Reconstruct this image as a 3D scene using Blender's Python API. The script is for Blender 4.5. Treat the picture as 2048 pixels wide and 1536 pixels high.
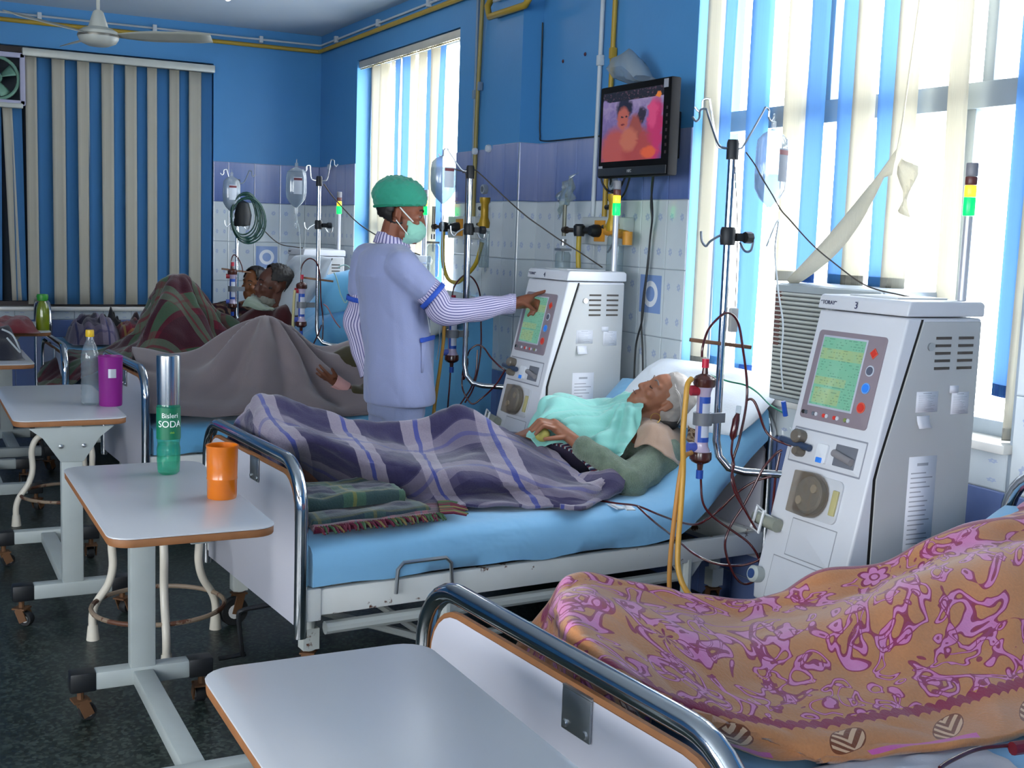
import bpy, bmesh, math, random
from math import sin, cos, pi, radians, sqrt, atan2, exp
from mathutils import Vector as V, Matrix, Euler, noise as NZ
import numpy as np

S = bpy.context.scene
COL = S.collection
for o in list(bpy.data.objects):
    bpy.data.objects.remove(o)
rnd = random.Random(7)

# ------------------------------------------------------------ camera, sky, big lights, exposure
cd = bpy.data.cameras.new('camera')
cam = bpy.data.objects.new('camera', cd)
COL.objects.link(cam)
cd.sensor_width = 36.0
cd.lens = 36.0 * 2400 / 2048
cd.clip_start = 0.05
YAW, PIT, ROL = 0.4754, -0.124, 0.0347
_d = V((sin(YAW) * cos(PIT), cos(YAW) * cos(PIT), sin(PIT)))
_r = _d.cross(V((0, 0, 1))).normalized()
_u = _r.cross(_d)
_r, _u = cos(ROL) * _r + sin(ROL) * _u, -sin(ROL) * _r + cos(ROL) * _u
_m = Matrix((_r, _u, -_d)).transposed().to_4x4()
_m.translation = V((0, 0, 1.5))
cam.matrix_world = _m
S.camera = cam

S.view_settings.view_transform = 'Standard'
S.view_settings.look = 'None'
S.view_settings.gamma = 1.0
S.view_settings.use_curve_mapping = False
S.view_settings.exposure = 0.2
S.cycles.use_denoising = True
S.cycles.max_bounces = 8
S.cycles.transparent_max_bounces = 16
S.cycles.sample_clamp_indirect = 6.0
S.cycles.caustics_reflective = False
S.cycles.caustics_refractive = False

w = bpy.data.worlds.new('overcast_sky')
S.world = w
w.use_nodes = True
_bg = w.node_tree.nodes['Background']
_bg.inputs[0].default_value = (0.93, 0.97, 1.0, 1)
_bg.inputs[1].default_value = 13.0


def area(name, loc, rot, sx, sy, power=0, color=(1, 1, 1), portal=False):
    l = bpy.data.lights.new(name, 'AREA')
    l.shape = 'RECTANGLE'
    l.size, l.size_y = sx, sy
    l.energy = power
    l.color = color
    l.cycles.is_portal = portal
    o = bpy.data.objects.new(name, l)
    o.location = loc
    o.rotation_euler = rot
    COL.objects.link(o)
    return o


# daylight portals in the window openings; left and back ones unseen, added for fill
area('daylight_window_right_near', (3.2, 3.42, 1.8), (0, radians(90), 0), 1.84, 1.78, 1, portal=True)
area('daylight_window_right_far', (3.2, 7.64, 1.78), (0, radians(90), 0), 1.84, 1.82, 1, portal=True)
area('daylight_fill_left', (-3.62, .9, 1.75), (0, radians(-90), 0), 1.7, 4.2, 1, portal=True)
area('daylight_fill_back', (-1.9, -2.62, 1.75), (radians(-90), 0, 0), 2.6, 1.7, 1, portal=True)


# ------------------------------------------------------------ materials
def lin(h):
    h = h.lstrip('#')
    c = [int(h[i:i + 2], 16) / 255 for i in (0, 2, 4)]
    return tuple(x / 12.92 if x <= 0.04045 else ((x + 0.055) / 1.055) ** 2.4 for x in c)


class NT:
    """small wrapper for building node trees"""
    def __init__(s, name):
        s.m = bpy.data.materials.new(name)
        s.m.use_nodes = True
        s.t = s.m.node_tree
        s.b = s.t.nodes['Principled BSDF']
        s.out = s.t.nodes['Material Output']

    def n(s, typ, **kw):
        x = s.t.nodes.new('ShaderNode' + typ)
        for k, v in kw.items():
            if hasattr(x, k):
                setattr(x, k, v)
            else:
                x.inputs[k].default_value = v
        return x

    def l(s, a, b):
        s.t.links.new(a, b)

    def val(s, sock, v):
        if hasattr(v, 'is_output') or isinstance(v, bpy.types.NodeSocket):
            s.l(v, sock)
        else:
            sock.default_value = v

    def math(s, op, a, b=0.0, c=None):
        x = s.t.nodes.new('ShaderNodeMath')
        x.operation = op
        s.val(x.inputs[0], a)
        s.val(x.inputs[1], b)
        if c is not None:
            s.val(x.inputs[2], c)
        return x.outputs[0]

    def mix(s, f, a, b):
        x = s.t.nodes.new('ShaderNodeMix')
        x.data_type = 'RGBA'
        s.val(x.inputs[0], f)
        s.val(x.inputs[6], a if not isinstance(a, tuple) else (*a[:3], 1))
        s.val(x.inputs[7], b if not isinstance(b, tuple) else (*b[:3], 1))
        return x.outputs[2]

    def coord(s, which='Object'):
        return s.n('TexCoord').outputs[which]

    def noise(s, scale, detail=3, rough=.5, vec=None, dist=0.0, out='Fac'):
        x = s.n('TexNoise')
        x.inputs['Scale'].default_value = scale
        x.inputs['Detail'].default_value = detail
        x.inputs['Roughness'].default_value = rough
        x.inputs['Distortion'].default_value = dist
        s.l(vec if vec is not None else s.coord(), x.inputs['Vector'])
        return x.outputs[out]

    def ramp(s, f, stops, interp='LINEAR'):
        x = s.n('ValToRGB')
        x.color_ramp.interpolation = interp
        e = x.color_ramp.elements
        while len(e) < len(stops):
            e.new(0.5)
        for i, (p, c) in enumerate(stops):
            e[i].position = p
            c = (c, c, c) if isinstance(c, (int, float)) else c
            e[i].color = (*c[:3], 1)
        s.l(f, x.inputs[0])
        return x.outputs[0]

    def step(s, v, a, b):
        """1 when a < v < b"""
        return s.math('MULTIPLY', s.math('GREATER_THAN', v, a), s.math('LESS_THAN', v, b))

    def bump(s, h, strength=.3, dist=.01):
        x = s.n('Bump')
        x.inputs['Strength'].default_value = strength
        x.inputs['Distance'].default_value = dist
        s.l(h, x.inputs['Height'])
        s.l(x.outputs[0], s.b.inputs['Normal'])

    def base(s, c):
        s.val(s.b.inputs['Base Color'], (*c[:3], 1) if isinstance(c, tuple) else c)

    def set(s, rough=.5, metal=0.0, spec=None, coat=None, sheen=None):
        s.val(s.b.inputs['Roughness'], rough)
        s.val(s.b.inputs['Metallic'], metal)
        if spec is not None:
            s.val(s.b.inputs['Specular IOR Level'], spec)
        if coat is not None:
            s.val(s.b.inputs['Coat Weight'], coat)
        if sheen is not None:
            s.val(s.b.inputs['Sheen Weight'], sheen)
        return s


MATS = {}


def mat(name, hexcol, rough=.5, metal=0.0, var=.12, scale=12, bump=0.0, bscale=60, spec=None, rust=0.0, sheen=None, coat=None, emit=0.0):
    """painted / plain material with a slight mottling of its own"""
    if name in MATS:
        return MATS[name]
    t = NT(name)
    c = lin(hexcol)
    col = t.mix(t.noise(scale, 4), tuple(x * (1 - var) for x in c), tuple(min(1, x * (1 + var)) for x in c))
    if rust:
        f = t.ramp(t.noise(9, 6, .65), [(0.66 - rust * .2, 0), (0.69 - rust * .2, 1)])
        col = t.mix(f, col, lin('#5a3522'))
    t.base(col)
    t.set(rough, metal, spec, coat, sheen)
    if bump:
        t.bump(t.noise(bscale, 5), bump, .004)
    if emit:
        t.b.inputs['Emission Color'].default_value = (*c, 1)
        t.b.inputs['Emission Strength'].default_value = emit
    MATS[name] = t.m
    return t.m


def clear(name, tint='#ffffff', opacity=.12, rough=.08, diffuse='#ffffff', ior=1.4):
    """thin clear plastic or glass: see-through, mirrors by Fresnel, a little body colour"""
    if name in MATS:
        return MATS[name]
    t = NT(name)
    tr = t.n('BsdfTransparent')
    tr.inputs[0].default_value = (*lin(tint), 1)
    gl = t.n('BsdfGlossy')
    gl.inputs['Roughness'].default_value = rough
    t.b.inputs['Base Color'].default_value = (*lin(diffuse), 1)
    t.b.inputs['Roughness'].default_value = .3
    fr = t.n('LayerWeight')
    fr.inputs[0].default_value = .5
    m1 = t.n('MixShader')
    t.val(m1.inputs[0], opacity)
    t.l(tr.outputs[0], m1.inputs[1])
    t.l(t.b.outputs[0], m1.inputs[2])
    m2 = t.n('MixShader')
    t.val(m2.inputs[0], t.math('MULTIPLY_ADD', t.math('POWER', fr.outputs['Facing'], 4), .55, .05))
    t.l(m1.outputs[0], m2.inputs[1])
    t.l(gl.outputs[0], m2.inputs[2])
    t.l(m2.outputs[0], t.out.inputs[0])
    MATS[name] = t.m
    return t.m


# ------------------------------------------------------------ mesh building
class MB:
    def __init__(s):
        s.v, s.f, s.mi, s.uv = [], [], [], {}

    def add(s, vs, fs, m=0, M=None):
        b = len(s.v)
        for p in vs:
            p = V(p)
            s.v.append(M @ p if M is not None else p)
        for f in fs:
            s.f.append([b + i for i in f])
            s.mi.append(m)
        return s

    def box(s, c, d, m=0, rot=None, M=None):
        x, y, z = d[0] / 2, d[1] / 2, d[2] / 2
        R = Euler(rot).to_matrix() if rot else Matrix.Identity(3)
        vs = [V(c) + R @ V((a * x, b * y, e * z)) for a in (-1, 1) for b in (-1, 1) for e in (-1, 1)]
        return s.add(vs, [(0, 1, 3, 2), (4, 6, 7, 5), (0, 4, 5, 1), (2, 3, 7, 6), (0, 2, 6, 4), (1, 5, 7, 3)], m, M)

    def bar(s, a, b, wd, h=None, m=0, up=(0, 0, 1)):
        """box along a-b with section wd x h"""
        a, b = V(a), V(b)
        h = h or wd
        d = (b - a)
        L = d.length
        d.normalize()
        u = V(up)
        if abs(d.dot(u)) > .98:
            u = V((1, 0, 0))
        r = d.cross(u).normalized()
        u = r.cross(d)
        vs = []
        for q in (a, b):
            for i, j in ((-1, -1), (1, -1), (1, 1), (-1, 1)):
                vs.append(q + r * (i * wd / 2) + u * (j * h / 2))
        return s.add(vs, [(3, 2, 1, 0), (4, 5, 6, 7), (0, 1, 5, 4), (1, 2, 6, 5), (2, 3, 7, 6), (3, 0, 4, 7)], m)

    def tube(s, pts, r, n=8, m=0, closed=False, caps=True):
        pts = [V(p) for p in pts]
        k = len(pts)
        rad = r if hasattr(r, '__len__') else [r] * k
        tang = []
        for i in range(k):
            if closed:
                t = pts[(i + 1) % k] - pts[i - 1]
            else:
                t = pts[min(i + 1, k - 1)] - pts[max(i - 1, 0)]
            if t.length < 1e-9:
                t = V((0, 0, 1))
            tang.append(t.normalized())
        u = V((0, 0, 1)) if abs(tang[0].z) < .9 else V((1, 0, 0))
        vs, fs = [], []
        for i in range(k):
            u = (u - tang[i] * u.dot(tang[i]))
            if u.length < 1e-6:
                u = tang[i].orthogonal()
            u.normalize()
            w_ = tang[i].cross(u)
            for j in range(n):
                a = 2 * pi * j / n
                vs.append(pts[i] + (u * cos(a) + w_ * sin(a)) * rad[i])
        for i in range(k if closed else k - 1):
            for j in range(n):
                a, b = i * n + j, i * n + (j + 1) % n
                c, d = ((i + 1) % k) * n + (j + 1) % n, ((i + 1) % k) * n + j
                fs.append((a, b, c, d))
        if caps and not closed:
            fs.append(tuple(range(n))[::-1])
            fs.append(tuple((k - 1) * n + j for j in range(n)))
        return s.add(vs, fs, m)

    def lathe(s, prof, n=20, m=0, c=(0, 0, 0), M=None, caps=True):
        """prof: list of (radius, z)"""
        vs, fs = [], []
        for r, z in prof:
            for j in range(n):
                a = 2 * pi * j / n
                vs.append(V((r * cos(a), r * sin(a), z)) + V(c))
        for i in range(len(prof) - 1):
            for j in range(n):
                fs.append((i * n + j, i * n + (j + 1) % n, (i + 1) * n + (j + 1) % n, (i + 1) * n + j))
        if caps:
            fs.append(tuple(range(n))[::-1])
            fs.append(tuple((len(prof) - 1) * n + j for j in range(n)))
        return s.add(vs, fs, m, M)

    def prism(s, poly, a0, a1, axis='z', m=0, M=None):
        """extrude a 2D polygon; axis z: (x,y), axis x: (y,z), axis y: (x,z)"""
        def P(p, t):
            return {'z': (p[0], p[1], t), 'x': (t, p[0], p[1]), 'y': (p[0], t, p[1])}[axis]
        k = len(poly)
        vs = [P(p, a0) for p in poly] + [P(p, a1) for p in poly]
        fs = [tuple(range(k))[::-1], tuple(range(k, 2 * k))] + [(i, (i + 1) % k, k + (i + 1) % k, k + i) for i in range(k)]
        return s.add(vs, fs, m, M)

    def grid(s, P, m=0, uv=None):
        """P[i][j] points; uv[i][j] optional"""
        h, w_ = len(P), len(P[0])
        b = len(s.v)
        fs = []
        for i in range(h - 1):
            for j in range(w_ - 1):
                fs.append((i * w_ + j, i * w_ + j + 1, (i + 1) * w_ + j + 1, (i + 1) * w_ + j))
        s.add([p for r in P for p in r], fs, m)
        if uv is not None:
            for i in range(h):
                for j in range(w_):
                    s.uv[b + i * w_ + j] = uv[i][j]
        return s

    def obj(s, name, mats, parent=None, bevel=0, seg=2, angle=35, smooth=True, loc=None, rz=0, solid=0, sub=0):
        me = bpy.data.meshes.new(name)
        me.from_pydata([tuple(p) for p in s.v], [], s.f)
        mats = mats if isinstance(mats, (list, tuple)) else [mats]
        for x in mats:
            me.materials.append(x)
        if len(mats) > 1:
            me.polygons.foreach_set('material_index', s.mi)
        if s.uv:
            L = me.uv_layers.new(name='UVMap')
            li = np.empty(len(me.loops), dtype=np.int32)
            me.loops.foreach_get('vertex_index', li)
            arr = np.zeros((len(s.v), 2), dtype=np.float32)
            for k, q in s.uv.items():
                arr[k] = q
            L.data.foreach_set('uv', arr[li].ravel())
        bm = bmesh.new()
        bm.from_mesh(me)
        bmesh.ops.recalc_face_normals(bm, faces=bm.faces) if not s.uv else None
        if bevel:
            es = [e for e in bm.edges if len(e.link_faces) == 2 and e.calc_face_angle(0) > radians(30)]
            bmesh.ops.bevel(bm, geom=es, offset=bevel, segments=seg, profile=.5, affect='EDGES', clamp_overlap=True)
        bm.to_mesh(me)
        bm.free()
        if smooth:
            me.polygons.foreach_set('use_smooth', [True] * len(me.polygons))
            me.set_sharp_from_angle(angle=radians(angle))
        o = bpy.data.objects.new(name, me)
        COL.objects.link(o)
        if parent is not None:
            o.parent = parent
        if loc is not None:
            o.location = loc
        if rz:
            o.rotation_euler = (0, 0, rz)
        if solid:
            q = o.modifiers.new('solid', 'SOLIDIFY')
            q.thickness = solid
        if sub:
            q = o.modifiers.new('sub', 'SUBSURF')
            q.levels = q.render_levels = sub
        return o


def tag(o, label=None, cat=None, group=None, kind=None):
    for k, v in (('label', label), ('category', cat), ('group', group), ('kind', kind)):
        if v:
            o[k] = v
    return o


def thing(name, label, cat, loc=(0, 0, 0), rz=0, group=None):
    o = bpy.data.objects.new(name, None)
    o.empty_display_size = .1
    COL.objects.link(o)
    o.location = loc
    o.rotation_euler = (0, 0, rz)
    return tag(o, label, cat, group)


def dup(o, loc=None, rz=None, label=None, group=None, parent=None):
    """a thing with copies of its parts and sub-parts"""
    c = o.copy()
    COL.objects.link(c)
    if parent is not None:
        c.parent = parent
    for ch in o.children:
        dup(ch, parent=c)
    if loc is not None:
        c.location = loc
    if rz is not None:
        c.rotation_euler = (0, 0, rz)
    if label:
        c['label'] = label
    if group:
        c['group'] = group
    return c


def cr(pts, n=8, closed=False):
    """Catmull-Rom through points"""
    pts = [V(p) for p in pts]
    k = len(pts)
    out = []
    for i in range(k if closed else k - 1):
        p0 = pts[i - 1] if (i > 0 or closed) else pts[0]
        p1 = pts[i]
        p2 = pts[(i + 1) % k]
        p3 = pts[(i + 2) % k] if (i + 2 < k or closed) else pts[-1]
        for j in range(n):
            t = j / n
            out.append(.5 * ((2 * p1) + (p2 - p0) * t + (2 * p0 - 5 * p1 + 4 * p2 - p3) * t * t + (3 * p1 - p0 - 3 * p2 + p3) * t ** 3))
    if not closed:
        out.append(pts[-1])
    return out


def rrect(w_, h, r, n=5):
    """rounded rectangle outline centred on 0"""
    out = []
    for cx, cy, a0 in ((w_ / 2 - r, h / 2 - r, 0), (-w_ / 2 + r, h / 2 - r, 90), (-w_ / 2 + r, -h / 2 + r, 180), (w_ / 2 - r, -h / 2 + r, 270)):
        for i in range(n + 1):
            a = radians(a0 + 90 * i / n)
            out.append((cx + r * cos(a), cy + r * sin(a)))
    return out


def text(s, size, loc, X, Y, mat_, parent, name='lettering', ext=.0004, align='CENTER'):
    """flat lettering in the plane spanned by X (reading direction) and Y (up)"""
    c = bpy.data.curves.new(name, 'FONT')
    c.body = s
    c.size = size
    c.extrude = ext
    c.align_x = align
    c.align_y = 'CENTER'
    o = bpy.data.objects.new(name, c)
    dg = None
    COL.objects.link(o)
    bpy.context.view_layer.update()
    me = bpy.data.meshes.new_from_object(o.evaluated_get(bpy.context.evaluated_depsgraph_get()))
    bpy.data.objects.remove(o)
    me.materials.clear()
    me.materials.append(mat_)
    X, Y = V(X).normalized(), V(Y).normalized()
    Z = X.cross(Y)
    M = Matrix((X, Y, Z)).transposed().to_4x4()
    M.translation = V(loc)
    me.transform(M)
    o = bpy.data.objects.new(name, me)
    COL.objects.link(o)
    o.parent = parent
    return o


# ------------------------------------------------------------ the room
def wall_paint(name, hexcol):
    t = NT(name)
    c = lin(hexcol)
    col = t.mix(t.noise(1.3, 5, .6), tuple(x * .88 for x in c), tuple(x * 1.1 for x in c))
    t.base(col)
    t.set(.42, spec=.4)
    t.bump(t.noise(45, 4), .12, .004)
    return t.m


BLUE = wall_paint('blue_wall_paint', '#4a8abf')
CEIL = wall_paint('ceiling_paint', '#b9c4cc')
WHITE = mat('white_enamel', '#d8d8d6', .35, var=.05)
GROUT = mat('grout', '#8d98a2', .8)


def floor_mat():
    t = NT('dark_speckled_floor')
    v = t.n('TexVoronoi')
    v.inputs['Scale'].default_value = 90
    t.l(t.coord(), v.inputs['Vector'])
    sp = t.ramp(v.outputs['Color'], [(0.35, lin('#1a2322')), (0.55, lin('#28332f')), (0.8, lin('#454f4a'))])
    col = t.mix(t.ramp(t.noise(2.2, 5, .6), [(.35, 0), (.7, .55)]), sp, lin('#1a2221'))
    t.base(col)
    t.set(.38, spec=.35)
    t.bump(t.noise(30, 4), .05, .003)
    return t.m


X_R, Y_F, H_C = 3.04, 9.4, 3.0
m = MB()
m.box((-.2, 3.4, -.06), (6.9, 12.2, .12))
tag(m.obj('floor', floor_mat(), smooth=False), kind='structure')
m = MB()
m.box((-.2, 3.4, H_C + .06), (6.9, 12.2, .12))
tag(m.obj('ceiling', CEIL, smooth=False), kind='structure')

# openings: right wall two windows, far wall one (boarded behind its blind), left and back wall unseen ones added for fill daylight
W2 = (2.54, 4.30, .90, 2.72)
W1 = (6.74, 8.55, .81, 2.72)


def wall_with(name, axis, c0, c1, a0, a1, holes):
    """wall slab between c0..c1 on its thickness axis, a0..a1 along, holes (a,b,z0,z1)"""
    m = MB()

    def blk(p, q, z0, z1):
        if axis == 'x':
            m.box(((c0 + c1) / 2, (p + q) / 2, (z0 + z1) / 2), (abs(c1 - c0), q - p, z1 - z0))
        else:
            m.box(((p + q) / 2, (c0 + c1) / 2, (z0 + z1) / 2), (q - p, abs(c1 - c0), z1 - z0))
    cur = a0
    for (p, q, z0, z1) in sorted(holes):
        blk(cur, p, 0, H_C)
        blk(p, q, 0, z0)
        blk(p, q, z1, H_C)
        cur = q
    blk(cur, a1, 0, H_C)
    return tag(m.obj(name, BLUE, smooth=False), kind='structure')


wall_r = wall_with('wall_right', 'x', X_R, X_R + .24, -2.6, Y_F + .2, [W2, W1])
wall_f = wall_with('wall_far', 'y', Y_F, Y_F + .2, -3.6, X_R, [(.55, 2.19, .85, 2.71)])
wall_l = wall_with('wall_left', 'x', -3.7, -3.5, -2.6, Y_F + .2, [(-1.2, 3.0, .9, 2.6)])
wall_b = wall_with('wall_back', 'y', -2.7, -2.5, -3.5, X_R, [(-3.2, -.6, .9, 2.6)])

# pilaster beside the far window
m = MB()
m.box((2.985, 5.84, H_C / 2), (.13, .31, H_C))
pil = m.obj('pilaster', BLUE, wall_r, smooth=False)


# ---- ceramic tiles, each a piece of its wall
def tile_mats():
    out = {}
    # white tile with four small pale blue flowers
    t = NT('tile_flower')
    uv = t.n('UVMap').outputs[0]
    sx = t.n('SeparateXYZ')
    t.l(uv, sx.inputs[0])
    fx = t.math('SUBTRACT', t.math('FRACT', t.math('MULTIPLY', sx.outputs[0], 2)), .5)
    fy = t.math('MULTIPLY', t.math('SUBTRACT', t.math('FRACT', t.math('MULTIPLY', sx.outputs[1], 2)), .5), 1.5)
    rr = t.math('SQRT', t.math('ADD', t.math('MULTIPLY', fx, fx), t.math('MULTIPLY', fy, fy)))
    ang = t.math('ARCTAN2', fy, fx)
    pet = t.math('MULTIPLY_ADD', t.math('SINE', t.math('MULTIPLY', ang, 6)), .03, .155)
    f = t.math('MULTIPLY', t.math('LESS_THAN', rr, pet), t.math('GREATER_THAN', rr, .04))
    base = t.mix(t.noise(5, 4), lin('#bfc8cc'), lin('#d2d9dc'))
    t.base(t.mix(t.math('MULTIPLY', f, .45), base, lin('#6f86c4')))
    t.set(.12, spec=.5)
    out['flower'] = t.m
    # violet-blue band tile, pale streaks from above
    t = NT('tile_band')
    uv = t.n('UVMap').outputs[0]
    sx = t.n('SeparateXYZ')
    t.l(uv, sx.inputs[0])
    st = t.noise(7, 4, .6, t.coord('Object'))
    mp = t.n('Mapping')
    mp.inputs['Scale'].default_value = (14, 14, 1.5)
    t.l(t.coord('Object'), mp.inputs[0])
    st = t.noise(1, 4, .6, mp.outputs[0])
    f = t.math('ADD', t.math('MULTIPLY', sx.outputs[1], .55), t.math('MULTIPLY', st, .5))
    t.base(t.ramp(f, [(.2, lin('#55699f')), (.55, lin('#7383b2')), (.95, lin('#989fc0'))]))
    t.set(.12, spec=.5)
    out['band'] = t.m
    # lower dado tile
    t = NT('tile_dado')
    t.base(t.mix(t.noise(6, 4, .6), lin('#566a9c'), lin('#7080ab')))
    t.set(.12, spec=.5)
    out['dado'] = t.m
    # picture tile: blue square with a pale ring
    t = NT('tile_motif')
    uv = t.n('UVMap').outputs[0]
    sx = t.n('SeparateXYZ')
    t.l(uv, sx.inputs[0])
    fx = t.math('SUBTRACT', sx.outputs[0], .5)
    fy = t.math('MULTIPLY', t.math('SUBTRACT', sx.outputs[1], .62), 1.5)
    sq = t.math('MULTIPLY', t.step(fx, -.42, .42), t.step(fy, -.42, .42))
    rr = t.math('SQRT', t.math('ADD', t.math('MULTIPLY', fx, fx), t.math('MULTIPLY', fy, fy)))
    ring = t.step(rr, .17, .29)
    base = t.mix(t.noise(5, 4), lin('#bfc8cc'), lin('#d2d9dc'))
    c = t.mix(sq, base, lin('#7f9acb'))
    t.base(t.mix(ring, c, lin('#e4e8ee')))
    t.set(.12, spec=.5)
    out['motif'] = t.m
    return out


TM = tile_mats()
ROWS = [(1.675, 1.98, 'band'), (1.37, 1.675, 'flower'), (1.065, 1.37, 'flower'), (.76, 1.065, 'flower'), (.455, .76, 'dado'), (.15, .455, 'dado'), (0, .15, 'dado')]
_tc = {}


def tile(parent, org, along, nrm, wd, h, kind):
    """one tile with eased edges; org is its lower corner on the wall, along the wall direction"""
    if wd < .02:
        return
    key = (round(wd, 3), round(h, 3), kind, along, nrm)
    if key not in _tc:
        A, Nn = V(along), V(nrm)
        m = MB()
        g, e, th = .0016, .004, .007
        P = [A * x + V((0, 0, z)) + Nn * t for t, i in ((0, 0), (th - .002, 0), (th, e)) for x, z in ((g + i, g + i), (wd - g - i, g + i), (wd - g - i, h - g - i), (g + i, h - g - i))]
        m.add(P, [(8, 9, 10, 11)] + [(k * 4 + a, k * 4 + (a + 1) % 4, k * 4 + 4 + (a + 1) % 4, k * 4 + 4 + a) for k in (0, 1) for a in range(4)])
        for i, p in enumerate(m.v):
            m.uv[i] = (p.dot(A) / wd, p.z / h)
        o = m.obj('tile', TM[kind], parent, smooth=False)
        me = o.data
        bm = bmesh.new()
        bm.from_mesh(me)
        bmesh.ops.recalc_face_normals(bm, faces=bm.faces)
        cen = A * (wd / 2) + V((0, 0, h / 2))
        fl = [f for f in bm.faces if f.normal.dot(f.calc_center_median() - cen + Nn * .001) < 0]
        bmesh.ops.reverse_faces(bm, faces=fl)
        bm.to_mesh(me)
        bm.free()
        _tc[key] = o
        o.location = org
        return o
    o = _tc[key].copy()
    o.parent = parent
    COL.objects.link(o)
    o.location = org
    return o


def tile_run(parent, p0, along, nrm, length, tw=.205, hole=None, first=None, motif=(), zmax=9):
    """cover a wall strip with rows of tiles, leaving out hole (a0,a1,z0,z1)"""
    xs = [0.0]
    x = first if first else tw
    while x < length - .001:
        xs.append(x)
        x += tw
    xs.append(length)
    bed = MB()
    A_, N_ = V(along), V(nrm)
    q0, q1 = V(p0), V(p0) + A_ * length
    top = 1.98 if not hole else min(1.98, hole[2])
    if top > 0:
        bed.add([q0, q1, q1 + V((0, 0, top)), q0 + V((0, 0, top)), q0 + N_ * .002, q1 + N_ * .002, q1 + N_ * .002 + V((0, 0, top)), q0 + N_ * .002 + V((0, 0, top))], [(0, 1, 2, 3), (7, 6, 5, 4), (0, 4, 5, 1), (1, 5, 6, 2), (2, 6, 7, 3), (3, 7, 4, 0)])
        bed.obj('grout_bed', GROUT, parent, smooth=False)
    for ci, (a, b) in enumerate(zip(xs, xs[1:])):
        for ri, (z0, z1, kind) in enumerate(ROWS):
            k = 'motif' if (ci, ri) in motif else kind
            spans = [(z0, z1)]
            if hole and a >= hole[0] - .01 and b <= hole[1] + .01:
                if z0 >= hole[2] - .001 and z1 <= hole[3]:
                    continue
                if z1 > hole[2]:
                    spans = [(z0, hole[2])] if hole[2] - z0 > .01 else []
                if z0 >= hole[2]:
                    spans = []
            for q0, q1 in spans:
                tile(parent, V(p0) + V(along) * a + V((0, 0, q0)), along, nrm, b - a, q1 - q0, k)


AY, NX = (0, 1, 0), (-1, 0, 0)
tile_run(wall_r, (X_R, 1.30, 0), AY, NX, 1.24)
tile_run(wall_r, (X_R, 2.54, 0), AY, NX, 1.76, tw=.22, hole=(0, 1.76, .88, 9))
tile_run(wall_r, (X_R, 4.30, 0), AY, NX, 1.385, first=.155, motif=((1, 2),))
tile_run(wall_r, (2.92, 5.685, 0), AY, NX, .31, tw=.155)
tile_run(wall_r, (2.92, 5.685, 0), (1, 0, 0), (0, -1, 0), .12)
tile_run(wall_r, (X_R, 5.995, 0), AY, NX, .745, first=.13)
tile_run(wall_r, (X_R, 6.74, 0), AY, NX, 1.81, tw=.2263, hole=(0, 1.81, .79, 9))
tile_run(wall_r, (X_R, 8.55, 0), AY, NX, .85)
AX, NY = (1, 0, 0), (0, -1, 0)
tile_run(wall_f, (2.19, Y_F, 0), AX, NY, .843, first=.115, motif=((2, 2),))
tile_run(wall_f, (.34, Y_F, 0), AX, NY, 1.85, first=.21, hole=(0, 1.85, .83, 9))
# tile return in the reveal of the near window
tile_run(wall_r, (X_R, 4.30, 0), AX, NY, .10, hole=(0, 9, -1, .9))

# ---- window frames, panes, sills
ALU = mat('window_aluminium', '#9aa4aa', .4, .35, var=.05)
MARB = mat('white_sill_stone', '#d9d7d0', .3, var=.06)


def pane_mat():
    t = NT('window_glass')
    tr = t.n('BsdfTransparent')
    gl = t.n('BsdfGlossy')
    gl.inputs['Roughness'].default_value = .02
    fr = t.n('LayerWeight')
    fr.inputs[0].default_value = .5
    mx = t.n('MixShader')
    t.val(mx.inputs[0], t.math('MULTIPLY_ADD', t.math('POWER', fr.outputs['Facing'], 5), .9, .04))
    t.l(tr.outputs[0], mx.inputs[1])
    t.l(gl.outputs[0], mx.inputs[2])
    t.l(mx.outputs[0], t.out.inputs[0])
    return t.m


GLASS = pane_mat()


def window(name, W, trans, lower, upper, x=3.17, gap=None):
    y0, y1, z0, z1 = W
    r = thing(name, None, None, (x, y0, z0))
    r['kind'] = 'structure'
    L, Hh = y1 - y0, z1 - z0
    m = MB()
    for a, b in (((0, .025, 0), (0, .025, Hh)), ((0, L - .025, 0), (0, L - .025, Hh))):
        m.bar(a, b, .06, .05)
    m.bar((0, 0, .03), (0, L, .03), .07, .06)
    m.bar((0, 0, Hh - .025), (0, L, Hh - .025), .07, .05)
    m.obj('frame', ALU, r, bevel=.004)
    m = MB()
    m.bar((0, .05, trans - z0), (0, L - .05, trans - z0), .07, .085)
    m.obj('transom', ALU, r, bevel=.004)
    for ys, a, b in ((lower, .06, trans - z0 - .04), (upper, trans - z0 + .04, Hh - .05)):
        prev = .05
        for i, yy in enumerate(list(ys) + [L - .05]):
            if i < len(ys):
                m = MB()
                m.bar((.005 * (-1) ** i, yy, a), (.005 * (-1) ** i, yy, b), .045, .055)
                m.obj('mullion', ALU, r, bevel=.003)
            m = MB()
            a_ = gap[1] if gap and i == gap[0] and a < .5 else a
            m.box((.008, (prev + yy) / 2, (a_ + b) / 2), (.004, yy - prev, b - a_))
            m.obj('pane', GLASS, r, smooth=False)
            prev = yy
    m = MB()
    m.box((-.075, L / 2, -.005), (.19, L + .02, .03))
    m.obj('sill', MARB, r, bevel=.006)
    return r


window('window_1', W1, 1.52, (.6, 1.2), (.6, 1.2))
window('window_2', W2, 2.0, (.36, .96), (.30, 1.05), gap=(1, .475))
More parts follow.
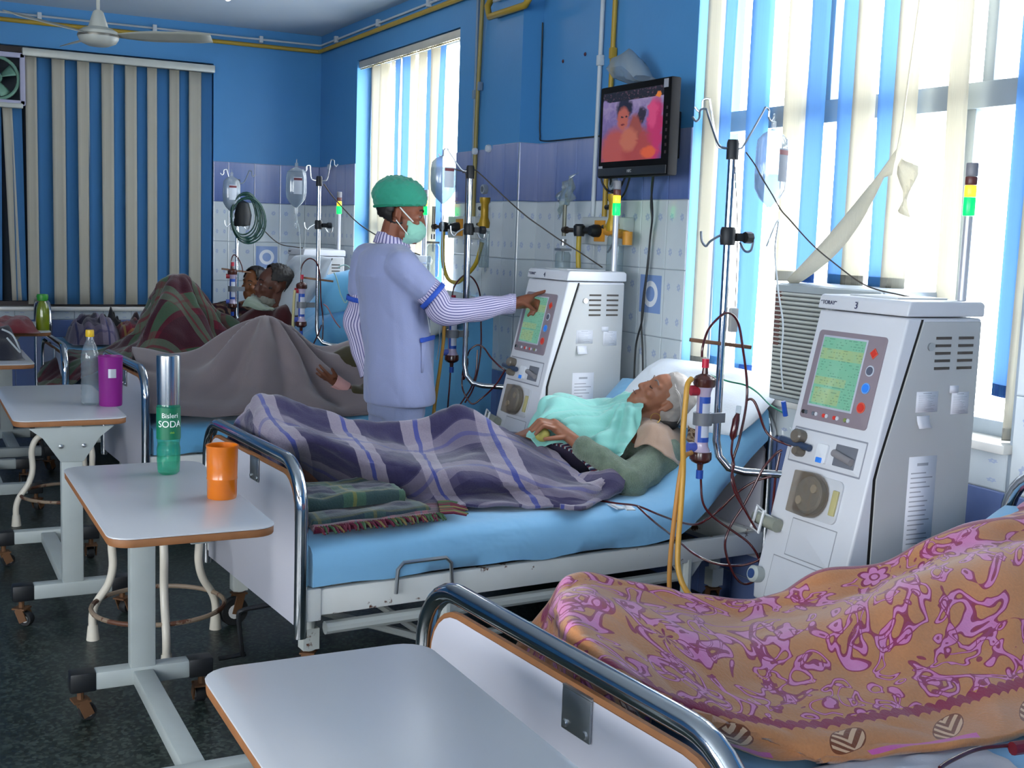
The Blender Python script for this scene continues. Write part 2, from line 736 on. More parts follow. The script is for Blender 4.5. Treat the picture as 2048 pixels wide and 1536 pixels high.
# boarded window on the far wall
r = thing('window_3', None, None, (.55, Y_F, .85))
r['kind'] = 'structure'
m = MB()
m.box((.82, .15, .93), (1.64, .02, 1.86))
m.obj('shutter', mat('dark_board', '#26303a', .6), r)
m = MB()
for c, d in (((.02, .1, .93), (.04, .06, 1.86)), ((1.62, .1, .93), (.04, .06, 1.86)), ((.82, .1, .02), (1.6, .06, .04)), ((.82, .1, 1.84), (1.6, .06, .04))):
    m.box(c, d)
m.obj('frame', mat('dark_frame', '#3a3230', .5), r)
m = MB()
m.box((.82, .02, -.008), (1.62, .12, .03))
m.obj('sill', MARB, r, bevel=.005)
for nm, wx in (('fill_window_left', 'L'), ('fill_window_back', 'B')):  # out-of-view windows, added and sized to let fill daylight in
    r = thing(nm, None, None, (-3.6, -1.2, .9) if wx == 'L' else (-3.2, -2.6, .9))
    r['kind'] = 'structure'
    L = 4.2 if wx == 'L' else 2.6
    a = (lambda s, z: (0, s, z)) if wx == 'L' else (lambda s, z: (s, 0, z))
    m = MB()
    for s in (.03, L / 3, 2 * L / 3, L - .03):
        m.bar(a(s, 0), a(s, 1.7), .06, .06)
    for z in (.03, 1.67):
        m.bar(a(0, z), a(L, z), .06, .06)
    m.obj('frame', ALU, r)
    m = MB()
    m.box(a(L / 2, .85), (.004, L - .06, 1.64) if wx == 'L' else (L - .06, .004, 1.64))
    m.obj('pane', GLASS, r, smooth=False)

# ---- vertical blinds
def vane_mat(name, hexcol):
    t = NT(name)
    c = lin(hexcol)
    uv = t.coord('Object')
    mp = t.n('Mapping')
    mp.inputs['Scale'].default_value = (500, 500, 1)
    t.l(uv, mp.inputs[0])
    col = t.mix(t.noise(1, 2, .5, mp.outputs[0]), tuple(x * .88 for x in c), tuple(min(1, x * 1.1) for x in c))
    d = t.n('BsdfDiffuse')
    tl = t.n('BsdfTranslucent')
    t.l(col, d.inputs[0])
    t.l(t.mix(.26 if c[2] > c[0] * 1.5 else .15, col, (.95, .97, 1.0)), tl.inputs[0])
    mx = t.n('MixShader')
    mx.inputs[0].default_value = .55 if c[2] > c[0] * 1.5 else .45
    t.l(d.outputs[0], mx.inputs[1])
    t.l(tl.outputs[0], mx.inputs[2])
    t.l(mx.outputs[0], t.out.inputs[0])
    return t.m


VB = vane_mat('blue_vane_fabric', '#5b97cc')
VC = vane_mat('cream_vane_fabric', '#d3cfc0')
POCK = {'b': mat('blue_hem_pocket', '#1f4f9a', .8), 'c': mat('cream_hem_pocket', '#8f8d84', .8)}
_vn = [0]


def vane(parent, base, wdir, width, ztop, zbot, col, twist=0.0, hem=True, bow=.006, sway=0.0, drift=(0, 0)):
    """hanging fabric strip; base = (x,y), wdir its width direction angle (world rad)"""
    m = MB()
    rows = 14
    P = []
    for i in range(rows + 1):
        t = i / rows
        z = ztop + (zbot - ztop) * t
        a = wdir + twist * t
        row = []
        for j in range(5):
            s = (j / 4 - .5)
            b = bow * (1 - 4 * s * s)
            off = sway * sin(pi * t * 1.5)
            row.append((cos(a) * s * width - sin(a) * (b + off) + drift[0] * t, sin(a) * s * width + cos(a) * (b + off) + drift[1] * t, z))
        P.append(row)
    m.grid(P)
    o = m.obj('vane', VB if col == 'b' else VC, parent, loc=(base[0], base[1], 0), solid=.0012)
    if hem:
        m = MB()
        m.grid([[(p[0], p[1], z) for p in P[-1]] for z in (zbot + .035, zbot - .004)])
        h = m.obj('hem_pocket', POCK[col], o, solid=.005)
    return o


# far wall blind, vanes closed
bl = thing('vertical_blind', 'closed blue and cream striped vertical blind on the far wall', 'blind', (0, 0, 0))
m = MB()
m.box((1.51, 9.375, 2.665), (1.36, .06, .055))
m.obj('head_rail', mat('rail_grey', '#b9bcb4', .4, .2), bl, bevel=.006)
cs = [(205, 290, 'c'), (290, 418, 'b'), (420, 520, 'c'), (520, 628, 'b'), (630, 725, 'c'), (725, 833, 'b'), (835, 930, 'c'), (930, 1035, 'b'), (1035, 1130, 'c'), (1130, 1228, 'b'), (1228, 1308, 'c'), (1308, 1425, 'b'), (1425, 1505, 'c'), (1512, 1600, 'b'), (1600, 1705, 'c'), (1705, 1805, 'b')]
for i, (a, b, c) in enumerate(cs):
    xa, xb = .84 + (a - 190) * 1.34 / 1625, .84 + (b - 190) * 1.34 / 1625
    v = vane(bl, ((xa + xb) / 2, 9.385 + (.006 if c == 'b' else -.006)), (.10 if i % 3 else -.06), (xb - xa) * 1.04 + .004, 2.635, .875, c, twist=(.0 if i != 4 and i != 6 else .25), hem=False)
for i, (xa, xb, c) in enumerate(((.695, .76, 'c'), (.755, .825, 'b'), (.60, .69, 'b'))):
    vane(bl, ((xa + xb) / 2, 9.385 + .006 * (c == 'b')), .05, xb - xa, 2.27, .90, c, hem=False, drift=(.045 - .03 * i, 0))
m = MB()
m.box((.70, 9.375, 2.285), (.26, .06, .035))
m.obj('short_rail', mat('rail_grey', '#b9bcb4', .4, .2), bl, bevel=.006)

# far window of the right wall
bl = thing('vertical_blind', 'half open blue and cream vertical blind in the window behind the nurse', 'blind', (0, 0, 0))
m = MB()
m.box((3.075, 7.645, 2.69), (.05, 1.80, .05))
m.obj('head_rail', mat('rail_cream', '#c9c4b4', .4, .2), bl, bevel=.006)
ch = MB()
ch.tube([(3.055, 6.78 + .02 * k, 2.655 + .004 * (k % 2)) for k in range(88)], .0045, 5)
ch.obj('bead_chain', mat('brass_chain', '#b8a35a', .35, .6), bl)
vs = [(505, 550, 'b'), (560, 592, 'c'), (598, 642, 'b'), (648, 690, 'c'), (748, 785, 'c'), (788, 842, 'b'), (848, 885, 'c'), (900, 942, 'b'), (948, 1002, 'c'), (1050, 1098, 'c'), (1103, 1178, 'b'), (1185, 1222, 'c'), (1230, 1292, 'b')]
YA = lambda c: 8.54 - (c - 390) * (8.54 - 6.74) / (1450 - 390) * (1 - .00016 * (1450 - c) * .55)
for i, (a, b, c) in enumerate(vs):
    ya, yb = YA(a), YA(b)
    wd = .089
    pr = max(.25, min(1, (ya - yb) / wd))
    ang = math.acos(pr) * (1 if i % 2 else -1) * .8
    vane(bl, (3.085, (ya + yb) / 2), pi / 2 + ang, wd, 2.655, .88, c, twist=.12 * (-1) ** i, sway=.01 * (i % 3 == 0))

# near window of the right wall: broken blind with gaps
bl = thing('vertical_blind', 'broken blue and cream vertical blind in the large bright window, some vanes missing', 'blind', (0, 0, 0))
m = MB()
m.box((3.075, 3.42, 2.69), (.05, 1.74, .05))
m.obj('head_rail', mat('rail_cream', '#c9c4b4', .4, .2), bl, bevel=.006)
AC_TOP = 1.36
nv = [(4.225, 'c', .97, .3, 0), (4.13, 'b', .98, -.1, 0), (3.915, 'b', .97, 1.15, -.9), (3.70, 'c', AC_TOP, .5, .05), (3.575, 'b', AC_TOP, .15, 0), (3.405, 'b', AC_TOP, .2, .1),
      (3.32, 'c', AC_TOP, .35, 0), (3.205, 'b', AC_TOP, .15, 0), (3.12, 'c', AC_TOP, .25, .1), (2.895, 'c', 1.30, -.05, 0), (2.625, 'b', 1.05, -.25, 0), (2.555, 'c', .92, .9, .25)]
for i, (yc, c, zb, ang, tw) in enumerate(nv):
    vane(bl, (3.085 if i % 2 else 3.075, yc), pi / 2 + ang, .089, 2.655, zb, c, twist=tw, sway=.008 * (i % 2))
# torn vane folded over and dangling
P0, P1, P2 = V((3.05, 3.03, 2.655)), V((2.98, 3.04, 1.80)), V((2.90, 3.42, 1.36))
pts = [P0.lerp(P1, i / 8) for i in range(9)] + [P1 + (P2 - P1) * (i / 10) + V((-.02, 0, -.05 * sin(pi * i / 10))) for i in range(1, 11)]
m = MB()
G = []
for i, p in enumerate(pts):
    a = .5 if i < 8 else .5 + (i - 8) * .28
    wv = V((cos(a) * .6, sin(a), .25 if i > 8 else 0)) * (.018 if i < 8 else .042)
    if i == 8:
        wv = V((.02, .0, .06))
    G.append([p - wv, p - wv * .3 + V((-.006, 0, 0)), p + wv * .3 + V((-.006, 0, 0)), p + wv])
m.grid(G)
m.obj('torn_vane', VC, bl, solid=.0012)
m = MB()
G = [[V((2.99, 3.03 - .06 * j / 4 * (1 - .2 * i / 6), 1.80 - .17 * i / 6 - .03 * j / 4 + .0 * i)) + V((-.02 * sin(i + j), 0, 0)) for j in range(5)] for i in range(7)]
m.grid(G)
m.obj('torn_flap', VC, bl, solid=.0012)


# ------------------------------------------------------------ hospital beds
CHROME = mat('chrome_tube', '#c9ccd0', .12, 1.0, var=.04)
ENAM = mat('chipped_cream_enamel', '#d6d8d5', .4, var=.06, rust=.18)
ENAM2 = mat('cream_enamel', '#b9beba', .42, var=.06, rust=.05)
BLACK = mat('black_plastic', '#15171a', .45)
RUBBER = mat('black_rubber', '#191a1c', .7)
RUSTY = mat('rusty_steel', '#6b4a30', .7, .3, var=.3)
STEEL = mat('brushed_steel', '#a9adb0', .3, .9)
DARKM = mat('dark_metal', '#2b2d30', .5, .5)
LAM = mat('lilac_grey_laminate', '#c3c3cd', .32, var=.03, scale=3)
LAMEDGE = mat('brown_board_edge', '#8a5a34', .6, var=.25, scale=30)


def sheet_mat(name, hexcol):
    t = NT(name)
    c = lin(hexcol)
    t.base(t.mix(t.noise(3, 5), tuple(x * .9 for x in c), tuple(min(1, x * 1.08) for x in c)))
    t.set(.75, spec=.2, sheen=.25)
    w1 = t.noise(5, 3, .5, dist=.3)
    t.bump(w1, .45, .04)
    return t.m


SHEET = sheet_mat('light_blue_sheet', '#7fb6dc')
SHEET2 = sheet_mat('blue_sheet', '#6aaed8')


def caster(parent, x, y, ztop, r=.05, rot=0.0, mats=None):
    """swivel caster: fork, wheel, stem"""
    m = MB()
    c, s_ = cos(rot), sin(rot)
    ox, oy = x + c * .02, y + s_ * .02
    m.lathe([(.004, -.013), (r * .6, -.013), (r * .93, -.014), (r, -.009), (r, .009), (r * .93, .014), (r * .6, .013), (.004, .013)], 18,
            M=Matrix.Translation((ox, oy, r)) @ Matrix.Rotation(rot, 4, 'Z') @ Matrix.Rotation(pi / 2, 4, 'X'), m=0)
    cst = m.obj('caster', RUBBER, parent)
    m = MB()
    m.lathe([(.0, -.0155), (r * .5, -.0155), (r * .5, .0155), (.0, .0155)], 14,
            M=Matrix.Translation((ox, oy, r)) @ Matrix.Rotation(rot, 4, 'Z') @ Matrix.Rotation(pi / 2, 4, 'X'))
    m.obj('hub', mats or WHITE, cst)
    m = MB()
    for q in (-1, 1):
        px, py = -s_ * .022 * q, c * .022 * q
        m.bar((ox + px, oy + py, r - .008), (x + px, y + py, 2 * r + .012), .032, .005, up=(-s_, c, 0))
    m.box((x, y, 2 * r + .012), (.05, .05, .006), rot=(0, 0, rot))
    m.tube([(x, y, 2 * r + .012), (x, y, ztop)], .01, 8)
    m.obj('fork', mats or RUSTY, cst)
    return cst


BW = 1.0     # bed width
ZM = .53     # mattress top


def back_rise(a, a0, sl):
    t = a - a0
    return 0 if t < -.12 else (sl * (t + .12) ** 2 / .48 if t < .12 else sl * t)


def make_bed(label, loc, rz, a0=1.3, slope=.42, length=1.93, seed=0, top=.775, sheet=SHEET, hang=1.0):
    r = thing('hospital_bed', label, 'bed', loc, rz, None)
    # bent chrome foot rail
    def bow(x, t, name, rr=.021):
        pts = [(x, .0, .23)] + [(x, .0, t - .14)]
        for k in range(1, 8):
            a = pi / 2 * k / 8
            pts.append((x, .14 - .14 * cos(a), t - .14 + .14 * sin(a)))
        pts.append((x, .14, t))
        pts += [(x, BW - p[1], p[2]) for p in pts[::-1]]
        m = MB()
        m.tube(pts, rr, 12)
        return m.obj(name, CHROME, r, angle=60)
    bow(0, top, 'foot_rail')
    poly = [(.036, .26)] + [(.036, top - .18)] + [(.036 + .11 - .11 * cos(pi / 2 * k / 6), top - .155 + .11 * sin(pi / 2 * k / 6)) for k in range(7)]
    poly += [(BW - p[0], p[1]) for p in poly[::-1]]
    m = MB()
    m.prism(poly, -.008, .008, 'x', M=Matrix.Translation((0, 0, 0)))
    pn = m.obj('foot_panel', LAM, r, bevel=.002)
    m = MB()
    m.tube([(0, p[0], p[1]) for p in poly[1:-1]], .0095, 6)
    m.obj('panel_edging', LAMEDGE, pn)
    for yy in (.42,):
        m = MB()
        m.box((-.0125, yy, top - .085), (.004, .085, .075))
        m.box((.0, yy, top - .045), (.03, .085, .005))
        c = m.obj('panel_clip', STEEL, r, bevel=.0015)
        for q in (-.03, .03):
            m = MB()
            m.lathe([(.0, -.018), (.006, -.018), (.008, -.0145), (.008, -.012)], 10, M=Matrix.Translation((0, yy + q, top - .11)) @ Matrix.Rotation(pi / 2, 4, 'Y') @ Matrix.Rotation(pi, 4, 'X') @ Matrix.Translation((0, 0, 0)) if False else Matrix.Translation((-.031, yy + q, top - .11)) @ Matrix.Rotation(pi / 2, 4, 'Y') @ Matrix.Translation((0, 0, .031)))
            m.obj('bolt', STEEL, c)
    bow(length, top + .1, 'head_rail')
    m = MB()
    poly2 = [(.036, .26), (.036, top - .08), (.14, top + .03), (BW - .14, top + .03), (BW - .036, top - .08), (BW - .036, .26)]
    m.prism(poly2, length - .008, length + .008, 'x')
    m.obj('head_panel', LAM, r, bevel=.002)
    # frame
    zr = .335
    for y in (.015, BW - .015):
        m = MB()
        m.box((length / 2, y, zr), (length - .01, .035, .085))
        sr = m.obj('side_rail', ENAM, r, bevel=.005)
        m = MB()
        m.box((.03, y, zr - .005), (.075, .045, .105))
        m.obj('corner_bracket', ENAM, sr, bevel=.005)
        m = MB()
        m.tube([(.32, y - .03 if y < .5 else y + .03, zr + .0), (.325, y - .03 if y < .5 else y + .03, zr + .08), (.345, y - .03 if y < .5 else y + .03, zr + .1), (.50, y - .03 if y < .5 else y + .03, zr + .1), (.52, y - .03 if y < .5 else y + .03, zr + .08), (.525, y - .03 if y < .5 else y + .03, zr + .0)], .007, 8)
        m.obj('mattress_stop', STEEL, sr)
        m = MB()
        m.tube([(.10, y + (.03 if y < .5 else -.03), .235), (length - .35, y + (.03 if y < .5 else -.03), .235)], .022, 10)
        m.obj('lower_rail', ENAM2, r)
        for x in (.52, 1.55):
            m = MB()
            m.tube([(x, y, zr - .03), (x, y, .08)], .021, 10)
            m.prism([(x - .075, zr - .04), (x + .075, zr - .04), (x + .025, zr - .1), (x - .025, zr - .1)], y - .004, y + .004, 'y')
            m.obj('leg', ENAM2, r)
    for x in (.03, length - .03):
        m = MB()
        m.box((x, BW / 2, zr), (.035, BW - .07, .085))
        m.obj('cross_rail', ENAM, r, bevel=.005)
    m = MB()
    m.box((length * .33, BW / 2, .372), (.62, BW - .08, .008))
    m.box((length * .67, BW / 2, .372), (.62, BW - .08, .008))
    m.obj('base_plate', DARKM, r)
    for x in (.09, length - .12):
        for y in (.16, BW - .1):
            m = MB()
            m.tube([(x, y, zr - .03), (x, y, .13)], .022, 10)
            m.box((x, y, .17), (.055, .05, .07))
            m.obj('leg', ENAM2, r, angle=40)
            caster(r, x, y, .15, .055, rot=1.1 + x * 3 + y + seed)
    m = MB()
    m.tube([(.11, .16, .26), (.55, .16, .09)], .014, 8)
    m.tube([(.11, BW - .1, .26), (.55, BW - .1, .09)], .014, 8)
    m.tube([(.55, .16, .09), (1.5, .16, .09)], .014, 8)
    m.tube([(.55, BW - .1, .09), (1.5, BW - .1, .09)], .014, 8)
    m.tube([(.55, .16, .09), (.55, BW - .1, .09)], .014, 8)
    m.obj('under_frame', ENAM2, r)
    m = MB()
    m.tube([(.4, .3, .27), (-.06, .3, .25)], .009, 8)
    m.tube(cr([(-.06, .3, .25), (-.09, .3, .245), (-.1, .305, .225), (-.085, .315, .1), (-.08, .32, .09), (-.16, .325, .085)], 5), .008, 8)
    m.obj('crank_handle', DARKM, r)
    # mattress under its sheet
    rn = random.Random(11 + seed)
    na, nb = 46, 22
    m = MB()
    x0, x1, y0, y1 = .035, length - .03, .0, BW
    def surf(a, b):
        z = ZM + back_rise(a, a0, slope)
        q = V((a * 3.1 + seed * 7, b * 3.4, seed * 3.0))
        z += .010 * NZ.noise(q) + .006 * NZ.noise(q * 2.7)
        e = min(b - y0, y1 - b, a - x0 + .02, x1 - a + .02)
        if e < .05:
            z -= (.05 - e) ** 2 / .05 * .6
        return z
    P = []
    rows = [(-.012, .0)] + [(i / nb, 1) for i in range(nb + 1)] + [(1.012, 0)]
    for i in range(na + 1):
        a = x0 + (x1 - x0) * i / na
        row = []
        lift = back_rise(a, a0, slope)
        low = lift * hang
        wob = .012 * NZ.noise(V((a * 9, 0, seed)))
        row.append((a, y0 + .02, .385 + low))
        row.append((a, y0 - .012 + wob, .392 + low + .02 * NZ.noise(V((a * 5, 3, seed)))))
        row.append((a, y0 - .014 + wob * .6, .44 + low + (lift - low) * .35))
        row.append((a, y0 - .006, ZM - .035 + lift))
        for j in range(nb + 1):
            b = y0 + .012 + (y1 - y0 - .024) * j / nb
            row.append((a, b, surf(a, b)))
        row.append((a, y1 + .006, ZM - .035 + lift))
        row.append((a, y1 + .012, .44 + lift))
        row.append((a, y1 + .01, .395 + low))
        row.append((a, y1 - .02, .385 + low))
        P.append(row)
    m.grid(P)
    k = len(P[0])
    m.f.append([j for j in range(k)])
    m.mi.append(0)
    m.f.append([na * k + j for j in range(k)][::-1])
    m.mi.append(0)
    m.obj('mattress', sheet, r, angle=70)
    return r


B3 = make_bed('hospital bed with light blue sheet carrying the woman under a purple plaid blanket', (1.09, 3.5, 0), radians(4), seed=1, a0=1.5, slope=.9)
B4 = make_bed('hospital bed with an orange and pink floral blanket, chrome foot rail close up', (1.06, 1.27, 0), radians(4.5), seed=2, hang=.2)
B2 = make_bed('hospital bed behind the nurse with a grey blanket over raised knees', (1.04, 5.82, 0), radians(3), seed=3, a0=1.15, slope=.80, hang=.12, top=.80, sheet=SHEET2)
B1 = make_bed('hospital bed of the bearded man with a dark red plaid blanket', (.84, 7.18, 0), radians(1.5), seed=4, a0=1.05, slope=.75, hang=.2, sheet=SHEET2)
B0 = make_bed('hospital bed along the far wall under the striped blind', (.90, 8.56, 0), 0, seed=5, top=.77, a0=1.1, slope=.5, length=1.7, sheet=SHEET2)
B3.scale = (1, .96, 1)
B2.scale = (1, .95, 1)
B1.scale = (1, .88, 1)
B0.scale = (1, .80, 1.2)


# ------------------------------------------------------------ overbed tables, stools and what stands on them
TOPM = mat('white_laminate_top', '#bfc0c4', .28, var=.03, scale=3)
GREYP = mat('grey_painted_steel', '#a3aaa8', .45, var=.08, rust=.0)


def overbed_table(label, loc, rz=0.0, flip=False, L=.90, Wd=.40, h=.77, post=.07):
    """top L deep, one post at its far end (near end when flipped), H-shaped foot on casters"""
    r = thing('overbed_table', label, 'table', loc, rz)
    m = MB()
    out = rrect(Wd, L, .055)
    m.prism([(p[0] + Wd / 2, p[1] + L / 2) for p in out], h - .004, h)
    m.obj('table_top', TOPM, r, bevel=.0015)
    m = MB()
    m.prism([(p[0] + Wd / 2, p[1] + L / 2) for p in rrect(Wd - .003, L - .003, .054)], h - .024, h - .004)
    m.obj('top_edge', LAMEDGE, r, bevel=.003)
    yp = .045 if flip else L - .05
    yo = L - .12 if flip else .08
    xc = Wd / 2 + (0 if flip else .02)
    m = MB()
    m.box((xc, yp, (h - .02 + .10) / 2), (.075, .05, h - .13))
    m.obj('post', GREYP, r, bevel=.005)
    m = MB()
    m.prism([(xc - .15, h - .03), (xc + .15, h - .03), (xc + .10, h - .07), (xc + .04, h - .16), (xc - .04, h - .16), (xc - .10, h - .07)], yp - .03, yp - .026, 'y')
    m.box((xc, L / 2, h - .032), (.05, L - .1, .016))
    br = m.obj('bracket', GREYP, r, bevel=.002)
    for q in (-.04, .04):
        m = MB()
        m.lathe([(0, 0), (.008, 0), (.008, .006), (0, .008)], 8, M=Matrix.Translation((xc + q, yp - .03, h - .1)) @ Matrix.Rotation(pi / 2, 4, 'X'))
        m.obj('bolt', STEEL, br)
    m = MB()
    m.bar((xc, min(yp, yo), .12), (xc, max(yp, yo), .12), .06, .045)
    m.obj('base_beam', GREYP, r, bevel=.005)
    for yy, hw in ((yp, .21), (yo, .21)):
        m = MB()
        m.box((xc, yy, .125), (2 * hw - .14, .055, .055))
        ft = m.obj('foot', GREYP, r, bevel=.006)
        for q in (-1, 1):
            m = MB()
            m.box((xc + q * (hw - .035), yy, .125), (.075, .06, .06))
            m.obj('end_cap', BLACK, ft, bevel=.006)
            caster(r, xc + q * (hw - .03), yy, .10, .026, rot=.7 * q + yy)
    return r


T3 = overbed_table('white overbed table with the green soda bottle and orange tumbler on it', (.42, 2.81, 0))
T4 = overbed_table('large white overbed table top close up beside the nearest foot rail, nothing on it', (.425, 1.02, 0))
T2 = overbed_table('overbed table with the clear water bottle and magenta cup on it', (.36, 4.60, 0), flip=True, L=1.0)
T1 = overbed_table('pale overbed table at the left edge holding a dark bag', (.21, 6.42, 0), L=.8, h=.77)
T0 = overbed_table('overbed table covered with a red cloth in the far left corner', (.36, 7.45, 0), h=.84, Wd=.44, L=.8)


def stool(label, loc, rz=0.0, seat=.50):
    r = thing('stool', label, 'stool', loc, rz)
    m = MB()
    m.lathe([(0, seat - .03), (.15, seat - .03), (.158, seat - .022), (.158, seat - .006), (.15, seat), (0, seat)], 28)
    m.obj('seat', mat('stool_seat', '#9a9a90', .3, .3), r)
    IV = mat('ivory_enamel', '#d8d0c0', .35, var=.06, rust=.04)
    for k in range(3):
        a = radians(-95 + 120 * k)
        pr = [(.02, seat - .05), (.09, seat - .045), (.15, seat - .07), (.175, seat - .13), (.172, seat - .22), (.19, seat - .29), (.235, .14), (.25, .09), (.25, .035)]
        m = MB()
        m.tube(cr([(p[0] * cos(a), p[0] * sin(a), p[1]) for p in pr], 6), .0145, 10)
        lg = m.obj('leg', IV, r, angle=60)
        m = MB()
        m.lathe([(.017, .055), (.018, .05), (.023, .0), (.0, .0)], 12, c=(.25 * cos(a), .25 * sin(a), 0), caps=False)
        m.obj('rubber_foot', mat('ivory_rubber', '#cfc8b8', .6), lg)
    m = MB()
    m.tube([(.228 * cos(2 * pi * k / 40), .228 * sin(2 * pi * k / 40), .15) for k in range(40)], .0085, 8, closed=True)
    m.obj('foot_ring', mat('ring_peeling_paint', '#8d7a66', .6, rust=.75), r)
    m = MB()
    m.tube([(0, 0, seat - .03), (0, 0, seat - .12)], .02, 12)
    m.obj('seat_screw', STEEL, r)
    return r


stool('ivory steel stool with rusty foot ring under the table with the soda bottle', (.80, 4.24, 0), 0)
stool('ivory steel stool behind the table with the clear water bottle', (.74, 6.2, 0), .6)

# ---- soda bottle with steel cup over its neck
b = thing('soda_bottle', 'green plastic soda bottle capped with a steel cup', 'bottle', (.695, 3.53, .77))
m = MB()
m.lathe([(.0, .004), (.024, .0), (.031, .006), (.033, .03), (.034, .075), (.031, .088), (.0335, .105), (.033, .2), (.030, .225), (.018, .262), (.014, .28)], 28, caps=False)
m.obj('bottle_body', clear('green_plastic', '#b8ecdc', .2, .06, '#45c0a0'), b)
m = MB()
m.lathe([(.0, .012), (.03, .012), (.0315, .09), (0, .09)], 24, caps=False)
m.obj('soda', clear('green_liquid', '#cdf2e8', .08, .05, '#59b8a2'), b)
m = MB()
m.lathe([(.0346, .105), (.0344, .198)], 28, caps=False)
lb = m.obj('bottle_label', mat('green_label', '#0d6a4a', .4), b)
WT = mat('white_ink', '#e6ece8', .5)
YT = mat('lime_ink', '#8fc04a', .5)


def curved_text(s, size, z, r, ang, mt, par):
    o = text(s, size, (0, 0, 0), (1, 0, 0), (0, 1, 0), mt, par)
    for v in o.data.vertices:
        a = ang + v.co.x / r
        v.co = V((cos(a) * (r + v.co.z), sin(a) * (r + v.co.z), z + v.co.y))
    return o


AV = atan2(-3.53, -.695)
curved_text('Bisleri', .020, .175, .0352, AV + .12, WT, lb)
curved_text('SODA', .027, .15, .0352, AV + .12, WT, lb)
curved_text('club', .008, .126, .0352, AV + .3, YT, lb)
m = MB()
m.lathe([(.0300, .208), (.0325, .206), (.034, .335), (.0335, .348), (.029, .35), (.0, .348)], 28, caps=False)
m.obj('steel_cup', mat('steel_cup', '#c4c4c2', .2, 1.0), b)

# ---- orange tumbler
b = thing('orange_tumbler', 'translucent orange plastic tumbler on the white table', 'tumbler', (.765, 3.17, .77))
m = MB()
m.lathe([(.0, .0), (.038, .0), (.0395, .004), (.0398, .05), (.0408, .052), (.0408, .056), (.0402, .058), (.042, .138), (.0432, .14), (.0432, .144), (.0405, .143), (.038, .06), (.037, .008), (0, .006)], 32, caps=False)
m.obj('cup_wall', clear('orange_plastic', '#f0902a', .75, .15, '#e07a12'), b)

# ---- clear water bottle and magenta cup on the second table
b = thing('water_bottle', 'clear plastic water bottle with yellow cap', 'bottle', (.675, 4.98, .77))
m = MB()
pr = [(.0, .004), (.028, .0), (.035, .008)]
for k in range(7):
    z = .02 + k * .022
    pr += [(.036, z), (.0335, z + .011)]
pr += [(.036, .18), (.034, .2), (.024, .235), (.0145, .255), (.0145, .275)]
m.lathe(pr, 26, caps=False)
m.obj('bottle_body', clear('clear_plastic', '#e8eef0', .14, .07, '#c8d2d6'), b)
m = MB()
m.lathe([(.0, .298), (.0155, .297), (.0165, .29), (.0165, .272), (.0155, .27), (0, .27)], 18)
m.obj('bottle_cap', mat('yellow_cap', '#c9a51c', .45), b)
b = thing('magenta_cup', 'magenta plastic cup beside the clear water bottle', 'cup', (.745, 4.93, .77))
m = MB()
m.lathe([(.0, .0), (.042, .0), (.044, .005), (.047, .19), (.049, .196), (.046, .198), (.0425, .01), (0, .008)], 28, caps=False)
m.obj('cup_wall', mat('magenta_plastic', '#7d1f78', .35), b)
m = MB()
for k in range(7):
    pass
G = [[((.0472 + .0006) * cos(-1.9 + .08 * j), .0478 * sin(-1.9 + .08 * j), z) for j in range(9)] for z in (.115, .15)]
m.grid(G)
m.obj('cup_sticker', mat('silver_sticker', '#b9bcc4', .3, .4), b)
# far left corner: green bottle, red cloth, dark bag
b = thing('green_bottle', 'small yellow and green bottle beside the red cloth', 'bottle', (.765, 7.60, .84))
m = MB()
m.lathe([(0, 0), (.036, 0), (.038, .01), (.037, .12), (.03, .15), (.016, .175), (.016, .19)], 18, caps=False)
m.obj('bottle_body', clear('yellow_green_plastic', '#9db82a', .6, .1, '#8a9a1e'), b)
m = MB()
m.lathe([(0, .215), (.03, .213), (.034, .2), (.03, .175), (0, .17)], 14)
m.obj('bottle_cap', mat('bright_green_cap', '#2f8a2a', .4), b)


def cloth_lump(name, label, cat, loc, sx, sy, h, mt, seed, rz=0, amp=.5, n=26):
    """crumpled cloth lying on something"""
    m = MB()
    P, U = [], []
    for i in range(n + 1):
        row, ur = [], []
        for j in range(n + 1):
            x, y = (i / n - .5) * 2, (j / n - .5) * 2
            rr = max(abs(x), abs(y)) ** 4
            e = max(0, 1 - (abs(x) ** 3.2 + abs(y) ** 3.2)) ** .5 if abs(x) ** 3.2 + abs(y) ** 3.2 < 1 else 0
            q = V((x * 1.7 + seed, y * 1.7, seed * .7))
            nz = NZ.noise(q) * .6 + NZ.noise(q * 2.3) * .4 + abs(NZ.noise(q * 1.6)) * .8
            z = e * h * (.55 + amp * nz)
            row.append((x * sx / 2 * (1 + .06 * NZ.noise(q * 1.3)), y * sy / 2 * (1 + .06 * NZ.noise(q * 1.1 + V((5, 0, 0)))), max(.002, z)))
            ur.append((i / n * sx, j / n * sy))
        P.append(row)
        U.append(ur)
    m.grid(P, uv=U)
    o = m.obj(name, mt, None, loc=loc, rz=rz, angle=80)
    return tag(o, label, cat)


FAB = lambda name, hx, var=.15: mat(name, hx, .9, var=var, scale=14, bump=.3, bscale=180, sheen=.2)
cloth_lump('red_cloth', 'crumpled dark red cloth on the far left table', 'cloth', (.555, 7.72, .84), .36, .72, .10, FAB('red_cloth', '#6d1420'), 2.0)
cloth_lump('dark_bag', 'dark navy bag with a pale strap on the left edge table', 'bag', (.40, 6.86, .77), .36, .5, .20, FAB('navy_bag', '#191c2a'), 4.0)
m = MB()
m.tube(cr([(.47, 6.62, .93), (.52, 6.60, .90), (.55, 6.57, .82), (.53, 6.56, .84), (.49, 6.58, .89)], 6), .005, 6)
tag(m.obj('bag_strap', mat('pale_strap', '#a9b0b4', .6)), 'pale strap trailing off the dark bag', 'strap')


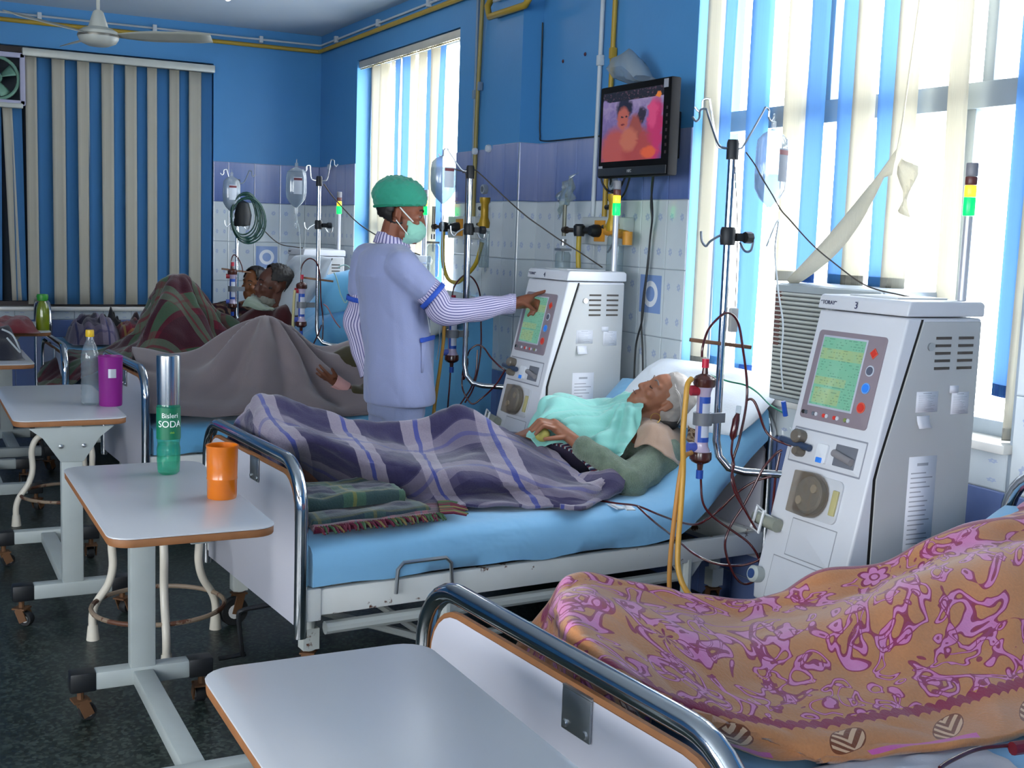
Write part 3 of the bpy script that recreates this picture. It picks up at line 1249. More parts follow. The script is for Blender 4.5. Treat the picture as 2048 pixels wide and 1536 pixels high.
# ------------------------------------------------------------ dialysis machines
MWHITE = mat('machine_white', '#d3d5da', .38, var=.03)
MGREY = mat('machine_side_grey', '#b4b6b6', .45, var=.03)
MAUVE = mat('mauve_bezel', '#8d8088', .4, var=.04)
RED = mat('red_key', '#b8342a', .4, emit=.25)
BLUEK = mat('blue_key', '#2f78d6', .4, emit=.25)
SLOT = mat('vent_slot_dark', '#4b4540', .7)
PAPER = mat('paper_white', '#d9dbe2', .8)


def lined_paper(name, ink='#60636e', head=.9):
    t = NT(name)
    sx = t.n('SeparateXYZ')
    t.l(t.n('UVMap').outputs[0], sx.inputs[0])
    rows = t.math('MULTIPLY', sx.outputs[1], 20)
    ln = t.step(t.math('FRACT', rows), .35, .6)
    wn = t.n('TexWhiteNoise')
    wn.noise_dimensions = '1D'
    t.l(t.math('FLOOR', rows), wn.inputs['W'])
    e = t.math('LESS_THAN', sx.outputs[0], t.math('MULTIPLY_ADD', wn.outputs[0], .45, .45))
    f = t.math('MULTIPLY', t.math('MULTIPLY', ln, e), t.math('MULTIPLY', t.math('GREATER_THAN', sx.outputs[0], .1), t.step(sx.outputs[1], .06, .86)))
    hd = t.math('MULTIPLY', t.step(sx.outputs[1], .90, .93), t.step(sx.outputs[0], .3, .7))
    t.base(t.mix(t.math('MULTIPLY', t.math('ADD', f, hd), .65), lin('#d9dbe2'), lin(ink)))
    t.set(.8)
    return t.m


LINED = lined_paper('printed_notice_sheet')


def screen_mat():
    t = NT('green_touch_screen')
    sx = t.n('SeparateXYZ')
    t.l(t.n('UVMap').outputs[0], sx.inputs[0])
    x, y = sx.outputs[0], sx.outputs[1]
    bands = t.math('MAXIMUM', t.step(y, .68, .84), t.math('MULTIPLY', t.step(y, .30, .42), t.math('LESS_THAN', x, .75)))
    bands = t.math('MAXIMUM', bands, t.math('MULTIPLY', t.step(y, .03, .26), t.step(x, .05, .68)))
    c = t.mix(bands, lin('#5f9a80'), lin('#8f9a62'))
    c = t.mix(t.noise(40, 4, .6), c, lin('#6f9c84'))
    rows = t.math('MULTIPLY', y, 26)
    wn = t.n('TexWhiteNoise')
    wn.noise_dimensions = '2D'
    cv = t.n('CombineXYZ')
    t.l(t.math('FLOOR', t.math('MULTIPLY', x, 30)), cv.inputs[0])
    t.l(t.math('FLOOR', rows), cv.inputs[1])
    t.l(cv.outputs[0], wn.inputs['Vector'])
    tx = t.math('MULTIPLY', t.step(t.math('FRACT', rows), .3, .7), t.math('GREATER_THAN', wn.outputs[0], .72))
    c = t.mix(t.math('MULTIPLY', tx, .35), c, lin('#2f4a44'))
    t.base(c)
    t.l(c, t.b.inputs['Emission Color'])
    t.b.inputs['Emission Strength'].default_value = .42
    t.set(.12)
    return t.m


SCREEN = screen_mat()
LG = mat('lamp_green', '#06e84a', .3, emit=3)
LY = mat('lamp_yellow', '#ffd43a', .3, emit=.9)
LR = mat('lamp_red_dark', '#6a3a34', .35)
INK = mat('navy_print', '#23264a', .5)
HOSEY = mat('yellow_hose', '#c9963a', .45)
BLOOD = mat('blood_filled_tube', '#4a1216', .18, coat=.6)
CLEARP = clear('clear_tube', '#f0f4f6', .22, .06, '#d5dade')
MW = .37
FS = V((.19, 0, .825))
FL = FS.length
FU = FS / FL
FN = V((-FU.z, 0, FU.x))


def fp(s, t, n=0.0):
    """point on the sloped front: s from its left edge, t up the slope, n outward"""
    return V((0, MW - s, .45)) + FU * t + FN * n


FM = Matrix(((0, FU.x, FN.x), (-1, 0, 0), (0, FU.z, FN.z))).to_4x4()


def fm(s, t, n=0.0):
    M = FM.copy()
    M.translation = fp(s, t, n)
    return M


def plate(parent, name, mt, s0, s1, t0, t1, n0=-.002, n1=.003, r=.004, uv=False, bevel=.001):
    m = MB()
    w_, h = s1 - s0, t1 - t0
    m.prism(rrect(w_, h, r, 4), n0, n1, 'z', M=fm((s0 + s1) / 2, (t0 + t1) / 2))
    if uv:
        k = len(rrect(w_, h, r, 4))
        for i, p in enumerate(rrect(w_, h, r, 4) * 2):
            m.uv[i] = (p[0] / w_ + .5, p[1] / h + .5)
    return m.obj(name, mt, parent, bevel=0 if uv else bevel)


def make_machine(label, loc, rz=0.0, number='3', lit=True, scale_y=1.0, group='dialysis machines by the window wall'):
    r = thing('dialysis_machine', label, 'machine', loc, rz, group)
    m = MB()
    m.prism([(.0, .40), (.0, .45), (.19, 1.275), (.30, 1.275), (.30, .40)], 0, MW, 'y')
    m.box((.27, MW / 2, .84), (.44, MW - .004, .87))
    body = MB()
    body.prism([(.0, .40), (.0, .45), (.196, 1.302), (.49, 1.302), (.49, .14), (.06, .14), (.06, .40)], 0, MW, 'y')
    bd = body.obj('body', MWHITE, r, bevel=.008, seg=3)
    m = MB()
    m.prism([(.188, 1.306), (.196, 1.342), (.204, 1.35), (.485, 1.35), (.497, 1.342), (.497, 1.306)], -.003, MW + .003, 'y')
    hood = m.obj('hood', MWHITE, r, bevel=.006, seg=3)
    text('\u201cTORAY\u201d', .017, (.1895, MW - .045, 1.326), (0, -1, 0), (.12, 0, .99), INK, hood, 'brand_lettering')
    if number:
        text(number, .03, (.1885, MW - .165, 1.324), (0, -1, 0), (.12, 0, .99), INK, hood, 'number')
    m = MB()
    m.box((.34, .19, 1.352), (.2, .2, .006))
    m.obj('tray_mat', mat('pale_tray', '#c4c8ca', .5), hood, bevel=.002)
    for side in (0, 1):
        y0, y1 = (-.005, .001) if side == 0 else (MW - .001, MW + .005)
        m = MB()
        m.prism([(.115, .16), (.115, .84), (.13, .90), (.255, 1.292), (.484, 1.292), (.484, .16)], y0, y1, 'y')
        sp = m.obj('side_panel', MGREY, r, bevel=.002)
        m = MB()
        m.prism([(.105, .16), (.105, .84), (.121, .90), (.247, 1.298), (.255, 1.298), (.13, .90), (.115, .84), (.115, .16)], y0 * .2 if side == 0 else MW - .002, y1 if side == 0 else MW + .0015, 'y')
        m.obj('panel_gap', mat('panel_gap_black', '#14110f', .8), sp)
        ys = -.0055 if side == 0 else MW + .0055
        for cx in (.335, .425):
            for k in range(5):
                m = MB()
                m.box((cx, ys, 1.245 - k * .022), (.06, .003, .008))
                m.obj('vent_slot', SLOT, sp)
        if side == 0:
            m = MB()
            m.lathe([(0, 0), (.012, 0), (.012, .006), (0, .006)], 14, M=Matrix.Translation((.285, -.004, 1.22)) @ Matrix.Rotation(pi / 2, 4, 'X'))
            m.obj('lock', STEEL, sp)
            for (x0, x1, z0, z1, mt) in ((.235, .345, .62, .90, LINED), (.245, .33, 1.03, 1.09, LINED), (.385, .455, 1.02, 1.085, LINED), (.375, .41, 1.083, 1.105, PAPER)):
                m = MB()
                P = [(x0, -.0056, z0), (x1, -.0062, z0), (x1, -.0056, z1), (x0, -.0056, z1)]
                m.add(P, [(0, 1, 2, 3)])
                for i, q in enumerate(((0, 0), (1, 0), (1, 1), (0, 1))):
                    m.uv[i] = q
                m.obj('notice', mt, sp, solid=.0008)
            m = MB()
            m.grid([[(.25 + .05 * j / 3, -.008 - .012 * (k / 3) ** 2 - .003 * sin(j * 2), .985 + .035 * (1 - k / 3)) for j in range(4)] for k in range(4)])
            m.obj('curled_note', PAPER, sp, solid=.0008)
    # front: bezel, screen, keys
    bz = plate(r, 'bezel', MAUVE, .028, .315, .535, .812, -.002, .004, .012)
    plate(bz, 'screen_rim', mat('pale_rim', '#b8bcc8', .4), .052, .243, .575, .797, .002, .0052, .002)
    plate(bz, 'screen', SCREEN, .058, .237, .581, .791, .003, .0060, .001, uv=True)
    for k, (t_, mt, col) in enumerate(((.760, RED, 4), (.708, mat('grey_key', '#5b6070', .4), 20), (.656, BLUEK, 20), (.598, RED, 20))):
        m = MB()
        m.lathe([(0, .0), (.0165, 0), (.0165, .002), (0, .002)], col if col > 4 else 4, M=fm(.277, t_, .004))
        rim = m.obj('key_rim', mat('key_rim_pale', '#c2c8d4', .4) if k in (1,) else (mat('key_rim_red', '#d8604a', .4) if mt == RED else mat('key_rim_blue', '#6aa4e8', .4)), bz)
        m = MB()
        m.lathe([(0, .0), (.0125, 0), (.0125, .0035), (0, .0035)], col if col > 4 else 4, M=fm(.277, t_, .004))
        m.obj('key', mt, bz)
    for k in range(5):
        m = MB()
        m.lathe([(0, .0), (.0062, 0), (.0062, .003), (0, .003)], 12, M=fm(.055 + .046 * k, .553, .004))
        m.obj('key', (STEEL, mat('pale_key', '#c9ccd2', .4), mat('pale_key', '#c9ccd2', .4), mat('pale_key', '#c9ccd2', .4), mat('pale_key', '#c9ccd2', .4))[k], bz)
        m = MB()
        m.lathe([(0, .0), (.0062, 0), (.0062, .003), (0, .003)], 12, M=fm(.042 + .046 * k, .553, .004))
        m.obj('key', (DARKM, STEEL, RED, RED, mat('olive_key', '#7c8a4a', .4))[k], bz)
    # syringe drive bay
    bay = plate(r, 'syringe_bay', mat('bay_line', '#8d8f98', .5), .02, .335, .395, .505, -.003, .0008, .003)
    plate(bay, 'bay_plate', MWHITE, .024, .331, .400, .500, -.002, .0025, .003)
    plate(bay, 'bay_recess', mat('bay_recess_grey', '#70737c', .5), .215, .305, .415, .48, .0, .0035, .002)
    m = MB()
    m.tube([fp(-.01, .455, .016), fp(.12, .447, .016)], .011, 12)
    m.obj('clamp_rod', mat('dark_blue_rod', '#33425c', .35), bay)
    m = MB()
    m.lathe([(0, 0), (.02, 0), (.022, .01), (.022, .03), (.017, .036), (0, .036)], 16, M=fm(.065, .475, .002))
    m.lathe([(0, 0), (.015, 0), (.017, .02), (.012, .034), (0, .034)], 14, M=fm(.078, .43, .002))
    m.obj('clamp_knob', mat('smoky_knob', '#6a6258', .25), bay)
    plate(bay, 'door_tab', mat('tab_white', '#dfe2e6', .4), .145, .19, .412, .47, .002, .012, .006)
    plate(bay, 'door_catch', BLUEK, .155, .178, .412, .428, .011, .016, .003)
    m = MB()
    m.tube([fp(.22, .452, .012), fp(.30, .436, .012)], .011, 12)
    m.obj('syringe', mat('smoky_syringe', '#8a8688', .25), bay)
    # blood pump with its smoky cover
    pump = plate(r, 'blood_pump', mat('pump_housing', '#c4c6ca', .4), .095, .285, .245, .375, -.002, .006, .02)
    m = MB()
    m.lathe([(0, .0), (.056, 0), (.056, .02), (.050, .026), (0, .026)], 26, M=fm(.175, .312, .006))
    m.obj('rotor', mat('rotor_grey', '#9a9a9a', .4), pump)
    for k in range(2):
        m = MB()
        a = .7 + k * pi
        m.lathe([(0, 0), (.013, 0), (.013, .03), (0, .03)], 12, M=fm(.175 + .034 * cos(a), .312 + .034 * sin(a), .008))
        m.obj('roller', mat('roller_pale', '#c9c4b8', .35), pump)
    m = MB()
    pts = [(.105, .375), (.175, .38)] + [(.175 + .068 * cos(a), .312 + .068 * sin(a)) for a in [radians(80 - 16 * i) for i in range(11)]] + [(.105, .248)]
    m.prism([(p[0] - .175, p[1] - .312) for p in pts][::-1], .008, .04, 'z', M=fm(.175, .312, 0))
    m.obj('pump_cover', clear('smoky_cover', '#e0d8cc', .16, .1, '#8d857c'), pump, bevel=.004)
    m = MB()
    m.prism(rrect(.022, .075, .003), .006, .014, 'z', M=fm(.268, .308))
    m.obj('latch', mat('latch_cream', '#b7ae7a', .4), pump, bevel=.002)
    # doors below
    for (s0, s1, t0, t1) in ((.105, .30, .115, .232), (.06, .29, -.03, .105)):
        dd = plate(r, 'door', mat('door_line', '#94969c', .5), s0, s1, t0, t1, -.003, .0006, .002)
        plate(dd, 'door_face', MWHITE, s0 + .003, s1 - .003, t0 + .003, t1 - .003, -.002, .0018, .002)
    # dialysate clamp and blue sampling port at the left edge
    m = MB()
    m.tube([fp(-.035, .20, .02), fp(.07, .192, .02)], .021, 14)
    m.obj('air_detector', mat('olive_grey_plastic', '#8e9184', .4), r)
    m = MB()
    m.tube([fp(-.012, .235, .045), fp(-.018, .165, .045), fp(.02, .155, .045), fp(.022, .225, .045)], .005, 8, closed=True)
    m.obj('clip', mat('clip_white', '#dde0e2', .35), r)
    m = MB()
    m.lathe([(0, 0), (.024, 0), (.026, .012), (.026, .03), (.02, .036), (0, .036)], 18, M=fm(.022, .028, 0))
    pt = m.obj('port', mat('port_grey', '#b5bcb8', .35), r)
    m = MB()
    m.lathe([(0, 0), (.0155, 0), (.0155, .002), (0, .002)], 16, M=fm(.022, .028, .036))
    m.obj('port_disc', mat('navy_disc', '#2c4678', .4), pt)
    # connector tray under the front
    m = MB()
    m.prism([(.02, .40), (-.02, .36), (-.035, .27), (-.01, .25), (.07, .25), (.07, .40)], .03, MW - .03, 'y')
    tr = m.obj('connector_tray', MWHITE, r, bevel=.008)
    for q, mt in ((.27, BLUEK), (.16, RED)):
        m = MB()
        m.box((-.0305, q, .335), (.004, .03, .026), rot=(0, .16, 0))
        m.obj('marker', mat('marker_blue', '#24408a', .5) if mt == BLUEK else mat('marker_red', '#b01c22', .5), tr)
        m = MB()
        m.tube([(-.03, q + .02, .295), (-.06, q + .03, .30)], .012, 12)
        m.tube([(-.06, q + .03, .30), (-.075, q + .034, .302)], .016, 12)
        m.obj('coupling', STEEL, tr)
    # chassis and casters
    m = MB()
    m.box((.27, MW / 2, .115), (.5, MW + .06, .05))
    m.obj('base', MGREY, r, bevel=.01)
    for x in (.06, .48):
        for y in (.01, MW - .01):
            caster(r, x, y, .1, .032, rot=x * 5 + y, mats=DARKM)
    # signal tower
    m = MB()
    m.tube([(.465, .06, 1.345), (.465, .06, 1.60)], .013, 12)
    tw = m.obj('signal_tower', mat('tower_pole', '#c4c6cc', .3, .3), r)
    for z0, z1, mt, nm in ((1.60, 1.655, LG if lit else LR, 'green_lamp'), (1.655, 1.69, LY, 'yellow_lamp'), (1.69, 1.715, LR, 'red_lamp'), (1.715, 1.755, mat('tower_cap', '#8a8a90', .4), 'tower_cap')):
        m = MB()
        m.lathe([(0, z0 + .001), (.0165, z0 + .001), (.0175, z0 + .004), (.0175, z1 - .003), (.0165, z1 - .0005), (0, z1 - .0005)], 16, c=(.465, .06, 0))
        m.obj(nm, mt, tw)
    return r


M3 = make_machine('dialysis machine marked 3 with green screen, beside the nearest window', (2.36, 2.52, 0))
M4 = make_machine('dialysis machine whose screen the nurse is touching, below the television', (2.42, 4.58, 0), number='4')
M2 = make_machine('dialysis machine hidden behind the nurse, only its lit signal tower showing', (2.46, 6.89, 0), number='')
M2.scale = (1, .75, 1)
M1 = make_machine('pale dialysis machine in the far corner behind the white pillow', (2.32, 8.10, 0), number='')


# ------------------------------------------------------------ drip poles, dialyzers, blood lines
BAGP = clear('bag_plastic', '#d5dfe6', .34, .07, '#c3cfd9')
FLUID = clear('saline', '#d9e4ea', .16, .03, '#c0ced8')
BLUEC = mat('blue_connector', '#2050b0', .4)
REDC = mat('red_connector', '#c01838', .4)
HEADER = mat('dark_blood_header', '#4a241c', .25, coat=.4)
FIBRE = mat('lilac_fibre_bundle', '#b9aac0', .3, coat=.6)


def jpole(label, loc, sgn=(1, -1), hooks=True, tilt=0.0):
    """chrome drip pole growing out of the side of a dialysis machine"""
    r = thing('drip_pole', label, 'pole', loc, 0, 'drip poles on the dialysis machines')
    m = MB()
    pts = [(0, 0, 1.78), (0, 0, 1.0), (0, 0, .88), (.006, -.01, .83), (.03, -.03, .795), (.07, -.06, .785), (.16, -.13, .785), (.2, -.19, .785)]
    m.tube(pts, .0125, 12)
    m.obj('pole', CHROME, r, angle=60)
    m = MB()
    m.lathe([(0, 1.75), (.019, 1.75), (.019, 1.80), (.016, 1.81), (0, 1.81)], 14)
    m.obj('hub', DARKM if hooks else STEEL, r)
    if hooks:
        for dx, dy, h in hooks:
            L = sqrt(dx * dx + dy * dy)
            ux, uy = dx / L, dy / L
            m = MB()
            m.tube(cr([(.01 * ux, .01 * uy, 1.785), (.03 * ux, .03 * uy, 1.785), (.05 * ux, .05 * uy, 1.80), (dx * .95, dy * .95, h), (dx, dy, h + .012), (dx + .018 * ux, dy + .018 * uy, h + .008), (dx + .02 * ux, dy + .02 * uy, h - .015), (dx + .03 * ux, dy + .03 * uy, h - .025), (dx + .042 * ux, dy + .042 * uy, h - .012)], 5), .0035, 6)
            m.obj('hook', STEEL, r)
    m = MB()
    m.lathe([(0, 1.49), (.022, 1.49), (.024, 1.50), (.024, 1.535), (.02, 1.545), (0, 1.545)], 12)
    m.box((.035, -.012, 1.515), (.03, .02, .025))
    cl = m.obj('clamp', DARKM, r)
    m = MB()
    m.lathe([(0, -.012), (.018, -.012), (.018, .012), (0, .012)], 8, M=Matrix.Translation((.062, -.02, 1.515)) @ Matrix.Rotation(pi / 2, 4, 'Y'))
    m.obj('clamp_knob', BLACK, cl)
    m = MB()
    m.tube(cr([(-.02, .01, 1.52), (-.05, .02, 1.50), (-.062, .025, 1.485), (-.075, .03, 1.50), (-.078, .032, 1.53)], 5), .004, 6)
    m.obj('clamp_hook', STEEL, cl)
    m = MB()
    m.tube(cr([(.04, -.01, 1.50), (.055, -.015, 1.475), (.075, -.02, 1.475), (.082, -.022, 1.505)], 5), .004, 6)
    m.obj('clamp_hook', STEEL, cl)
    m = MB()
    m.bar((-.10, .03, 1.195), (.09, -.03, 1.175), .018, .012)
    m.obj('cross_bracket', mat('rusty_bracket', '#7a5a44', .5, .4, var=.3), r, bevel=.002)
    return r


def dialyzer(label, loc, lean=0.0, group='dialyzers clamped to the drip poles'):
    """fibre cylinder with two blood headers, side ports, label; loc = its middle"""
    r = thing('dialyzer', label, 'dialyzer', loc, 0, group)
    m = MB()
    m.lathe([(.0, -.115), (.026, -.115), (.029, -.10), (.022, -.085), (.0205, -.075), (.0205, .075), (.022, .085), (.027, .10), (.0, .10)], 20)
    m.obj('fibre_case', FIBRE, r)
    for s in (1, -1):
        m = MB()
        m.lathe([(0, s * .10), (.032, s * .10), (.034, s * .108), (.034, s * .124), (.028, s * .132), (.010, s * .140), (.008, s * .160), (0, s * .160)], 20)
        hd = m.obj('header', HEADER, r)
        m = MB()
        m.lathe([(0, s * .158), (.011, s * .158), (.011, s * .185), (0, s * .185)], 12)
        m.obj('connector', REDC if s > 0 else BLUEC, hd)
        m = MB()
        m.tube([(-.018, .004, s * .088), (-.042, .010, s * .088)], .016, 12)
        m.obj('port_cap', mat('port_red', '#b02838', .4) if s > 0 else mat('port_blue', '#4a5cb0', .4), hd)
    m = MB()
    G = [[(.0212 * cos(a), .0212 * sin(a), z) for a in [radians(-160 + 14 * k) for k in range(9)]] for z in (-.07, .07)]
    m.grid(G)
    lb = m.obj('case_label', mat('white_label', '#c9cfdc', .5), r)
    for z0, z1 in ((-.07, -.055), (.05, .07)):
        m = MB()
        m.grid([[(.0216 * cos(a), .0216 * sin(a), z) for a in [radians(-160 + 14 * k) for k in range(9)]] for z in (z0, z1)])
        m.obj('label_band', BLUEC, lb)
    m = MB()
    m.grid([[(.0216 * cos(a), .0216 * sin(a), z) for a in [radians(-160 + 14 * k) for k in range(3)]] for z in (-.055, .05)])
    m.obj('label_stripe', BLUEC, lb)
    m = MB()
    m.lathe([(.021, -.018), (.030, -.018), (.030, .02), (.021, .02)], 16, caps=False)
    m.bar((.02, 0, 0), (.085, .01, 0), .018, .03)
    m.obj('holder', mat('grey_holder', '#70747a', .4), r)
    r.rotation_euler = (0, lean, 0)
    return r


def line(name, label, cat, pts, rad, mt, n=6, group=None, parent=None):
    m = MB()
    m.tube(cr(pts, 7), rad, n)
    o = m.obj(name, mt, parent, angle=80)
    return tag(o, label, cat, group) if parent is None else o


def drip_bag(label, loc, w_=.062, d_=.04, h=.20, ang=0.0, tube_pts=None, group='infusion bags on the drip poles', fill=.6, dark=False):
    """loc = bottom outlet of the bag"""
    r = thing('infusion_bag', label, 'drip bag', loc, ang, group)
    m = MB()
    pr = [(.10, 0), (.28, .010), (.62, .03), (.92, .06), (1.0, .10), (1.0, h * .5), (.98, h - .06), (.88, h - .03), (.6, h - .012), (.2, h), (.12, h + .004)]
    n = 20
    vs = [[(w_ * q * cos(2 * pi * j / n), d_ * min(1, q * 1.1) * sin(2 * pi * j / n), z) for j in range(n + 1)] for q, z in pr]
    m.grid(vs)
    bag = m.obj('bag', BAGP, r, angle=80)
    m = MB()
    k = 0.93
    lim = h * fill
    fr = [(q * k, z + .003) for q, z in pr if z < lim] + [(pr[5][0] * k, lim), (.02, lim)]
    m.grid([[(w_ * q * cos(2 * pi * j / n), d_ * min(1, q * 1.1) * sin(2 * pi * j / n), z) for j in range(n + 1)] for q, z in fr])
    m.obj('fluid', FLUID, r, angle=80)
    m = MB()
    m.grid([[(w_ * 1.0 * a, -sqrt(max(0, 1 - a * a)) * d_ - .0012, z) for a in (-.42, -.2, 0, .2, .38)] for z in (h * .34, h * .76)])
    lb = m.obj('bag_label', mat('bag_label_grey', '#6b7684', .6) if dark else mat('bag_label', '#c4ccd6', .6), r)
    m = MB()
    m.grid([[(w_ * a, -sqrt(max(0, 1 - a * a)) * d_ - .0018, z) for a in (-.42, -.2, 0, .2, .38)] for z in (h * .68, h * .74)])
    m.obj('label_band', mat('label_band_maroon', '#6a2a34', .6), lb)
    m = MB()
    m.box((0, 0, h + .012), (.02, .006, .03))
    m.tube([(0, 0, h + .02), (0, 0, h + .05)], .003, 6)
    m.obj('hanger', CLEARP, r)
    m = MB()
    m.lathe([(0, .006), (.011, .004), (.012, -.035), (.007, -.04), (.006, -.06), (.0095, -.065), (.0095, -.115), (.004, -.125), (0, -.125)], 12)
    m.obj('drip_chamber', CLEARP, r)
    if tube_pts:
        m = MB()
        c_, s_ = cos(-ang), sin(-ang)
        q = []
        for p in [V(loc) + V((0, 0, -.12))] + [V(p) for p in tube_pts]:
            d = p - V(loc)
            q.append((d.x * c_ - d.y * s_, d.x * s_ + d.y * c_, d.z))
        m.tube(cr(q, 6), .0028, 6)
        m.obj('drip_tube', mat('white_tube', '#c9d2d6', .3), r, angle=80)
    return r


HK = ((-.085, .03, 1.885), (-.055, .06, 1.92), (.13, .02, 1.905))
# --- bed of the woman
jpole('chrome drip pole with hooks in front of the bright window, beside machine 3', (2.285, 3.02, 0), hooks=HK)
dialyzer('dialyzer with blue label and brown ends beside the sleeping woman', (2.183, 2.960, 0.960))
drip_bag('clear infusion bottle with grey label hanging against the bright window', (2.445, 3.03, 1.61), .062, .045, .24, .35, [(2.485, 3.030, 1.574), (2.496, 3.050, 1.479), (2.494, 3.020, 1.354), (2.506, 3.000, 1.244), (2.490, 2.980, 1.134), (2.506, 2.980, 1.038)], fill=.42, dark=True)
G3 = 'blood lines beside machine 3'
line('blood_line', 'blood tube arching from the dialyzer top over the drip pole', 'tube', [(2.168, 2.960, 1.151), (2.170, 2.960, 1.187), (2.199, 2.970, 1.240), (2.264, 2.980, 1.283), (2.310, 2.980, 1.257), (2.330, 2.970, 1.168), (2.353, 2.970, 1.062), (2.345, 2.960, 0.985), (2.319, 2.950, 0.889), (2.300, 2.950, 0.825), (2.296, 2.940, 0.775), (2.314, 2.930, 0.717), (2.347, 2.920, 0.656), (2.395, 2.930, 0.599)], .0042, BLOOD)
line('blood_line', 'blood tube running from the dark drip chamber down past the pole bend', 'tube', [(2.286, 2.940, 0.893), (2.285, 2.940, 0.854), (2.297, 2.940, 0.814), (2.275, 2.920, 0.780), (2.284, 2.910, 0.734), (2.318, 2.900, 0.679), (2.362, 2.900, 0.620), (2.385, 2.910, 0.603)], .004, BLOOD)
line('blood_line', 'blood tube curving from the pole to the pump of machine 3', 'tube', [(2.349, 2.960, 1.013), (2.364, 2.960, 1.016), (2.372, 2.950, 1.006), (2.382, 2.940, 0.977), (2.404, 2.930, 0.920), (2.421, 2.900, 0.895), (2.466, 2.860, 0.875), (2.480, 2.800, 0.852)], .0042, BLOOD)
line('blood_line', 'long blood tube looping below the dialyzer and back up to machine 3', 'tube', [(2.187, 2.960, 0.814), (2.190, 2.960, 0.762), (2.195, 2.950, 0.699), (2.228, 2.940, 0.656), (2.298, 2.930, 0.608), (2.362, 2.920, 0.562), (2.404, 2.920, 0.502), (2.394, 2.920, 0.446), (2.356, 2.930, 0.431), (2.316, 2.930, 0.464), (2.289, 2.940, 0.527), (2.281, 2.940, 0.577), (2.304, 2.940, 0.631), (2.337, 2.930, 0.687), (2.369, 2.920, 0.755), (2.389, 2.910, 0.805), (2.425, 2.900, 0.849), (2.441, 2.890, 0.863)], .004, BLOOD)
line('blood_line', 'blood tube lying across the blue sheet from the taped patch to machine 3', 'tube', [(2.264, 3.700, 0.542), (2.312, 3.620, 0.543), (2.332, 3.520, 0.554), (2.348, 3.400, 0.547), (2.297, 3.200, 0.571), (2.265, 3.060, 0.603), (2.294, 3.000, 0.657), (2.329, 2.960, 0.719), (2.371, 2.930, 0.759), (2.414, 2.900, 0.779)], .004, BLOOD)
line('blood_line', 'blood tube sagging below the bed rail toward the blue port of machine 3', 'tube', [(2.319, 3.500, 0.558), (2.329, 3.400, 0.522), (2.270, 3.200, 0.524), (2.243, 3.050, 0.509), (2.276, 2.980, 0.492), (2.336, 2.940, 0.490), (2.382, 2.910, 0.507), (2.409, 2.890, 0.541)], .004, BLOOD)
line('blood_line', 'short blood tube running straight down the left edge of machine 3', 'tube', [(2.442, 2.900, 0.853), (2.431, 2.900, 0.790), (2.429, 2.900, 0.743), (2.427, 2.900, 0.668), (2.426, 2.900, 0.581), (2.422, 2.900, 0.551)], .0045, BLOOD)
m = MB()
m.tube([(2.309, 2.950, 0.975), (2.303, 2.950, 0.954), (2.291, 2.945, 0.905), (2.288, 2.945, 0.892)], [.006, .0115, .0115, .004], 12)
o = tag(m.obj('venous_chamber', BLOOD), 'dark red drip chamber clipped beside the drip pole', 'chamber')
m = MB()
m.tube([(2.315, 2.955, 0.996), (2.309, 2.950, 0.972)], .008, 10)
m.obj('chamber_top', CLEARP, o)
line('dialysate_hose', 'yellow hose hanging from the upper port of the dialyzer to the floor', 'hose', [(2.127, 2.950, 1.087), (2.106, 2.940, 1.069), (2.095, 2.930, 1.011), (2.085, 2.920, 0.922), (2.092, 2.920, 0.814), (2.084, 2.910, 0.710), (2.074, 2.900, 0.590), (2.066, 2.880, 0.518), (2.075, 2.850, 0.464), (2.107, 2.820, 0.426), (2.150, 2.800, 0.394)], .0085, HOSEY, 10)
line('dialysate_hose', 'yellow hose hanging from the lower port of the dialyzer beside its twin', 'hose', [(2.134, 2.940, 0.862), (2.100, 2.930, 0.850), (2.089, 2.930, 0.797), (2.080, 2.930, 0.706), (2.071, 2.930, 0.582), (2.069, 2.930, 0.489), (2.076, 2.930, 0.410), (2.082, 2.920, 0.349)], .0075, mat('orange_hose', '#b9823e', .45), 10)
line('sensor_wire', 'thin white looping tube on the front of machine 3', 'tube', [(2.441, 2.860, 0.939), (2.459, 2.840, 0.902), (2.465, 2.830, 0.841), (2.472, 2.820, 0.780), (2.483, 2.820, 0.740), (2.474, 2.820, 0.701), (2.455, 2.830, 0.653), (2.448, 2.830, 0.622), (2.455, 2.830, 0.557), (2.471, 2.830, 0.508), (2.491, 2.830, 0.425)], .0022, mat('white_tube', '#c9d2d6', .3))
line('sensor_wire', 'thin white tube dropping to the blue marker of machine 3', 'tube', [(2.447, 2.840, 0.754), (2.458, 2.840, 0.698), (2.456, 2.840, 0.626), (2.447, 2.850, 0.569), (2.427, 2.860, 0.520), (2.424, 2.870, 0.445)], .0022, mat('white_tube', '#c9d2d6', .3))
line('pressure_tube', 'thin green tube running over the white pillow', 'tube', [(2.492, 3.350, 1.042), (2.530, 3.300, 1.026), (2.606, 3.300, 1.010), (2.622, 3.250, 0.990), (2.556, 3.100, 0.971), (2.526, 3.000, 0.962)], .003, mat('green_tube', '#2f8f6a', .4))
m = MB()
m.tube([(2.485, 2.950, 1.006), (2.497, 2.950, 0.959)], .008, 8)
tag(m.obj('blue_clamp', BLUEC), 'blue plastic clamp at the left edge of machine 3', 'clamp')
m = MB()
m.box((2.316, 3.630, 0.529), (.05, .05, .004), rot=(.15, .1, .3))
m.box((2.329, 3.570, 0.536), (.04, .03, .004), rot=(.3, .1, .1))
tag(m.obj('tape_patch', mat('white_tape', '#d9e0e6', .7)), 'white tape patch holding tubes to the blue sheet edge', 'tape')
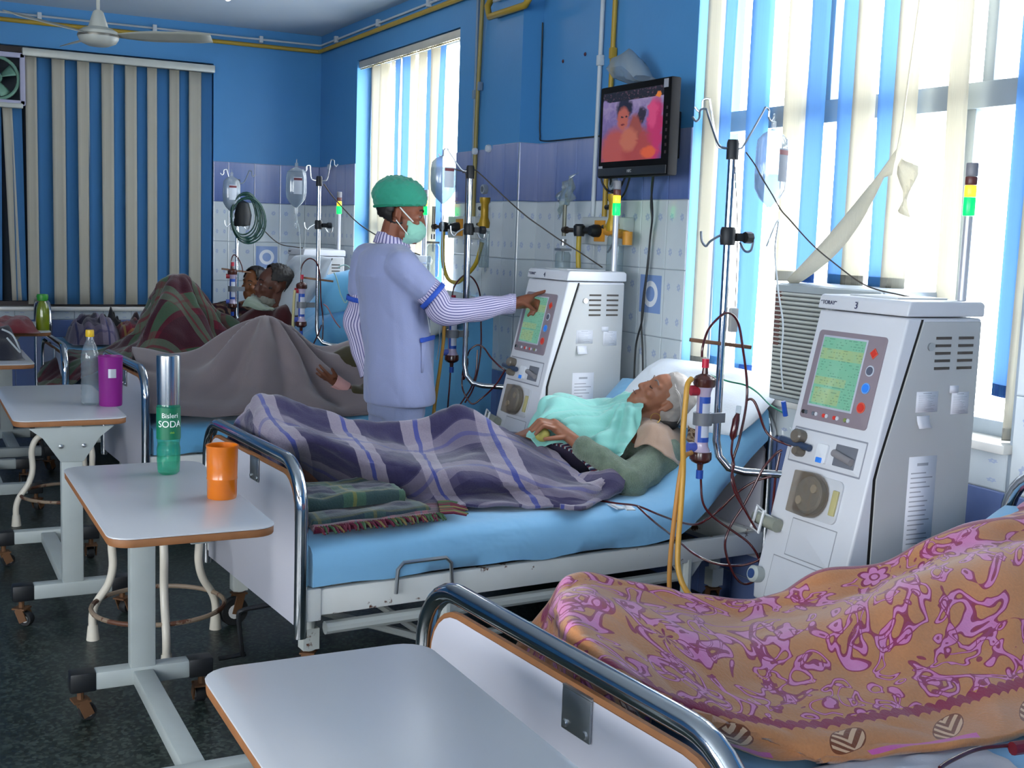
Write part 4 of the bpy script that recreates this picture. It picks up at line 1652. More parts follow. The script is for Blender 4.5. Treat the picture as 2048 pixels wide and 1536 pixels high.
line('alarm_wire', 'thin dark wire sagging from the drip pole to the top of machine 3', 'wire', [(2.321, 3.000, 1.773), (2.358, 3.000, 1.737), (2.375, 2.990, 1.704), (2.416, 2.980, 1.648), (2.428, 2.950, 1.603), (2.449, 2.930, 1.573), (2.508, 2.900, 1.507), (2.548, 2.850, 1.456), (2.602, 2.750, 1.385), (2.697, 2.700, 1.359), (2.780, 2.680, 1.348)], .0024, mat('dark_wire', '#3a332c', .5))
line('alarm_lead', 'thin wire beside the drip pole ending in a grey box', 'wire', [(2.276, 3.000, 1.755), (2.291, 3.000, 1.658), (2.305, 3.000, 1.537), (2.310, 3.000, 1.415), (2.313, 3.000, 1.299)], .0016, mat('dark_wire', '#3a332c', .5))
m = MB()
m.box((2.308, 3.000, 1.260), (.028, .018, .075))
tag(m.obj('alarm_sensor', mat('sensor_grey', '#a8aaa8', .5), bevel=.004), 'small grey sensor box hanging beside the drip pole of machine 3', 'sensor')
# --- bed behind the nurse
jpole('chrome drip pole left of the machine the nurse touches', (2.385, 5.13, 0), hooks=((-.10, .04, 1.87),))
dialyzer('dialyzer half hidden by the nurse with red and blue ports', (2.349, 5.200, 1.020))
drip_bag('clear infusion bottle hanging beside the face of the nurse', (2.268, 5.170, 1.629), .066, .05, .22, .2, [(2.272, 5.170, 1.578), (2.269, 5.170, 1.509), (2.289, 5.200, 1.369), (2.314, 5.220, 1.180)], fill=.75)
line('blood_line', 'blood tube arching behind the outstretched arm of the nurse', 'tube', [(2.341, 5.200, 1.181), (2.350, 5.200, 1.241), (2.385, 5.200, 1.288), (2.419, 5.200, 1.301), (2.459, 5.200, 1.273), (2.488, 5.200, 1.206), (2.497, 5.200, 1.086), (2.492, 5.180, 0.967), (2.470, 5.160, 0.849), (2.435, 5.140, 0.756), (2.388, 5.120, 0.700)], .0042, BLOOD)
line('blood_line', 'blood tube looping from the pole to the pump of the touched machine', 'tube', [(2.408, 5.150, 0.919), (2.415, 5.140, 0.948), (2.444, 5.120, 0.974), (2.470, 5.100, 0.961), (2.488, 5.060, 0.920), (2.507, 5.000, 0.884), (2.541, 4.960, 0.859), (2.556, 4.940, 0.873), (2.589, 4.900, 0.849)], .0042, BLOOD)
line('blood_line', 'blood tube crossing in front of the blue sheet below the arm of the nurse', 'tube', [(2.385, 5.150, 0.828), (2.379, 5.140, 0.782), (2.392, 5.130, 0.735), (2.418, 5.100, 0.695), (2.460, 5.080, 0.727), (2.484, 5.050, 0.762), (2.497, 5.000, 0.808), (2.519, 4.970, 0.870)], .0042, BLOOD)
line('blood_line', 'dark blood tube hanging straight from the blue port of the half hidden dialyzer', 'tube', [(2.344, 5.200, 0.837), (2.341, 5.200, 0.763), (2.336, 5.200, 0.678), (2.334, 5.200, 0.581)], .0042, BLOOD)
line('blood_line', 'blood tube slanting from the pole down toward the plaid knees', 'tube', [(2.464, 5.160, 0.946), (2.455, 5.150, 0.839), (2.427, 5.140, 0.768), (2.392, 5.130, 0.723), (2.337, 5.120, 0.654)], .0042, BLOOD)
m = MB()
m.tube([(2.406, 5.150, 0.909), (2.401, 5.150, 0.885), (2.393, 5.150, 0.828), (2.391, 5.150, 0.804)], [.006, .0125, .0125, .004], 12)
tag(m.obj('venous_chamber', BLOOD), 'dark red drip chamber on the pole beside the touched machine', 'chamber')
line('dialysate_hose', 'yellow hose falling beside the tunic of the nurse', 'hose', [(2.305, 5.200, 1.086), (2.303, 5.200, 0.991), (2.289, 5.200, 0.860), (2.272, 5.200, 0.729), (2.260, 5.200, 0.609), (2.254, 5.200, 0.464)], .0085, HOSEY, 10)
line('drain_tube', 'thin pale tube hanging left of the yellow hose by the nurse', 'tube', [(2.298, 5.230, 1.179), (2.296, 5.230, 1.060), (2.294, 5.230, 0.965), (2.285, 5.230, 0.893)], .0035, mat('white_tube', '#c9d2d6', .3))
line('alarm_wire', 'dark wire sagging from the drip pole to the machine the nurse touches', 'wire', [(2.278, 5.150, 1.773), (2.303, 5.150, 1.790), (2.354, 5.150, 1.784), (2.405, 5.150, 1.796), (2.443, 5.120, 1.765), (2.529, 5.050, 1.669), (2.585, 4.950, 1.590), (2.639, 4.900, 1.542), (2.719, 4.850, 1.482), (2.799, 4.800, 1.428), (2.892, 4.750, 1.363)], .003, mat('dark_wire', '#3a332c', .5))
line('pole_wire', 'dark wire running down along the drip pole behind the nurse', 'wire', [(2.345, 5.130, 1.776), (2.363, 5.130, 1.766), (2.369, 5.140, 1.651), (2.372, 5.140, 1.489), (2.373, 5.140, 1.303), (2.374, 5.140, 1.091)], .003, mat('dark_wire', '#3a332c', .5))
# --- bearded man
jpole('chrome drip pole between the bearded man and the nurse', (2.30, 7.12, 0), hooks=((.07, -.01, 1.90), (-.05, .03, 1.86)))
dialyzer('dialyzer with brown ends right of the bearded man', (2.193, 7.100, 1.028))
drip_bag('milky infusion bag with small label left of the far drip pole', (2.151, 7.100, 1.613), .064, .04, .24, 0, [(2.168, 7.100, 1.512), (2.182, 7.100, 1.362), (2.182, 7.100, 1.180), (2.189, 7.100, 1.089)], fill=.9)
line('blood_line', 'blood tube arching beside the drip pole of the bearded man', 'tube', [(2.185, 7.100, 1.165), (2.187, 7.100, 1.241), (2.205, 7.100, 1.287), (2.243, 7.100, 1.312), (2.284, 7.100, 1.288), (2.307, 7.100, 1.213), (2.316, 7.100, 1.060), (2.331, 7.100, 0.937), (2.323, 7.080, 0.815)], .0045, BLOOD)
line('blood_line', 'pale red tube bending from the far pole toward the sleeve of the nurse', 'tube', [(2.332, 7.100, 1.035), (2.352, 7.080, 1.015), (2.375, 7.060, 0.964), (2.394, 7.040, 0.926), (2.407, 7.000, 0.898)], .004, mat('pale_red_tube', '#9a5a64', .3))
line('blood_line', 'dark blood tube slanting to the grey blanket from the far pole', 'tube', [(2.315, 7.080, 0.907), (2.293, 7.060, 0.863), (2.244, 7.020, 0.791), (2.207, 7.000, 0.738)], .004, BLOOD)
line('blood_line', 'dark blood tube hanging under the dialyzer of the bearded man', 'tube', [(2.195, 7.100, 0.876), (2.199, 7.100, 0.814), (2.203, 7.080, 0.755), (2.201, 7.060, 0.711)], .004, BLOOD)
line('dialysate_hose', 'pale yellow hose left of the dialyzer near the bearded man', 'hose', [(2.151, 7.100, 1.119), (2.146, 7.100, 1.059), (2.141, 7.100, 0.906), (2.140, 7.080, 0.786), (2.132, 7.060, 0.696)], .009, mat('pale_yellow_hose', '#c9bf8a', .45), 10)
line('alarm_wire', 'dark wire sagging from the far drip pole behind the head of the nurse', 'wire', [(2.324, 7.100, 1.764), (2.379, 7.100, 1.694), (2.443, 7.050, 1.612), (2.507, 7.000, 1.539), (2.587, 6.950, 1.479), (2.715, 6.900, 1.411), (2.874, 6.880, 1.354)], .004, mat('dark_wire', '#3a332c', .5))
# --- child in the far corner
jpole('chrome drip pole draped with a coiled green cable in the far corner', (2.10, 8.30, 0), hooks=((-.07, .02, 1.86), (.08, .0, 1.86)))
dialyzer('small dialyzer in front of the child in the far corner', (2.064, 8.280, 1.059))
drip_bag('small infusion bag hanging left of the coiled green cable', (2.055, 8.280, 1.586), .062, .042, .24, 0, [(2.055, 8.280, 1.531), (2.059, 8.280, 1.429)], fill=.5)
line('blood_line', 'thin blood tube arching in front of the far tiled wall', 'tube', [(2.053, 8.280, 1.162), (2.053, 8.280, 1.241), (2.070, 8.280, 1.293), (2.101, 8.280, 1.273), (2.126, 8.280, 1.225), (2.137, 8.280, 1.174)], .004, BLOOD)
c = thing('green_cable', 'coil of dark green cable hung on the far corner drip pole', 'cable', (2.129, 8.260, 1.589))
for k in range(7):
    m = MB()
    rx, rz_ = .085 + .006 * k, .135 + .012 * (k % 4)
    m.tube([(rx * cos(a) + .006 * k, -.012 - .006 * (k % 3) + .01 * sin(3 * a), rz_ * sin(a) - .02 - .006 * k) for a in [2 * pi * j / 28 for j in range(28)]], .0055, 6, closed=True)
    m.obj('cable_loop', mat('green_cable', '#123f36', .35), c, angle=80)
m = MB()
m.lathe([(0, -.10), (.05, -.09), (.06, -.02), (.04, .06), (0, .08)], 14)
m.obj('wrapped_plug', mat('black_wrap', '#101418', .6), c)
line('green_wire', 'wire curving from the coiled green cable to the far machine', 'wire', [(2.215, 8.260, 1.623), (2.241, 8.260, 1.521), (2.299, 8.250, 1.444), (2.379, 8.220, 1.378), (2.481, 8.200, 1.360), (2.532, 8.180, 1.355)], .0035, mat('dark_wire', '#3a332c', .5))


# ------------------------------------------------------------ things on walls and ceiling
YPIPE = mat('yellow_gas_pipe', '#a88a2a', .45, var=.12)
WPIPE = mat('white_conduit', '#b9c2c8', .45)
GPIPE = mat('grey_conduit', '#6f8498', .45)


def pipe(label, pts, r, mt, clips=(), clip_mat=None, name='pipe'):
    t = thing(name, label, 'pipe')
    m = MB()
    m.tube(pts, r, 10)
    m.obj('run', mt, t, angle=60)
    for c in clips:
        m = MB()
        m.box(c, (.03, .03, .05) if len(c) == 3 else (.03, .03, .05))
        m.obj('clip', clip_mat or WPIPE, t, bevel=.004)
    return t


zc = 2.875
pipe('yellow gas pipe running along the top of the far and window walls', [(-3.4, 9.375, zc), (3.0, 9.375, zc), (3.015, 9.36, zc), (3.015, 6.14, zc)], .016, YPIPE)
pipe('thin white conduit with clips above the yellow ceiling pipe', [(-3.4, 9.385, zc + .05), (3.02, 9.385, zc + .05), (3.03, 9.37, zc + .05), (3.03, 6.2, zc + .05)], .008, WPIPE,
     clips=[(.95, 9.385, zc + .05), (1.75, 9.385, zc + .05), (2.55, 9.385, zc + .05), (3.025, 9.0, zc + .05), (3.025, 8.1, zc + .05), (3.025, 7.2, zc + .05)])
pipe('yellow gas pipe stepping around the pilaster', [(3.0, 6.13, zc), (2.89, 6.06, 2.72), (2.885, 6.02, 2.66), (2.885, 5.60, 2.66), (2.89, 5.57, 2.69), (2.96, 5.56, 2.86), (3.01, 5.50, zc), (3.015, 3.0, zc)], .018, YPIPE)
pipe('white conduit stepping around the pilaster', [(3.0, 6.10, zc + .06), (2.90, 6.0, 2.74), (2.90, 5.64, 2.74), (2.97, 5.56, 2.9), (3.03, 5.5, 2.93), (3.03, 3.0, 2.93)], .008, WPIPE)
pipe('vertical yellow gas pipe beside the far window', [(3.01, 6.375, zc), (3.015, 6.42, 2.2), (3.015, 6.43, 1.52)], .0125, mat('olive_pipe', '#8d7f45', .45), clips=[(3.02, 6.405, 2.34)], clip_mat=GPIPE)
pipe('vertical grey conduit beside the far window', [(3.025, 6.47, 2.9), (3.025, 6.475, 1.93)], .009, GPIPE, clips=[(3.025, 6.472, 2.30)], clip_mat=GPIPE)
pipe('vertical white conduit left of the television', [(3.025, 5.065, 2.95), (3.025, 5.08, 1.6)], .011, WPIPE, clips=[(3.025, 5.07, 2.34)])
pipe('vertical yellow pipe passing behind the television', [(3.02, 4.945, zc), (3.02, 4.965, 1.6)], .012, YPIPE, clips=[(3.02, 4.95, 2.36)], clip_mat=YPIPE)
for k, p in enumerate(((3.038, 5.46, 2.38), (3.038, 5.24, 2.39))):
    m = MB()
    m.lathe([(0, 0), (.010, 0), (.007, .004), (0, .005)], 7, M=Matrix.Translation(p) @ Matrix.Rotation(-pi / 2, 4, 'Y'))
    tag(m.obj('screw_plug', mat('dark_red_plug', '#4a1c2a', .6)), ('lower', 'upper')[k] + ' dark wall plug on the blue wall left of the television', 'wall plug')
line('cable', 'black cable along the top of the tiles beside the television', 'cable', [(3.03, 5.68, 2.6), (3.03, 5.675, 2.2), (3.03, 5.665, 2.03), (3.028, 5.62, 1.99), (3.028, 5.3, 1.985), (3.028, 5.02, 1.985), (3.0, 4.8, 2.0)], .004, BLACK)

# small white hooks/sockets on the band tiles
for k, p in enumerate(((3.020, 6.420, 1.971), (2.910, 6.014, 1.962), (3.020, 9.071, 1.970))):
    m = MB()
    m.lathe([(0, 0), (.02, 0), (.022, .01), (.018, .022), (0, .024)], 12, M=Matrix.Translation(p) @ Matrix.Rotation(-pi / 2, 4, 'Y'))
    tag(m.obj('wall_hook', mat('clear_hook', '#c6ced6', .2)), ('small white hook on the band tile under the grey conduit', 'small white hook on the pilaster band tile', 'small white hook near the far corner')[k], 'hook')

# ---- television
t = thing('television', 'black flat television on the wall showing a film', 'television', (0, 0, 0))
m = MB()
m.box((2.865, 4.465, 1.965), (.05, .56, .40))
m.obj('casing', mat('tv_black', '#0c0d10', .6, spec=.12), t, bevel=.008)
m = MB()
m.box((2.915, 4.46, 1.97), (.06, .40, .28))
m.obj('back_cover', mat('tv_back', '#1d1f22', .8, spec=.1), t, bevel=.02)


def film_mat():
    tt = NT('film_picture')
    sx = tt.n('SeparateXYZ')
    tt.l(tt.n('UVMap').outputs[0], sx.inputs[0])
    x, y = sx.outputs[0], sx.outputs[1]
    nz = tt.noise(9, 4, .6, tt.n('UVMap').outputs[0], .6)
    col = tt.ramp(tt.math('ADD', tt.math('MULTIPLY', y, .6), tt.math('MULTIPLY', nz, .5)), [(.25, lin('#4a3d78')), (.6, lin('#7a6aa2')), (.85, lin('#a99ac0'))])

    def blob(cx, cy, rx, ry, c, k=.55):
        nonlocal col
        a = tt.math('DIVIDE', tt.math('SUBTRACT', tt.math('ADD', x, tt.math('MULTIPLY', tt.math('SUBTRACT', nz, .5), .16)), cx), rx)
        b = tt.math('DIVIDE', tt.math('SUBTRACT', y, cy), ry)
        d = tt.math('ADD', tt.math('MULTIPLY', a, a), tt.math('MULTIPLY', b, b))
        f = tt.ramp(d, [(1 - k, 1), (1, 0)])
        col = tt.mix(f, col, lin(c))
    blob(.88, .38, .15, .55, '#c02a66')
    blob(.84, .62, .09, .22, '#d8487c')
    blob(.66, .62, .07, .14, '#2a2030')
    blob(.24, .12, .30, .42, '#b4524a')
    blob(.60, .16, .28, .36, '#a8443e')
    blob(.37, .74, .15, .22, '#1d1a30')
    blob(.36, .60, .115, .20, '#b8604e')
    blob(.56, .46, .12, .22, '#9a4a3e')
    blob(.46, .30, .16, .2, '#c06c52')
    blob(.80, .10, .14, .1, '#e06030')
    for sx_ in (.33, .41):
        blob(sx_, .63, .022, .018, '#2a1a20')
    blob(.37, .52, .04, .018, '#7a2a2a')
    top = tt.math('GREATER_THAN', y, .86)
    col = tt.mix(top, col, tt.ramp(tt.noise(26, 2, .5, tt.n('UVMap').outputs[0]), [(.55, lin('#141018')), (.7, lin('#6a4a5a'))]))
    blob(.93, .88, .05, .05, '#e8862a')
    blob(.05, .84, .05, .07, '#8a7ab0')
    tt.base((.02, .02, .025))
    tt.l(col, tt.b.inputs['Emission Color'])
    tt.b.inputs['Emission Strength'].default_value = .62
    tt.set(.2)
    return tt.m


m = MB()
P = [(2.8385, 4.715, 1.835), (2.8385, 4.235, 1.835), (2.8385, 4.235, 2.135), (2.8385, 4.715, 2.135)]
m.add(P, [(0, 1, 2, 3)])
for i, q in enumerate(((0, 0), (1, 0), (1, 1), (0, 1))):
    m.uv[i] = q
m.obj('screen', film_mat(), t, smooth=False)
m = MB()
m.box((2.838, 4.465, 1.79), (.006, .54, .035))
m.obj('speaker_strip', mat('tv_strip', '#26282c', .35), t, bevel=.002)
text('NEC', .018, (2.834, 4.47, 1.79), (0, -1, 0), (0, 0, 1), mat('pale_print', '#b8bcc0', .5), t, 'brand_lettering')
for p in ((2.8375, 4.715, 1.80), (2.8375, 4.22, 2.14)):
    m = MB()
    m.box(p, (.003, .03, .035))
    m.obj('sticker', mat('pale_sticker', '#9a9ca4', .5), t)
for k in range(7):
    m = MB()
    m.box((2.8375, 4.205, 1.86 + .03 * k), (.004, .008, .012))
    m.obj('button', mat('tv_button', '#3a2d30', .4), t)
m = MB()
m.box((2.98, 4.46, 1.95), (.09, .05, .05))
m.box((3.022, 4.46, 1.95), (.02, .16, .2))
m.obj('wall_bracket', BLACK, t, bevel=.004)
m = MB()
G = []
for i in range(9):
    row = []
    for j in range(9):
        a = 2 * pi * j / 8
        q = i / 8
        rr = .085 * sin(pi * min(1, q * .9 + .08)) ** .6
        nz = 1 + .22 * NZ.noise(V((cos(a) * 1.5, sin(a) * 1.5, q * 4)))
        row.append((2.91 + .06 * cos(a) * nz, 4.72 - .22 * q + rr * .3 * sin(a), 2.25 - .05 * (q > .6) * (q - .6) * 3 + rr * sin(a) * nz * .9))
    G.append(row)
m.grid(G)
tag(m.obj('plastic_packet', clear('crinkled_plastic', '#dfe6ea', .55, .15, '#9aa4aa'), angle=40), 'crumpled clear plastic packet on top of the television', 'packet')
for lab, pts in (('black cable looping in a curve below the television', [(2.900, 4.809, 1.808), (2.900, 4.805, 1.762), (2.920, 4.795, 1.722), (2.930, 4.753, 1.708), (2.920, 4.682, 1.720), (2.900, 4.604, 1.768), (2.880, 4.550, 1.796)]),
                 ('black cable hanging left under the television to a short plug', [(2.900, 4.734, 1.803), (2.930, 4.769, 1.740), (2.950, 4.769, 1.673), (2.950, 4.750, 1.605), (2.950, 4.751, 1.513), (2.950, 4.769, 1.467), (2.940, 4.790, 1.432)]),
                 ('black cable slanting from the television to the flow meter', [(2.900, 4.557, 1.798), (2.920, 4.601, 1.758), (2.940, 4.662, 1.705), (2.950, 4.717, 1.673), (2.950, 4.747, 1.616), (2.950, 4.750, 1.548)]),
                 ('long twisted black cable hanging from the television to the bed head', [(2.900, 4.368, 1.805), (2.960, 4.471, 1.736), (2.980, 4.506, 1.650), (2.990, 4.507, 1.584), (3.000, 4.531, 1.496), (3.000, 4.537, 1.385), (3.000, 4.551, 1.272), (3.000, 4.564, 1.136), (3.000, 4.604, 1.018), (3.000, 4.607, 0.856)]),
                 ('second black cable hanging beside the long twisted one', [(2.910, 4.391, 1.804), (2.970, 4.492, 1.715), (3.000, 4.520, 1.607), (3.010, 4.544, 1.518), (3.010, 4.558, 1.362), (3.010, 4.579, 1.225), (3.010, 4.582, 1.111), (3.010, 4.563, 0.999), (3.010, 4.548, 0.863)])):
    line('cable', lab, 'cable', pts, .005, BLACK, group=None)

# ---- gas outlet sets
YEL = mat('yellow_brass_fitting', '#b8901e', .4, .2)
OR = mat('orange_plate', '#c98a2a', .5)
JAR = clear('clear_jar', '#e4ecee', .2, .05, '#aab8bc')
BRASS = mat('dark_brass', '#4a4038', .4, .7)


def gas_set(label, y0, with_arm=True, s=1.0):
    """panel box with outlets, a vacuum regulator with jar, an oxygen flow meter; y0 = panel centre"""
    x = 3.03
    r = thing('gas_panel', 'cream medical gas panel ' + label, 'gas panel', (x, y0, 1.53))
    m = MB()
    m.box((-.03, 0, 0), (.06, .38, .13))
    m.obj('panel_box', mat('panel_cream', '#b7bdbc', .45), r, bevel=.006)
    m = MB()
    m.box((-.065, .01, 0), (.012, .085, .10))
    op = m.obj('outlet_plate', OR, r, bevel=.003)
    m = MB()
    m.lathe([(0, 0), (.03, 0), (.03, .03), (.022, .05), (0, .05)], 14, M=Matrix.Translation((-.07, .01, 0)) @ Matrix.Rotation(-pi / 2, 4, 'Y'))
    m.tube([(-.10, .015, .0), (-.115, .09, .0)], .016, 10)
    m.obj('outlet_valve', BLACK, op)
    v = thing('vacuum_regulator', 'brass vacuum regulator with slim jar ' + label, 'regulator', (x - .13, y0 + .09, 1.53), 0)
    m = MB()
    m.lathe([(0, -.028), (.024, -.028), (.028, -.01), (.028, .02), (.018, .03), (0, .03)], 14)
    m.obj('valve_body', BLACK, v)
    m = MB()
    m.tube([(0, .02, 0), (-.01, .13, 0)], .011, 8)
    m.tube([(-.01, .10, .0), (-.01, .13, 0)], .017, 8)
    m.obj('arm', BRASS, v)
    m = MB()
    m.tube([(-.01, .13, -.03), (-.01, .13, .12)], .0105, 8)
    m.obj('gauge_stem', mat('grey_brass', '#8c8a7c', .35, .7), v)
    m = MB()
    m.tube([(-.01, .13, -.045), (-.01, .13, -.075)], .014, 10)
    m.box((-.01, .13, -.095), (.06, .06, .012))
    m.tube([(-.01, .13, -.10), (-.01, .13, -.15)], .006, 8)
    m.obj('jar_lid', STEEL, v, angle=40)
    m = MB()
    m.lathe([(.0, -.30), (.035, -.30), (.038, -.29), (.038, -.12), (.03, -.105)], 16, c=(-.01, .13, 0), caps=False)
    m.obj('jar', JAR, v)
    m = MB()
    m.tube([(-.0, .0, -.02), (0, -.0, -.12), (.005, -.01, -.26)] if with_arm else cr([(0, 0, -.02), (0, .005, -.12), (0, -.01, -.22), (0, -.08, -.30), (0, -.20, -.32), (0, -.32, -.28), (.02, -.42, -.2), (.04, -.45, -.08)], 6), .012, 10)
    m.obj('yellow_hose', mat('yellow_tube', '#b3992a', .45), v)
    f = thing('flow_meter', 'yellow oxygen flow meter with gauge and jar ' + label, 'flow meter', (x - .08, y0 - .13 if with_arm else y0 - .36, 1.53))
    m = MB()
    m.lathe([(0, .0), (.028, 0), (.032, .03), (.022, .06), (.022, .13), (.03, .15), (.03, .17), (0, .17)], 14)
    m.tube([(0, 0, .02), (0, .06, .02)], .014, 10)
    m.obj('meter_body', YEL, f, angle=40)
    m = MB()
    m.tube([(0, .06, .02), (-.0, .09, .02)], .009, 8)
    m.tube([(0, .03, .11), (0, .065, .11)], .012, 8)
    m.obj('control_knob', BLACK, f)
    m = MB()
    m.lathe([(0, -.014), (.026, -.014), (.028, 0), (.026, .012), (0, .012)], 18, M=Matrix.Translation((-.01, -.005, .215)) @ Matrix.Rotation(-pi / 2, 4, 'Y'))
    g = m.obj('gauge', mat('gauge_face', '#aab2ba', .3, .4), f)
    m = MB()
    m.lathe([(0, .012), (.016, .012), (.016, .014), (0, .014)], 14, M=Matrix.Translation((-.01, -.005, .215)) @ Matrix.Rotation(-pi / 2, 4, 'Y'))
    m.obj('gauge_dial', mat('dial_dark', '#5a626a', .4), g)
    if with_arm:
        m = MB()
        m.tube([(0, .05, .0), (0, -.12, -.015)], .021, 10)
        m.tube([(0, -.13, .0), (0, -.13, -.06)], .023, 10)
        m.obj('side_arm', OR, f, angle=40)
    m = MB()
    m.lathe([(.0, -.22), (.036, -.22), (.04, -.21), (.04, -.03), (.026, -.015)], 18, c=(0, -.03, 0), caps=False)
    m.obj('humidifier_jar', JAR, f)
    m = MB()
    m.tube([(0, -.03, -.01), (0, -.03, -.19)], .006, 8)
    m.obj('dip_tube', CLEARP, f)
    return r


gas_set('below the television', 4.90, True)
gas_set('on the wall beside the far window', 6.50, False)
m = MB()
G = [[(2.90 + .02 * sin(3 * i + j), 5.20 - .03 * i + .01 * sin(2 * j), 1.58 + .045 * i * .5 + .05 * j * .5 + .012 * sin(5 * j + i)) for j in range(6)] for i in range(6)]
m.grid(G)
tag(m.obj('plastic_sachet', clear('crinkled_film', '#eef4f4', .22, .1, '#c9d6d2'), solid=.004), 'clear plastic sachet tucked above the gas panel below the television', 'sachet')
# frosted glass screen standing between the machine and the far gas panel
# ---- window air conditioner
a = thing('air_conditioner', 'pale window air conditioner with horizontal grille in the near window', 'air conditioner', (2.86, 2.93, .93))
m = MB()
m.box((.22, .27, .215), (.44, .54, .43))
m.obj('housing', mat('ac_grey', '#b3bcc4', .5), a, bevel=.012)
m = MB()
m.box((-.006, .27, .215), (.014, .53, .42))
gr = m.obj('front_frame', mat('ac_front', '#aab2b4', .5), a, bevel=.006)
for k in range(24):
    m = MB()
    m.box((-.016, .29, .028 + .0158 * k), (.012, .46, .0085), rot=(0, .5, 0))
    m.obj('grille_slat', mat('ac_slat', '#c2c4bc', .5), gr, smooth=False)
m = MB()
m.box((-.011, .29, .21), (.006, .47, .38))
m.obj('grille_back', mat('ac_dark', '#4a4f52', .7), gr)
m = MB()
m.box((-.016, .505, .30), (.01, .03, .20))
m.obj('badge_strip', mat('ac_badge', '#6a4a44', .5), gr)

# ---- exhaust fan in the far wall window
e = thing('exhaust_fan', 'green exhaust fan in a white frame at the top left of the far window', 'fan', (.66, 9.375, 2.47))
m = MB()
for c, d in (((0, 0, .165), (.37, .05, .035)), ((0, 0, -.165), (.37, .05, .035)), ((.17, 0, 0), (.035, .05, .36)), ((-.17, 0, 0), (.035, .05, .36))):
    m.box(c, d)
m.obj('frame', mat('fan_frame_lilac', '#a9a9c0', .5), e, bevel=.004)
m = MB()
m.tube([(.145 * cos(q), 0, .145 * sin(q)) for q in [2 * pi * j / 32 for j in range(32)]], .012, 8, closed=True)
m.obj('ring', mat('fan_green', '#6f9a86', .5), e)
for k in range(4):
    m = MB()
    q0 = k * pi / 2 + .5
    G = [[((.03 + .10 * i / 4) * cos(q0 + (j - 2) * .16), (j - 2) * .012, (.03 + .10 * i / 4) * sin(q0 + (j - 2) * .16)) for j in range(5)] for i in range(5)]
    m.grid(G)
    m.obj('blade', mat('fan_green', '#6f9a86', .5), e, solid=.002)
m = MB()
m.lathe([(0, -.03), (.035, -.03), (.04, 0), (.035, .03), (0, .03)], 16, M=Matrix.Rotation(pi / 2, 4, 'X'))
m.obj('hub', mat('fan_green_dark', '#4f7a68', .5), e)

# ---- ceiling fan
f = thing('ceiling_fan', 'pale ceiling fan hanging at the upper left', 'fan', (.935, 6.5, 2.415))
FW = mat('fan_cream', '#bcbfb6', .4)
m = MB()
m.lathe([(0, -.045), (.05, -.045), (.085, -.03), (.098, -.01), (.10, .01), (.096, .025), (.07, .04), (.04, .05), (0, .05)], 32)
m.obj('motor_housing', FW, f)
m = MB()
m.lathe([(.101, -.002), (.102, .004), (.101, .01)], 32, caps=False)
m.obj('trim_ring', mat('fan_ring', '#7d7a70', .4, .4), f)
m = MB()
m.lathe([(0, .04), (.05, .045), (.042, .07), (.026, .12), (.016, .13), (0, .13)], 24)
m.obj('lower_cup', FW, f)
m = MB()
m.tube([(0, 0, .1), (0, 0, .585)], .009, 10)
m.obj('down_rod', FW, f)
m = MB()
m.lathe([(0, .5), (.03, .5), (.05, .545), (.05, .56), (0, .56)], 20)
m.obj('canopy', FW, f)
for k in range(3):
    q = radians(-22 + 120 * k)
    c_, s_ = cos(q), sin(q)
    m = MB()
    G = []
    for i in range(9):
        rr = .10 + .46 * i / 8
        hw = .022 + .033 * min(1, i / 2.5)
        hw *= 1 if i < 8 else .8
        row = []
        for j in range(5):
            b = (j / 4 - .5) * 2 * hw
            row.append((rr * c_ - b * s_, rr * s_ + b * c_, .012 - b * .32 + .01 * (i / 8)))
        G.append(row)
    m.grid(G)
    m.obj('blade', mat('fan_blade', '#a5a79c', .45), f, solid=.003)

# ---- fluorescent lamp on the ceiling
l = thing('tube_light', 'bright fluorescent tube on the ceiling at the top edge', 'lamp', (1.94, 7.35, 2.965))
m = MB()
m.box((0, 0, .02), (.06, 1.26, .035))
m.obj('batten', WHITE, l, bevel=.004)
m = MB()
m.tube([(0, -.60, -.025), (0, .60, -.025)], .016, 12)
m.obj('tube', mat('tube_glow', '#fff6ee', .4, emit=9), l)
for s in (-.61, .61):
    m = MB()
    m.box((0, s, -.01), (.035, .025, .05))
    m.obj('holder', WHITE, l)


